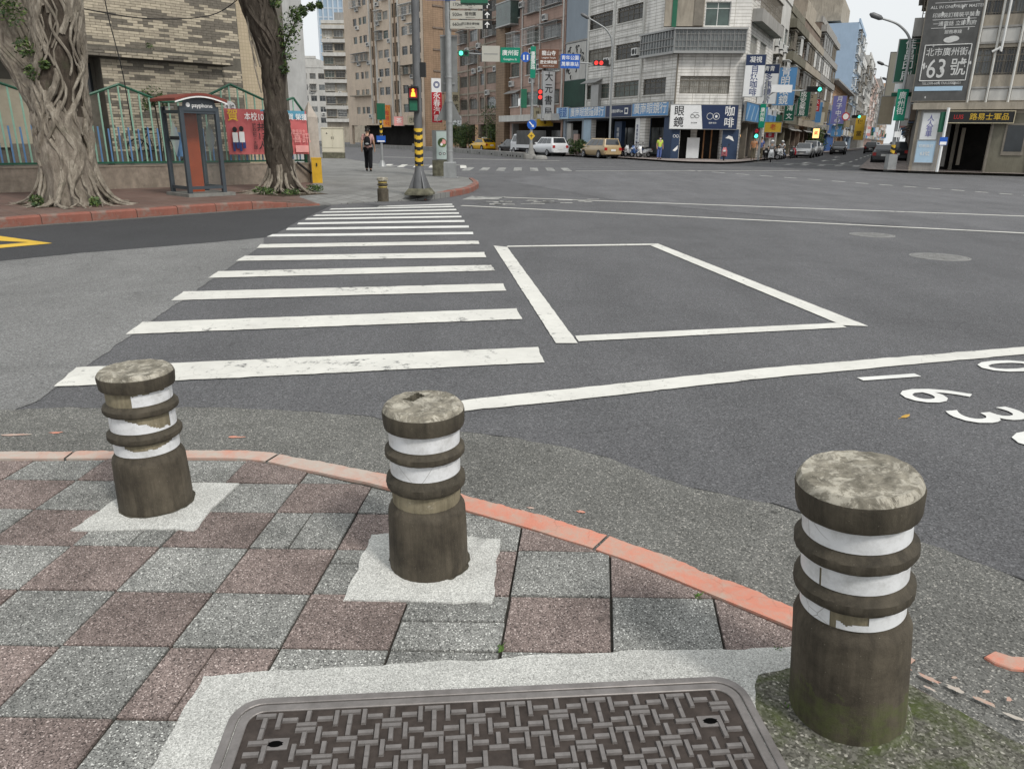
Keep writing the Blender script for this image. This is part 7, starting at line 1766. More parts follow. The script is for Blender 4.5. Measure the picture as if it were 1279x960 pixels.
# ---------------------------------------------------------------- left bank of the right hand street
LB = (17.9, 63.0)
def bank(u, off=0.0, A=LB, b=26.3):
    r = math.radians(b); return (A[0] + math.sin(r) * u - math.cos(r) * off, A[1] + math.cos(r) * u + math.sin(r) * off)
def bank_block(name, label, u0, u1, H, mat, rows, cols, seed, off=0.0, band=None, cages=0.6, fill=0.7, D=10):
    x, y = bank(u0, off); return block(name, label, x, y, 26.3, u1 - u0, H, D, mat, rows, cols, 4.6, 3.0, 1.4, fill, band, cages, seed=seed, ac=0.6, shops=True)
bank_block('grey_tiled_building', 'narrow grey ribbed building next along from the white corner building', 12.45, 21.0, 14.2, 'wall_white_old', 3, 3, 41, cages=0.2)
bank_block('olive_building', 'dark olive building with deep louvred windows past the grey ribbed one', 21.05, 32, 13.8, 'wall_olive', 3, 4, 42, band='wall_olive')
bank_block('brown_building', 'brown stained building with caged balconies in mid street', 32.05, 50, 14.6, 'wall_brown', 3, 6, 43, band='wall_beige_old', cages=0.9); bank_block('dark_building', 'tall dark brown building with cages and plants on its roof edge', 50.05, 74, 16.5, 'wall_brown', 4, 7, 44, band='wall_grey', cages=0.9)
bank_block('pink_tower', 'pink and cream tower set back above the brown building', 38, 54, 31, 'wall_pinkpale', 8, 5, 45, off=9, cages=0.5)
r, f = bank_block('peach_low_building', 'low peach building with corrugated roof and blue sheet wall', 74.05, 122, 10.2, 'wall_peach', 2, 10, 46, cages=0.4); f.part('blue_sheet_wall', 'sheet_blue', (2, 16, -0.4, -0.01, 0.1, 7.2)); f.part('roof_sheet', 'roof_sheet', (-0.5, 48, -1.2, 10, 10.92, 11.2))
bank_block('light_blue_building', 'tall light blue building with bare end wall down the street', 122.05, 150, 25.5, 'wall_lightblue', 7, 8, 47, cages=0.7, D=24); x, y = bank(124, 4); r = bld('roof_house', 'cream roof house on top of the light blue building', x, y, 'roof house'); Fac(r, x, y, 26.3).part('walls', 'wall_beige_old', (0, 22, 0, 10, 26.25, 31))
for k, (u0, u1, H, mt, lab) in enumerate([(150, 185, 22, 'wall_grey', 'grey far block just beyond the light blue building'), (185, 225, 25, 'wall_white_old', 'white far block midway down the right hand street'), (225, 290, 22, 'wall_pinkpale', 'pink far block down the right hand street'), (290, 380, 26, 'wall_grey', 'taller grey block near the end of the right hand street'), (380, 520, 30, 'wall_peach', 'last faint peach block closing the right hand street')]):
    bank_block('far_building', lab, u0 + 0.05, u1, H, mt, int(H / 3) - 1, max(4, int((u1 - u0) / 7)), 50 + k, cages=0.5)
x, y = bank(32, -0.2); r = bld('rooftop_house', 'cream rooftop box seen above the brown street buildings', *bank(58, 3), cat='roof house'); Fac(r, *bank(58, 3), 26.3).part('walls', 'wall_beige_old', (0, 12, 0, 6, 17.25, 20.5))
# ---------------------------------------------------------------- right corner building
RBp = (21.93, 43.26)   # left end of the front
rb2 = bld('right_corner_building', 'stained grey corner building with big faded number poster over a dark arcade', *RBp)
f = Fac(rb2, *RBp, 117)
ops = []
for z in (4.95, 7.8, 10.7):
    for x in (1.08, 2.1, 3.15, 4.4, 5.5): ops.append((x, z, 0.92, 1.32))
f.wall(9.0, 13.0, 10, [(o[0] + 1.0, *o[1:]) for o in ops] + [(1.35, 0.12, 2.2, 3.1, None, 0.5)], 'wall_beige_old', 0, 3.3, 0.25)
for i, o in enumerate(ops): f.win(o[0] + 1.0, *o[1:], 'b', 'glass_dark' if i % 3 else 'glass_mid')
for x in (2.22, 3.06, 4.05, 5.2): mb = MB(); mb.tube([(x, -0.1, 3.4), (x, -0.1, 12.8)], 0.06, 6); f.put('wall_rib', mb.mesh('wall_rib', 'trim_white'))
mb = MB(); mb.tube(smooth_line([(3.3, -0.2, 12.5), (3.3, -0.2, 6.6), (3.22, -0.2, 6.25), (2.9, -0.2, 6.05)], 5), 0.06, 7); f.put('drain_pipe', mb.mesh('drain_pipe', 'frame_white'))
for z in (4.3, 6.45, 7.2, 9.4): f.part('string_course', 'wall_grey', (1.9, 8.9, -0.07, -0.003, z, z + 0.1))
f.part('floor_band', 'wall_beige_old', (-0.3, 9.0, -0.25, -0.01, 3.28, 3.62)); f.part('arcade_back', 'dark_interior', (0.9, 4.4, 3.1, 3.28, 0.12, 3.3)); f.part('poster_column', 'wall_grey', (0.15, 1.3, -0.02, 0.6, 0.0, 3.27)); f.part('lower_wall', 'wall_olive', (3.58, 8.9, -0.04, -0.005, 0.0, 3.1)); [f.part('lower_frame', 'grille_rust', q) for q in ((4.2, 5.2, -0.08, -0.045, 1.0, 2.6), (3.56, 3.66, -0.1, -0.045, 0.1, 3.1), (5.45, 5.52, -0.1, -0.045, 0.1, 3.1))]; f.part('lower_pane', 'glass_dark', (4.3, 5.1, -0.09, -0.081, 1.2, 2.5))
for x0, x1 in ((2.3, 2.98), (3.14, 3.97), (4.13, 5.1), (5.3, 6.6)):
    for z in (3.72, 6.55, 9.45): f.part('wall_panel', 'wall_white_old', (x0, x1, -0.03, -0.004, z, z + (0.55 if z < 4 else 0.62)))
for (x, m_, z0, z1) in ((1.6, 'wall_grey', 0.3, 2.6), (2.0, 'grille_rust', 0.12, 2.9), (2.35, 'wall_beige_old', 0.4, 2.4)): f.part('passage_panel', m_, (x, x + 0.18, 2.4, 3.0, z0, z1))
# side of that building along the street and the blocks behind it
RBANK = (21.93, 43.26)
for k, (u0, u1, H, mt, lab) in enumerate([(10.2, 24, 11.5, 'wall_grey', 'grey block next behind the right corner building'), (24, 48, 10.5, 'wall_brown', 'brown low block further along the right side'), (48, 100, 12, 'wall_white_old', 'long pale block far along the right side'), (100, 220, 14, 'wall_grey', 'farthest block along the right side of the street')]):
    x, y = bank(u1, 0, RBANK); block('right_bank_building', lab, x, y, 206.3, u1 - u0 - 0.05, H, 10, mt, int(H / 3) - 1, max(3, int((u1 - u0) / 6)), 4.6, 3.0, 1.4, 0.7, None, 0.5, seed=70 + k, shops=True)
x, y = bank(10, 0.02, RBANK); f = Fac(rb2, x, y, 206.3)
for z in (4.2, 7.0, 9.8): f.part('balcony', 'wall_grey', (0.3, 9.6, -0.9, -0.05, z, z + 0.9)); f.cage(0.4, z + 0.95, 4.2, 1.5, 'grille_rust'); f.cage(5.0, z + 0.95, 4.2, 1.5, 'grille_rust')
for z in (5.3, 8.1, 11): f.ac(2.0, z); f.ac(8.2, z - 0.6)
# ================================================================ SHOP SIGNS
def sign(label, X, Y, b, w, z0, z1, mat, d=0.16, frame='aluminium', name='shop_sign'):
    """panel with a thin frame; X, Y is the left foot of its face, b the bearing of its width"""
    t = thing(name, label, 'sign', (X, Y, z0), bearing(b)); h = z1 - z0
    p = part('panel', mat, t, (0, w, 0, d, 0, h)); e = 0.04
    for bx in ((-e, w + e, -0.02, d, -e, -0.001), (-e, w + e, -0.02, d, h + 0.001, h + e), (-e, -0.001, -0.02, d, 0, h), (w + 0.001, w + e, -0.02, d, 0, h)): part('frame', frame, t, bx)
    return t, w, h
def write(t, s, size, mat, x, z, **kw): return lettering(s, size, mat, t, (x, -0.012, z), **kw)
def along(A, b, u, out=0.0):
    r = math.radians(b); return (A[0] + math.sin(r) * u + math.cos(r) * out, A[1] + math.cos(r) * u - math.sin(r) * out)
F1A, F1B = (6.688, 76.37), 155
X, Y = along((4.88, 80.25), 155, -0.9, 0.35); t, w, h = sign('pale blue fascia sign with two blue characters left of the optician fascia', X, Y, 155, 2.5, 3.44, 4.5, 'sign_paleblue'); write(t, '眼鏡', 1.0, 'print_blue', 1.3, 0.5, bold=0.012, sx=0.9)
X, Y = along(F1A, F1B, -2.6, 0.35); t, w, h = sign('long pale fascia sign with blue characters over the left arcade bay', X, Y, 155, 6.9, 3.45, 4.4, 'sign_midblue'); write(t, '廣南眼鏡鐘錶行', 0.9, 'print_white', 3.5, 0.48, bold=0.012); part('lower_strip', 'sign_skyblue', t, (0, w, -0.006, -0.002, 0.0, 0.16))
X, Y = along(F1A, F1B, 4.4, 0.35); t, w, h = sign('black fascia sign with white cup logo over the middle arcade bay', X, Y, 155, 4.2, 3.45, 4.4, 'sign_navy'); write(t, '眼鏡咖啡', 0.32, 'print_white', 1.5, 0.45, bold=0.01); part('cup_logo', 'print_white', t, (3.1, 3.65, -0.012, -0.006, 0.2, 0.72)); part('cup_inner', 'sign_navy', t, (3.2, 3.55, -0.018, -0.013, 0.32, 0.62)); write(t, 'Wow', 0.4, 'print_white', 2.4, 0.47, bold=0.012)
X, Y = along(F1A, F1B, 8.7, 0.35); t, w, h = sign('long pale fascia sign with blue characters beside the big corner sign', X, Y, 155, 5.2, 3.45, 4.45, 'sign_midblue'); write(t, '廣南眼鏡行', 0.95, 'print_white', 2.6, 0.52, bold=0.012); part('lower_strip', 'sign_skyblue', t, (0, w, -0.006, -0.002, 0.0, 0.16))
# big corner sign: white half and navy half
X, Y = along(PA, 95.48, -0.3, 0.3); t, w, h = sign('big white and navy corner sign for glasses and coffee', X, Y, 95.48, 5.25, 2.42, 4.22, 'sign_white'); mb = MB(); mb.poly([(2.6, -0.006, 0), (w, -0.006, 0), (w, -0.006, h), (2.35, -0.006, h)]); mb.build('navy_half', 'sign_navy', t)
for k, ch in enumerate('眼鏡'): write(t, ch, 0.82, 'print_black', 0.68, h - 0.5 - 0.85 * k, bold=0.01)
for k, ch in enumerate('咖啡'): write(t, ch, 0.82, 'print_white', 4.62, h - 0.5 - 0.85 * k, bold=0.01)
mb = MB()
for x in (1.75, 2.1): mb.tube([(x + 0.16 * math.cos(a), -0.012, 0.95 + 0.12 * math.sin(a)) for a in [2 * PI * q / 16 for q in range(17)]], 0.02, 4)
mb.tube([(1.6, -0.012, 1.05), (1.85, -0.012, 1.25), (2.2, -0.012, 1.2)], 0.015, 4); mb.build('glasses_mark', 'sign_back', t)
mb = MB()
for x in (3.1, 3.6): mb.tube([(x + 0.24 * math.cos(a), -0.012, 0.95 + 0.24 * math.sin(a)) for a in [2 * PI * q / 18 for q in range(19)]], 0.018, 4)
disc(mb, (3.6, 0.95), 0.1, -0.014); mb.build('ring_mark', 'print_white', t); write(t, '眼鏡 咖啡', 0.14, 'print_white', 3.35, 0.45); write(t, '驗光配鏡', 0.12, 'print_black', 1.9, 0.45)
# along the right hand street
X, Y = along(LB, 26.3, 0.3, 0.3); t, w, h = sign('sky blue fascia over the street side of the coffee corner', X, Y, 26.3, 11.0, 3.1, 4.5, 'sign_skyblue'); mb = MB()
for k in range(5): x = 0.4 + 2.1 * k; mb.poly([(x, -0.01, 0.1), (x + 1.2, -0.01, 1.2), (x + 1.5, -0.01, 1.2), (x + 0.5, -0.01, 0.1)])
mb.build('slant_print', 'sign_paleblue', t)
def vsign(label, X, Y, w, z0, z1, mat, text, tm, size, b=112, head=None, **kw):
    t, w, h = sign(label, X, Y, b, w, z0, z1, mat, d=0.22)
    hh = 0.0
    if head: hh = head[2]; part('head_panel', head[1], t, (0, w, -0.008, -0.002, h - hh, h)); lettering(head[0], hh * 0.62, head[3], t, (w / 2, -0.016, h - hh / 2), bold=0.012)
    n = len(text); step = (h - hh) / n
    for k, ch in enumerate(text): write(t, ch, min(size, step * 1.05), tm, w / 2, h - hh - step * (k + 0.5), bold=size * 0.011, **kw)
    return t
vsign('white projecting sign with four navy characters for roasted coffee', 17.75, 62.5, 1.45, 4.85, 7.85, 'sign_white', '自烘咖啡', 'print_navy', 0.78, b=100, head=('凝視', 'sign_navy', 0.75, 'print_white'))
vsign('white projecting lens sign partly behind the signal arm', 20.75, 68.6, 1.55, 4.6, 7.7, 'sign_white', '多焦鏡片', 'print_navy', 0.75, head=('青青', 'sign_navy', 0.7, 'print_white'))
vsign('large blue projecting sign with white optician characters', 24.35, 75.6, 1.9, 4.8, 8.1, 'sign_skyblue', '青明眼鏡', 'print_white', 0.95)
vsign('small green and white sign hanging below the blue optician sign', 27.1, 80, 0.95, 3.55, 5.1, 'sign_dkgreen', '鴻文', 'print_white', 0.6); vsign('yellow two line shop sign low over the street side arcade', 21.5, 68, 1.35, 2.3, 3.1, 'sign_yellow', '老', 'print_red', 0.5); vsign('small red shop sign under the yellow one', 21.7, 68.1, 0.7, 1.85, 2.25, 'sign_red', '茶', 'print_white', 0.3)
vsign('dark green vertical sign with pale characters along the street', 31.7, 90, 1.4, 4.3, 6.9, 'sign_dkgreen', '成安藥局', 'print_white', 0.7); vsign('tan vertical sign next behind the dark green one', 34.3, 95, 1.5, 4.0, 6.9, 'sign_tan', '中醫診所', 'print_black', 0.6); vsign('small red vertical sign past the tan one', 37.4, 100, 0.75, 5.2, 6.6, 'sign_red', '永和', 'print_white', 0.5)
vsign('purple banner sign on the peach low building', 49.8, 125, 1.9, 4.3, 8.4, 'sign_purple', '月子中心', 'print_white', 0.9); vsign('small blue sign below the purple banner', 50.2, 125.2, 1.5, 2.4, 4.0, 'sign_skyblue', '停車', 'print_white', 0.6); vsign('yellow vertical sign far down the street', 64.5, 150, 1.7, 2.0, 6.4, 'sign_yellow', '便當', 'print_black', 1.0); vsign('little lit yellow sign by the dark shrubs', 36.5, 96.5, 0.7, 2.0, 3.1, 'lamp_warm', '藥', 'print_red', 0.5)
# left hand fronts
X, Y = along((-0.64, 92.09), 155, 11.2, 1.5); vsign('tall white vertical bookshop sign in front of the pink building', X, Y, 1.35, 3.5, 8.0, 'sign_white', '大元書局', 'print_black', 0.95, b=65); X, Y = along((-0.64, 92.09), 155, 10.4, 1.7)
vsign('yellow box sign under the bookshop sign', X, Y, 1.9, 2.75, 3.45, 'sign_yellow', '書', 'print_black', 0.4, b=65); X, Y = along((-0.64, 92.09), 155, 9.6, 1.7); vsign('pale yellow board above the yellow box sign', X, Y, 0.9, 3.5, 4.6, 'sign_cream', '特', 'print_black', 0.4, b=65)
X, Y = along((-7.68, 107.17), 155, 0.4, 1.2); vsign('cream vertical tea shop sign on the old dusty pink building', X, Y, 1.15, 4.7, 9.3, 'sign_cream', '永昌景茶', 'print_black', 0.9, b=70); X, Y = along((-7.68, 107.17), 155, -0.6, 1.6); t, w, h = sign('white brush lettered board under the tea shop sign', X, Y, 110, 2.6, 3.0, 4.3, 'sign_white'); write(t, '茶 行', 0.8, 'print_black', 1.3, 0.65, bold=0.012)
vsign('red and white vertical sign between the two near poles', -12.4, 117.5, 1.5, 3.6, 9.7, 'sign_red', '永春汽車', 'print_white', 1.3, b=75, head=('◎', 'sign_white', 1.9, 'print_navy'))
X, Y = along((-29.95, 142.0), 141.4, 14.8, 1.3); vsign('orange vertical sign with red characters on the tan block', X, Y, 1.25, 3.0, 6.4, 'sign_orange', '小籠湯包', 'print_red', 0.8, b=85); X, Y = along((-29.95, 142.0), 141.4, 18.2, 1.2); vsign('small pink square shop sign at the foot of the tan block', X, Y, 1.6, 3.2, 4.6, 'print_pink', '茶', 'print_white', 0.9, b=85); X, Y = along((-29.95, 142.0), 141.4, 21.5, 0.6); t, w, h = sign('pale fascia board at the right foot of the tan block', X, Y, 141.4, 3.6, 3.3, 4.6, 'sign_cream'); write(t, '機車行', 0.9, 'print_black', 1.8, 0.6, bold=0.02)
# right corner building: weathered poster, arcade sign, column posters
X, Y = along((21.93, 43.26), 117, -0.42, 0.12); t, w, h = sign('huge weathered dark poster with white number 63 on the right corner building', X, Y, 117, 2.55, 3.72, 12.5, 'poster_dark', 0.1, 'grille_rust', 'wall_poster')
write(t, '北市廣州街', 0.42, 'print_chalk', 1.28, 2.38, bold=0.014, sx=0.92); write(t, '63', 1.3, 'print_chalk', 0.92, 1.55, bold=0.03, sx=0.72); write(t, '號', 0.9, 'print_chalk', 1.92, 1.6, bold=0.012, sx=0.85); write(t, 'TEL:2306-6692 FAX:2308-6651', 0.2, 'print_chalk', 1.27, 0.88, bold=0.004, sx=0.72)
for (z, s, sz) in ((3.35, '服務專線', 0.2), (3.75, '一通電話 立即到府', 0.24), (4.15, '印刷裝訂精裝平裝書', 0.24), (4.55, 'ALL IN ONE PRINT MASTER', 0.2), (4.95, '彩色印刷', 0.25), (5.35, '名片 海報 型錄', 0.28), (5.85, '佳昌', 0.55)): write(t, s, sz, 'print_chalk', 1.4 if z < 5.5 else 0.9, z, bold=0.006)
for z in (3.55, 3.95, 4.75, 5.15): part('rule', 'print_chalk', t, (0.35, 2.35, -0.014, -0.008, z, z + 0.025))
mb = MB(); fr = [(0.22 + 0.0, 1.0), (2.36, 1.0), (2.36, 2.75), (0.22, 2.75)]
for a, c in zip(fr, fr[1:] + fr[:1]): mb.tube([(a[0], -0.014, a[1]), (c[0], -0.014, c[1])], 0.028, 5)
mb.build('box_outline', 'print_chalk', t); mb = MB()
for q in range(2): mb.poly([(1.3 + 0.16 * q + 0.28 * math.cos(a), -0.014 - 0.003 * q, 2.98 + 0.05 * q + 0.14 * math.sin(a)) for a in [2 * PI * k / 18 for k in range(18)]])
mb.build('hand_mark', 'print_chalk', t); part('blue_tape', 'sign_paleblue', t, (0.05, 2.3, -0.016, -0.01, 0.5, 0.72))
rp_ = random.Random(8); 
for k in range(26):
    x, z = rp_.uniform(0.05, 2.45), rp_.uniform(0.1, 6.5); mb = MB(); r_ = rp_.uniform(0.02, 0.07); mb.poly([(x + r_ * rp_.uniform(0.5, 1.3) * math.cos(a), -0.005, z + 2.2 * r_ * rp_.uniform(0.5, 1.3) * math.sin(a)) for a in [2 * PI * q / 9 for q in range(9)]]); mb.build('torn_patch', 'print_chalk', t)
X, Y = along((21.93, 43.26), 117, 1.45, 0.35); t, w, h = sign('black arcade sign with yellow characters on the right corner building', X, Y, 117, 3.0, 2.62, 3.17, 'signal_black', 0.15, 'sign_cream'); write(t, '路易士軍品', 0.36, 'sign_yellow', 1.9, 0.27, bold=0.012); write(t, 'LUIS', 0.3, 'print_red', 0.5, 0.27, bold=0.006, sx=0.8)
X, Y = along((21.93, 43.26), 117, 0.28, 0.05); t, w, h = sign('pale poster with purple writing on the arcade column', X, Y, 117, 0.8, 1.75, 3.1, 'sign_white', 0.03); write(t, '人人有車', 0.34, 'sign_purple', 0.4, 0.68, vertical=True, bold=0.012, gap=0.8); X, Y = along((21.93, 43.26), 117, 0.22, 0.06); t, w, h = sign('light blue poster with number 63 on the arcade column', X, Y, 117, 0.9, 0.55, 1.7, 'sign_paleblue', 0.03); write(t, '63號', 0.24, 'print_white', 0.45, 0.45, bold=0.01); write(t, '印刷裝訂', 0.18, 'print_white', 0.45, 0.85, bold=0.005)
t = vsign('dark green projecting print shop sign with white characters beside the lamp', 20.95, 44.6, 1.15, 4.75, 6.9, 'sign_dkgreen', '佳昌印刷', 'print_white', 0.62, b=112); part('pink_note', 'print_pink', t, (0.6, 1.0, -0.02, -0.01, -0.5, -0.08)); part('white_note', 'sign_white', t, (0.1, 0.5, -0.02, -0.01, -0.5, -0.08)); part('green_foot', 'sign_dkgreen', t, (0, 1.15, 0, 0.1, -0.75, -0.55))
vsign('tall cream projecting sign with a green seven behind the print shop sign', 25.6, 55.5, 1.5, 4.0, 7.4, 'sign_pale', '7', 'sign_green', 0.9); t, w, h = sign('small white box sign on the side of the right corner building', 21.9, 45.2, 112, 0.45, 2.9, 4.1, 'sign_white', 0.2); t, w, h = sign('brown box sign hanging under the print shop sign', 21.3, 46.5, 112, 0.7, 2.6, 4.1, 'sign_tan', 0.3)
# ================================================================ VEHICLES
def paint(name, col, rough=0.25, metal=0.0):
    m, nt, b = nodes_of(name, rough, 0.5, metal)
    c = ramp(nt, noise_tex(nt, coords(nt), 2.0, 5), [(0.3, [x * 0.93 for x in col]), (0.7, col)]); nt.links.new(c, b.inputs['Base Color']); b.inputs['Coat Weight'].default_value = 0.4
for n, c in dict(car_white=(0.72, 0.73, 0.74), car_yellow=(0.75, 0.43, 0.01), car_black=(0.015, 0.016, 0.018), car_gold=(0.42, 0.31, 0.17), car_silver=(0.4, 0.41, 0.42), car_dark=(0.03, 0.032, 0.036), car_red=(0.35, 0.03, 0.04), car_pink=(0.5, 0.16, 0.18), car_blue=(0.05, 0.12, 0.3)).items(): paint(n, c)
plain('tyre', (0.02, 0.02, 0.021), 0.85, 0.2); plain('rim_metal', (0.42, 0.42, 0.43), 0.35, 0.5, 0.6); paint('car_glass', (0.03, 0.035, 0.04), 0.05); plain('tail_red', (0.4, 0.015, 0.015), 0.3, 0.5); plain('head_clear', (0.7, 0.72, 0.72), 0.15, 0.6); plain('plate_white', (0.7, 0.7, 0.68), 0.5); plain('trim_black', (0.02, 0.02, 0.022), 0.5)
SPEC = {  # stations (x, half width, z low, z belt), cabin base x0 x1, roof x0 x1, height
    'sedan': ([(-2.3, 0.72, 0.42, 0.78), (-2.22, 0.82, 0.3, 0.95), (-1.7, 0.87, 0.26, 1.0), (-0.6, 0.89, 0.24, 0.97), (0.7, 0.89, 0.24, 0.95), (1.2, 0.88, 0.25, 0.9), (1.9, 0.84, 0.28, 0.8), (2.2, 0.75, 0.34, 0.68), (2.3, 0.62, 0.42, 0.58)], (-1.85, 1.15), (-1.05, 0.25), 1.45, 0.94, 1.35),
    'suv': ([(-2.3, 0.78, 0.5, 0.95), (-2.24, 0.88, 0.38, 1.08), (-1.6, 0.92, 0.34, 1.1), (0, 0.92, 0.32, 1.06), (1.0, 0.92, 0.32, 1.04), (1.9, 0.88, 0.36, 0.96), (2.2, 0.8, 0.42, 0.82), (2.3, 0.66, 0.5, 0.7)], (-2.2, 1.2), (-1.85, 0.35), 1.68, 1.05, 1.36),
    'van': ([(-2.3, 0.76, 0.45, 0.9), (-2.25, 0.85, 0.33, 1.02), (-1.5, 0.89, 0.28, 1.02), (0, 0.89, 0.27, 0.98), (1.2, 0.88, 0.28, 0.93), (1.95, 0.82, 0.32, 0.82), (2.2, 0.74, 0.36, 0.7), (2.3, 0.6, 0.44, 0.6)], (-2.22, 1.55), (-2.0, 0.4), 1.64, 0.97, 1.4)}
_CAR = {}
def wheel_mesh(r=0.32, w=0.2):
    if 'wheel' not in _CAR:
        mb = MB()
        for s in range(20):
            a = 2 * PI * s / 20
            for (rr, y) in ((r * 0.66, -w / 2), (r * 0.96, -w / 2), (r, -w / 2 + 0.03), (r, w / 2 - 0.03), (r * 0.96, w / 2), (r * 0.66, w / 2)): mb.v.append((rr * math.cos(a), y, rr * math.sin(a)))
        for s in range(20):
            for q in range(5): a, b2 = s * 6 + q, ((s + 1) % 20) * 6 + q; mb.f.append((a, a + 1, b2 + 1, b2)); mb.m.append(0)
        _CAR['wheel'] = mb.mesh('wheel', 'tyre', True)
        mb = MB()
        for y in (-w / 2 + 0.015, w / 2 - 0.015):
            mb.poly([(r * 0.67 * math.cos(2 * PI * k / 20), y, r * 0.67 * math.sin(2 * PI * k / 20)) for k in range(20)], 1)
            sgn = -1 if y < 0 else 1
            for k in range(5):
                a = 2 * PI * k / 5; c, s_ = math.cos(a), math.sin(a); n_ = (-s_ * 0.05, c * 0.05)
                mb.quad((n_[0], y + sgn * 0.006, n_[1]), (c * r * 0.64 + n_[0], y + sgn * 0.006, s_ * r * 0.64 + n_[1]), (c * r * 0.64 - n_[0], y + sgn * 0.006, s_ * r * 0.64 - n_[1]), (-n_[0], y + sgn * 0.006, -n_[1]))
            mb.tube([(r * 0.64 * math.cos(2 * PI * k / 20), y + sgn * 0.004, r * 0.64 * math.sin(2 * PI * k / 20)) for k in range(21)], 0.018, 4, caps=False)
        _CAR['rim'] = mb.mesh('rim', ['rim_metal', 'trim_black'])
    return _CAR['wheel'], _CAR['rim']
def car(kind, col, label, x, y, head, z=-0.012, name='car', sc=1.0, cat='car', group='cars on the street'):
    t = thing(name, label, cat, (x, y, z), 0, group); t.rotation_euler = (0, 0, PI / 2 - math.radians(head)); t.scale = (sc, sc, sc)
    st, cb, cr, H, zb, wb = SPEC[kind]
    mb = MB(); ring = []
    for (sx, w, zl, zh) in st:
        pr = [(0, zl - 0.02), (w * 0.85, zl - 0.02), (w * 0.97, zl + 0.1), (w, zl + (zh - zl) * 0.55), (w * 0.97, zh - 0.1), (w * 0.9, zh - 0.02), (w * 0.6, zh + 0.015), (0, zh + 0.025)]
        ring.append([(sx, p, q) for p, q in pr] + [(sx, -p, q) for p, q in reversed(pr[1:-1])])
    n = len(ring[0])
    for r_ in ring: mb.v += r_
    for i in range(len(ring) - 1):
        for j in range(n): k = (j + 1) % n; mb.f.append((i * n + j, (i + 1) * n + j, (i + 1) * n + k, i * n + k)); mb.m.append(0)
    mb.f.append(tuple(range(n))); mb.f.append(tuple(reversed(range((len(ring) - 1) * n, len(ring) * n)))); mb.m += [0, 0]
    body = mb.build('body', col, t, smooth=True, fixn=True)
    w0, w1 = 0.81, 0.63
    B = [(cb[0], -w0, zb), (cb[1], -w0, zb - 0.04), (cb[1], w0, zb - 0.04), (cb[0], w0, zb)]; R_ = [(cr[0], -w1, H - 0.03), (cr[1], -w1, H), (cr[1], w1, H), (cr[0], w1, H - 0.03)]
    mb = MB(); mb.v += B + R_
    for q in ((0, 1, 5, 4), (1, 2, 6, 5), (2, 3, 7, 6), (3, 0, 4, 7), (4, 5, 6, 7)): mb.f.append(q); mb.m.append(0)
    bm = bmesh.new(); me = mb.mesh('cabin', col); bm.from_mesh(me); bmesh.ops.bevel(bm, geom=[e for e in bm.edges if not e.is_boundary], offset=0.07, segments=3, affect='EDGES', profile=0.6); bm.to_mesh(me); bm.free(); me.polygons.foreach_set('use_smooth', [True] * len(me.polygons)); cab = put('cabin', me, t)
    def lerp(a, c, s_): return tuple(a[i] + (c[i] - a[i]) * s_ for i in range(3))
    def pane(name, q, off, u0, u1, v0, v1):
        P = lambda u, v: lerp(lerp(q[0], q[1], u), lerp(q[3], q[2], u), v)
        m2 = MB(); m2.quad(*[tuple(Vector(P(u, v)) + Vector(off)) for u, v in ((u0, v0), (u1, v0), (u1, v1), (u0, v1))]); m2.build(name, 'car_glass', cab)
    for s_, (a, b2, c, d) in ((-1, (B[0], B[1], R_[1], R_[0])), (1, (B[3], B[2], R_[2], R_[3]))):
        for (u0, u1) in ((0.09, 0.36), (0.385, 0.64), (0.665, 0.92)): pane('side_window', (a, b2, c, d), (0, s_ * 0.012, 0.004), u0, u1, 0.14, 0.86)
    pane('windscreen', (B[1], B[2], R_[2], R_[1]), (0.014, 0, 0.01), 0.07, 0.93, 0.1, 0.92); pane('rear_window', (B[3], B[0], R_[0], R_[3]), (-0.014, 0, 0.01), 0.08, 0.92, 0.2, 0.9)
    wm, rm = wheel_mesh()
    for xx in (-wb, wb):
        for s_ in (-1, 1):
            w_ = put('wheel', wm, t, (xx, s_ * 0.79, 0.32)); put('rim', rm, w_)
            m2 = MB(); m2.poly([(xx + 0.385 * math.cos(a), s_ * 0.897, max(0.26, 0.33 + 0.385 * math.sin(a))) for a in [2 * PI * k / 18 for k in range(18)]]); m2.build('wheel_arch', 'trim_black', body)
            w_.location.y = s_ * 0.815
    xr, xf = st[0][0], st[-1][0]
    for s_ in (-1, 1):
        part('tail_light', 'tail_red', t, (xr - 0.02, xr + 0.16, min(s_ * 0.56, s_ * 0.8), max(s_ * 0.56, s_ * 0.8), zb - 0.3, zb - 0.08)); part('headlight', 'head_clear', t, (xf - 0.28, xf - 0.02, min(s_ * 0.42, s_ * 0.72), max(s_ * 0.42, s_ * 0.72), 0.58, 0.7)); part('mirror', col, t, (cb[1] - 0.5, cb[1] - 0.36, min(s_ * 0.9, s_ * 1.06), max(s_ * 0.9, s_ * 1.06), zb + 0.02, zb + 0.16))
    part('rear_bumper', col, t, (xr - 0.06, xr + 0.1, -0.74, 0.74, 0.36, 0.58)); part('front_bumper', col, t, (xf - 0.12, xf + 0.05, -0.64, 0.64, 0.34, 0.52)); part('grille', 'trim_black', t, (xf - 0.02, xf + 0.055, -0.4, 0.4, 0.54, 0.64)); part('number_plate', 'plate_white', t, (xr - 0.075, xr - 0.061, -0.22, 0.22, 0.6, 0.76)); part('number_plate', 'plate_white', t, (xf + 0.056, xf + 0.065, -0.2, 0.2, 0.4, 0.52)); part('underbody', 'trim_black', t, (xr + 0.3, xf - 0.3, -0.7, 0.7, 0.16, 0.3))
    return t
car('van', 'car_gold', 'gold minivan stopped in front of the optician arcade', 7.35, 67.6, -22); car('suv', 'car_white', 'white sport utility car behind the median mast', 3.15, 73.0, -25)
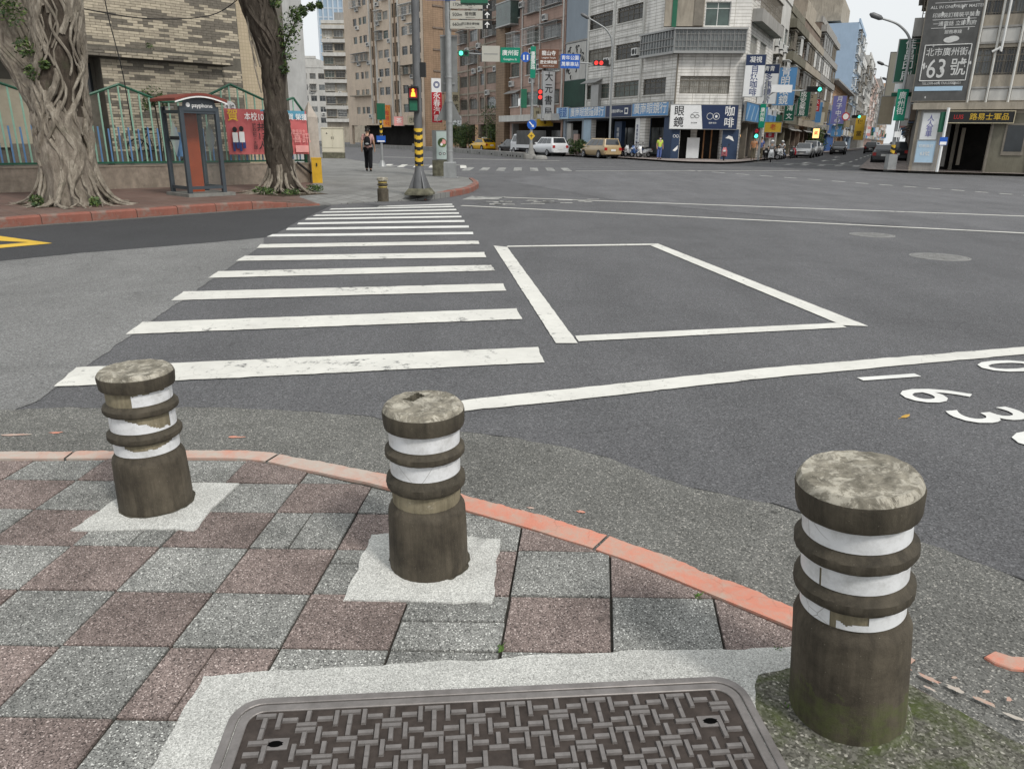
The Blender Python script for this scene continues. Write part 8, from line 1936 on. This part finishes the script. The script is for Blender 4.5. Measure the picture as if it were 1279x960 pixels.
car('sedan', 'car_black', 'black sedan in front of the white truck on the far lane', -0.3, 87.5, -27); t = car('sedan', 'car_yellow', 'yellow taxi leading the queue behind the median', -4.0, 97.0, -30, name='taxi', cat='taxi'); part('roof_sign', 'plate_white', t, (-0.55, -0.25, -0.3, 0.3, 1.46, 1.6))
car('sedan', 'car_white', 'small white car far down the left road by the orange sign', -26.0, 148.0, -35); car('sedan', 'car_dark', 'dark sedan seen from behind at the right kerb of the right hand street', 28.7, 60.6, 26); car('suv', 'car_dark', 'dark car just ahead of the dark sedan at the right kerb', 33.0, 67.5, 26)
t = car('sedan', 'car_yellow', 'taxi with lit roof sign coming towards the camera in the right hand street', 46.4, 112.5, 206, name='taxi', cat='taxi'); part('roof_sign', 'lamp_white', t, (-0.55, -0.25, -0.3, 0.3, 1.46, 1.6)); car('suv', 'car_black', 'black car driving away in the middle of the right hand street', 53.2, 117, 26)
car('sedan', 'car_silver', 'nearest silver car parked on the left of the right hand street', 29.6, 80.0, 206); car('suv', 'car_silver', 'second silver car parked behind the nearest silver one', 32.9, 87.0, 206); car('sedan', 'car_white', 'white car third in the parked row of the right hand street', 35.8, 93.5, 206)
for k, (x, y, h, c, kd, lab) in enumerate([(53.5, 130, 206, 'car_white', 'van', 'white van queuing behind the oncoming taxi'), (57.5, 138, 206, 'car_silver', 'suv', 'silver car beyond the white van in the far street'), (62.0, 150, 206, 'car_white', 'sedan', 'white car farther back in the oncoming lane'), (61.8, 136, 26, 'car_red', 'sedan', 'reddish car driving away far down the street'), (70, 152, 26, 'car_white', 'van', 'white van driving away far down the street'), (43, 104, 206, 'car_dark', 'suv', 'dark car parked by the dark shrubs'), (72.5, 175, 206, 'car_silver', 'van', 'last silver van visible at the far end of the street')]): car(kd, c, lab, x, y, h)
# small truck with a dark box
tk = thing('truck', 'small white truck with a dark covered bed behind the white sport utility car', 'truck', (1.3, 80.5, -0.012)); tk.rotation_euler = (0, 0, PI / 2 + math.radians(26))
mb = MB(); mb.prism([(1.0, -0.82), (2.4, -0.82), (2.5, -0.7), (2.5, 0.7), (2.4, 0.82), (1.0, 0.82)], 0.4, 1.15, 0, 0.05); mb.v += [(1.0, -0.8, 1.15), (2.42, -0.78, 1.15), (2.42, 0.78, 1.15), (1.0, 0.8, 1.15), (1.05, -0.68, 1.95), (1.85, -0.66, 1.95), (1.85, 0.66, 1.95), (1.05, 0.68, 1.95)]; n0 = len(mb.v) - 8
for q in ((0, 1, 5, 4), (1, 2, 6, 5), (2, 3, 7, 6), (3, 0, 4, 7), (4, 5, 6, 7)): mb.f.append(tuple(n0 + i for i in q)); mb.m.append(0)
mb.build('cab', 'car_white', tk, fixn=True); part('box', 'poster_dark', tk, (-2.3, 0.92, -0.86, 0.86, 0.95, 2.3)); part('bed', 'car_white', tk, (-2.35, 0.95, -0.88, 0.88, 0.62, 0.94)); part('chassis', 'trim_black', tk, (-2.2, 2.2, -0.5, 0.5, 0.35, 0.6)); mb = MB(); mb.quad((2.36, -0.6, 1.25), (2.36, 0.6, 1.25), (1.95, 0.55, 1.85), (1.95, -0.55, 1.85)); mb.build('windscreen', 'car_glass', tk)
for s_ in (-1, 1): mb = MB(); mb.quad((1.15, s_ * 0.81, 1.22), (2.1, s_ * 0.81, 1.22), (1.8, s_ * 0.71, 1.82), (1.18, s_ * 0.71, 1.82)); mb.build('side_window', 'car_glass', tk)
wm, rm = wheel_mesh()
for xx in (-1.5, 1.6):
    for s_ in (-1, 1): w_ = put('wheel', wm, tk, (xx, s_ * 0.76, 0.32)); put('rim', rm, w_)
part('tail_light', 'tail_red', tk, (-2.37, -2.351, -0.8, -0.6, 0.66, 0.8)); part('tail_light', 'tail_red', tk, (-2.37, -2.351, 0.6, 0.8, 0.66, 0.8))
# ---------------------------------------------------------------- scooters
def scooter(col, label, x, y, head, z=0.0, group='scooters'):
    t = thing('scooter', label, 'scooter', (x, y, z), 0, group); t.rotation_euler = (0, 0.0, PI / 2 - math.radians(head))
    for xx in (-0.6, 0.62):
        mb = MB(); mb.tube([(xx + 0.2 * math.cos(a), 0, 0.24 + 0.2 * math.sin(a)) for a in [2 * PI * q / 16 for q in range(17)]], 0.05, 6, caps=False); w_ = mb.build('wheel', 'tyre', t, smooth=True)
        mb = MB(); mb.tube([(xx, -0.03, 0.24), (xx, 0.03, 0.24)], 0.13, 12); mb.build('rim', 'rim_metal', w_)
    def loft(name, rows, mat):
        mb = MB(); n = 10
        for (px, hw, z0, z1) in rows:
            for k in range(n): a = 2 * PI * k / n; mb.v.append((px, hw * math.cos(a), (z0 + z1) / 2 + (z1 - z0) / 2 * math.sin(a)))
        for i in range(len(rows) - 1):
            for k in range(n): j = (k + 1) % n; mb.f.append((i * n + k, (i + 1) * n + k, (i + 1) * n + j, i * n + j)); mb.m.append(0)
        mb.f.append(tuple(range(n))); mb.f.append(tuple(reversed(range((len(rows) - 1) * n, len(rows) * n)))); mb.m += [0, 0]
        return mb.build(name, mat, t, smooth=True, fixn=True)
    loft('rear_body', [(-0.95, 0.05, 0.6, 0.72), (-0.8, 0.15, 0.5, 0.74), (-0.4, 0.19, 0.36, 0.74), (-0.1, 0.17, 0.3, 0.7), (0.0, 0.1, 0.3, 0.5)], col); loft('seat', [(-0.85, 0.1, 0.74, 0.82), (-0.5, 0.17, 0.72, 0.84), (-0.1, 0.14, 0.7, 0.79), (0.02, 0.06, 0.7, 0.75)], 'trim_black')
    part('floor_board', 'trim_black', t, (-0.05, 0.4, -0.17, 0.17, 0.28, 0.34)); mb = MB(); mb.v += [(0.36, -0.22, 0.3), (0.36, 0.22, 0.3), (0.44, 0.2, 0.72), (0.44, -0.2, 0.72), (0.5, -0.16, 0.35), (0.5, 0.16, 0.35), (0.62, 0.1, 0.72), (0.62, -0.1, 0.72), (0.4, -0.1, 0.98), (0.4, 0.1, 0.98)]
    for q in ((0, 1, 2, 3), (4, 7, 6, 5), (0, 3, 7, 4), (1, 5, 6, 2), (0, 4, 5, 1), (3, 2, 9, 8), (7, 8, 9, 6), (3, 8, 7), (2, 6, 9)): mb.f.append(q); mb.m.append(0)
    mb.build('front_shield', col, t, fixn=True); part('headlight', 'head_clear', t, (0.62, 0.66, -0.09, 0.09, 0.66, 0.78)); part('tail_light', 'tail_red', t, (-0.97, -0.93, -0.08, 0.08, 0.62, 0.7)); part('number_plate', 'plate_white', t, (-0.96, -0.94, -0.12, 0.12, 0.44, 0.58))
    mb = MB(); mb.tube([(0.62, 0, 0.24), (0.5, 0, 0.7), (0.4, 0, 0.98)], 0.035, 8); mb.tube([(0.32, -0.34, 1.02), (0.4, -0.15, 1.0), (0.4, 0.15, 1.0), (0.32, 0.34, 1.02)], 0.02, 6); mb.build('handlebar', 'trim_black', t)
    for s_ in (-1, 1): mb = MB(); mb.tube([(0.4, s_ * 0.22, 1.0), (0.42, s_ * 0.28, 1.16)], 0.008, 5); mb.tube([(0.42, s_ * 0.28, 1.12), (0.42, s_ * 0.28, 1.22)], 0.045, 8); mb.build('mirror', 'trim_black', t)
    mb = MB(); mb.lathe([(0.2, 0), (0.2, 0.02)], 3); loft('front_fender', [(0.42, 0.05, 0.36, 0.46), (0.6, 0.07, 0.42, 0.5), (0.8, 0.05, 0.34, 0.42)], col)
    return t
scooter('car_pink', 'pink scooter parked at the kerb of the coffee corner', 15.9, 59.3, 195, 0.11)
for k, (c, lab) in enumerate([('car_red', 'red scooter leftmost in the row under the optician arcade'), ('car_white', 'white scooter second in the row under the arcade'), ('car_blue', 'blue scooter third in the row under the arcade'), ('car_white', 'white scooter rightmost in the row under the arcade')]):
    x, y = along((6.688, 76.37), 155, 8.0 + 1.05 * k + (0.6 if k else 0), 1.0); scooter(c, lab, x, y, 215 + 6 * k, 0.12)
for k, (c, lab) in enumerate([('car_black', 'black scooter parked beside the waiting walkers'), ('car_dark', 'dark scooter parked in front of the nearest silver car'), ('car_red', 'red scooter beside the silver cars')]): scooter(c, lab, *[(21.3, 66.0), (26.6, 75.0), (27.6, 77.2)][k], 206, 0.0)
for k, (c, lab) in enumerate([('car_dark', 'dark scooter parked nearest the corner along the left bank'), ('car_white', 'white scooter parked between dark ones along the left bank'), ('car_black', 'black scooter parked just past the white one'), ('car_blue', 'blue scooter at the end of the left bank row')]): scooter(c, lab, *along(LB, 26.3, 7.0 + 1.7 * k, 1.6), 120 + 8 * k, 0.0)
# ---------------------------------------------------------------- people
plain('cloth_pink', (0.5, 0.3, 0.27), 0.85, 0.1, var=0.15, scale=12); plain('cloth_black', (0.016, 0.016, 0.018), 0.85, 0.1, var=0.3, scale=12); plain('cloth_grey', (0.3, 0.3, 0.3), 0.85, 0.1, var=0.15, scale=12); plain('cloth_blue', (0.1, 0.14, 0.33), 0.85, 0.1, var=0.15, scale=12); plain('cloth_lime', (0.5, 0.62, 0.1), 0.8, 0.1, var=0.1, scale=12); plain('cloth_khaki', (0.16, 0.14, 0.1), 0.85, 0.1, var=0.15, scale=12); plain('cloth_orange', (0.5, 0.24, 0.12), 0.85, 0.1, var=0.2, scale=12); plain('cloth_white', (0.65, 0.65, 0.65), 0.85, 0.1, var=0.1, scale=12); plain('hair_black', (0.012, 0.01, 0.009), 0.5, 0.3); plain('mask_white', (0.75, 0.76, 0.78), 0.8)
def person(label, x, y, head, kind, shirt, trousers, z=0.13, s=1.0, helmet=None, mask=False):
    t = thing('person', label, 'person', (x, y, z), 0); t.rotation_euler = (0, 0, -math.radians(head)); t.scale = (s, s, s)
    M = FIG[kind]; J = M['J']
    def add(k, mat, parent=None, name=None):
        me = M[k].copy(); me.materials.append(MATS[mat]); me.polygons.foreach_set('use_smooth', [True] * len(me.polygons)); return put(name or k, me, parent or t)
    b_ = add('body', 'skin_tone'); add('shirt', shirt); add('trousers', trousers)
    for q in 'lr': add('shoe_' + q, 'cloth_black', name='shoe')
    if helmet:
        c = J['brow']; mb = MB(); mb.lathe([(0.125, -0.04), (0.135, 0.02), (0.12, 0.08), (0.08, 0.125), (0.02, 0.145)], 18, c=(c[0], c[1] - 0.01, c[2])); h_ = mb.build('helmet', helmet, t, smooth=True); part('visor', 'car_glass', h_, (c[0] - 0.1, c[0] + 0.1, c[1] + 0.1, c[1] + 0.125, c[2] - 0.03, c[2] + 0.03))
    else: add('hair', 'hair_black')
    bx, by, bz = J['brow'][:3]
    for q in (-1, 1):
        mb = MB(); mb.lathe([(0.012, -0.006), (0.014, 0), (0.012, 0.006)], 8, c=(bx + q * 0.034, by + 0.082, bz - 0.012)); mb.build('eye', 'print_black', b_); mb = MB(); mb.tube([(bx + q * 0.088, by - 0.005, bz - 0.05), (bx + q * 0.098, by - 0.01, bz - 0.005)], 0.014, 6); mb.build('ear', 'skin_tone', b_)
    if mask: jx, jy, jz = J['jaw'][:3]; mb = MB(); mb.lathe([(0.05, -0.035), (0.06, 0), (0.05, 0.04)], 12, c=(jx, jy + 0.045, jz)); mb.build('face_mask', 'mask_white', t, smooth=True)
    else: jx, jy, jz = J['jaw'][:3]; part('mouth', 'print_pink', b_, (jx - 0.022, jx + 0.022, jy + 0.06, jy + 0.07, jz - 0.012, jz - 0.002))
    return t
pd = person('person in pink shirt and black trousers walking away with a black backpack', -6.2, 32.9, -4, 'walk', 'cloth_pink', 'cloth_black', 0.13, 1.02)
bp = thing('backpack', 'small black backpack on the back of the person walking away', 'backpack', (-6.2, 32.9, 0.13), math.radians(4))
me = skin_mesh('bag_body', {'a': (0, -0.2, 1.02, (0.15, 0.08)), 'b': (0, -0.21, 1.16, (0.155, 0.085)), 'c': (0, -0.19, 1.34, (0.13, 0.07)), 'd': (0, -0.17, 1.42, (0.08, 0.05))}, [('a', 'b'), ('b', 'c'), ('c', 'd')], None); me.materials.append(MATS['cloth_black']); me.polygons.foreach_set('use_smooth', [True] * len(me.polygons)); put('bag_body', me, bp)
for q in (-1, 1): mb = MB(); mb.tube([(q * 0.07, -0.18, 1.42), (q * 0.11, -0.12, 1.5), (q * 0.12, 0.02, 1.5), (q * 0.13, 0.13, 1.35), (q * 0.15, 0.08, 1.15), (q * 0.12, -0.15, 1.06)], 0.02, 6); mb.build('strap', 'cloth_black', bp)
me = skin_mesh('pocket', {'a': (0, -0.3, 1.06, (0.1, 0.025)), 'b': (0, -0.3, 1.16, (0.1, 0.025))}, [('a', 'b')], None); me.materials.append(MATS['cloth_grey']); put('pocket', me, bp)
person('person in a lime safety vest standing on the optician corner', 11.2, 60.6, 170, 'stand', 'cloth_lime', 'cloth_blue', 0.12, 0.97, mask=True); person('person in orange patterned top waiting at the coffee corner', 19.1, 62.6, 200, 'stand', 'cloth_orange', 'cloth_khaki', 0.12, 0.98); person('person in blue shirt waiting beside the one in orange', 19.75, 62.9, 195, 'stand', 'cloth_blue', 'cloth_khaki', 0.12, 1.0)
for k, (x, y, h, c, sh, lab) in enumerate([(20.1, 61.2, 198, 'car_white', 'cloth_grey', 'helmeted rider in grey on a white scooter nearing the junction'), (24.2, 71.0, 206, 'car_white', 'cloth_white', 'helmeted rider in white on a scooter further up the street')]):
    scooter(c, ['white scooter ridden towards the junction by the rider in grey', 'white scooter under the rider in white further up the street'][k], x, y, h); person(lab, x, y, h, 'ride', sh, 'cloth_black', 0.0, 1.0, 'car_white', True)
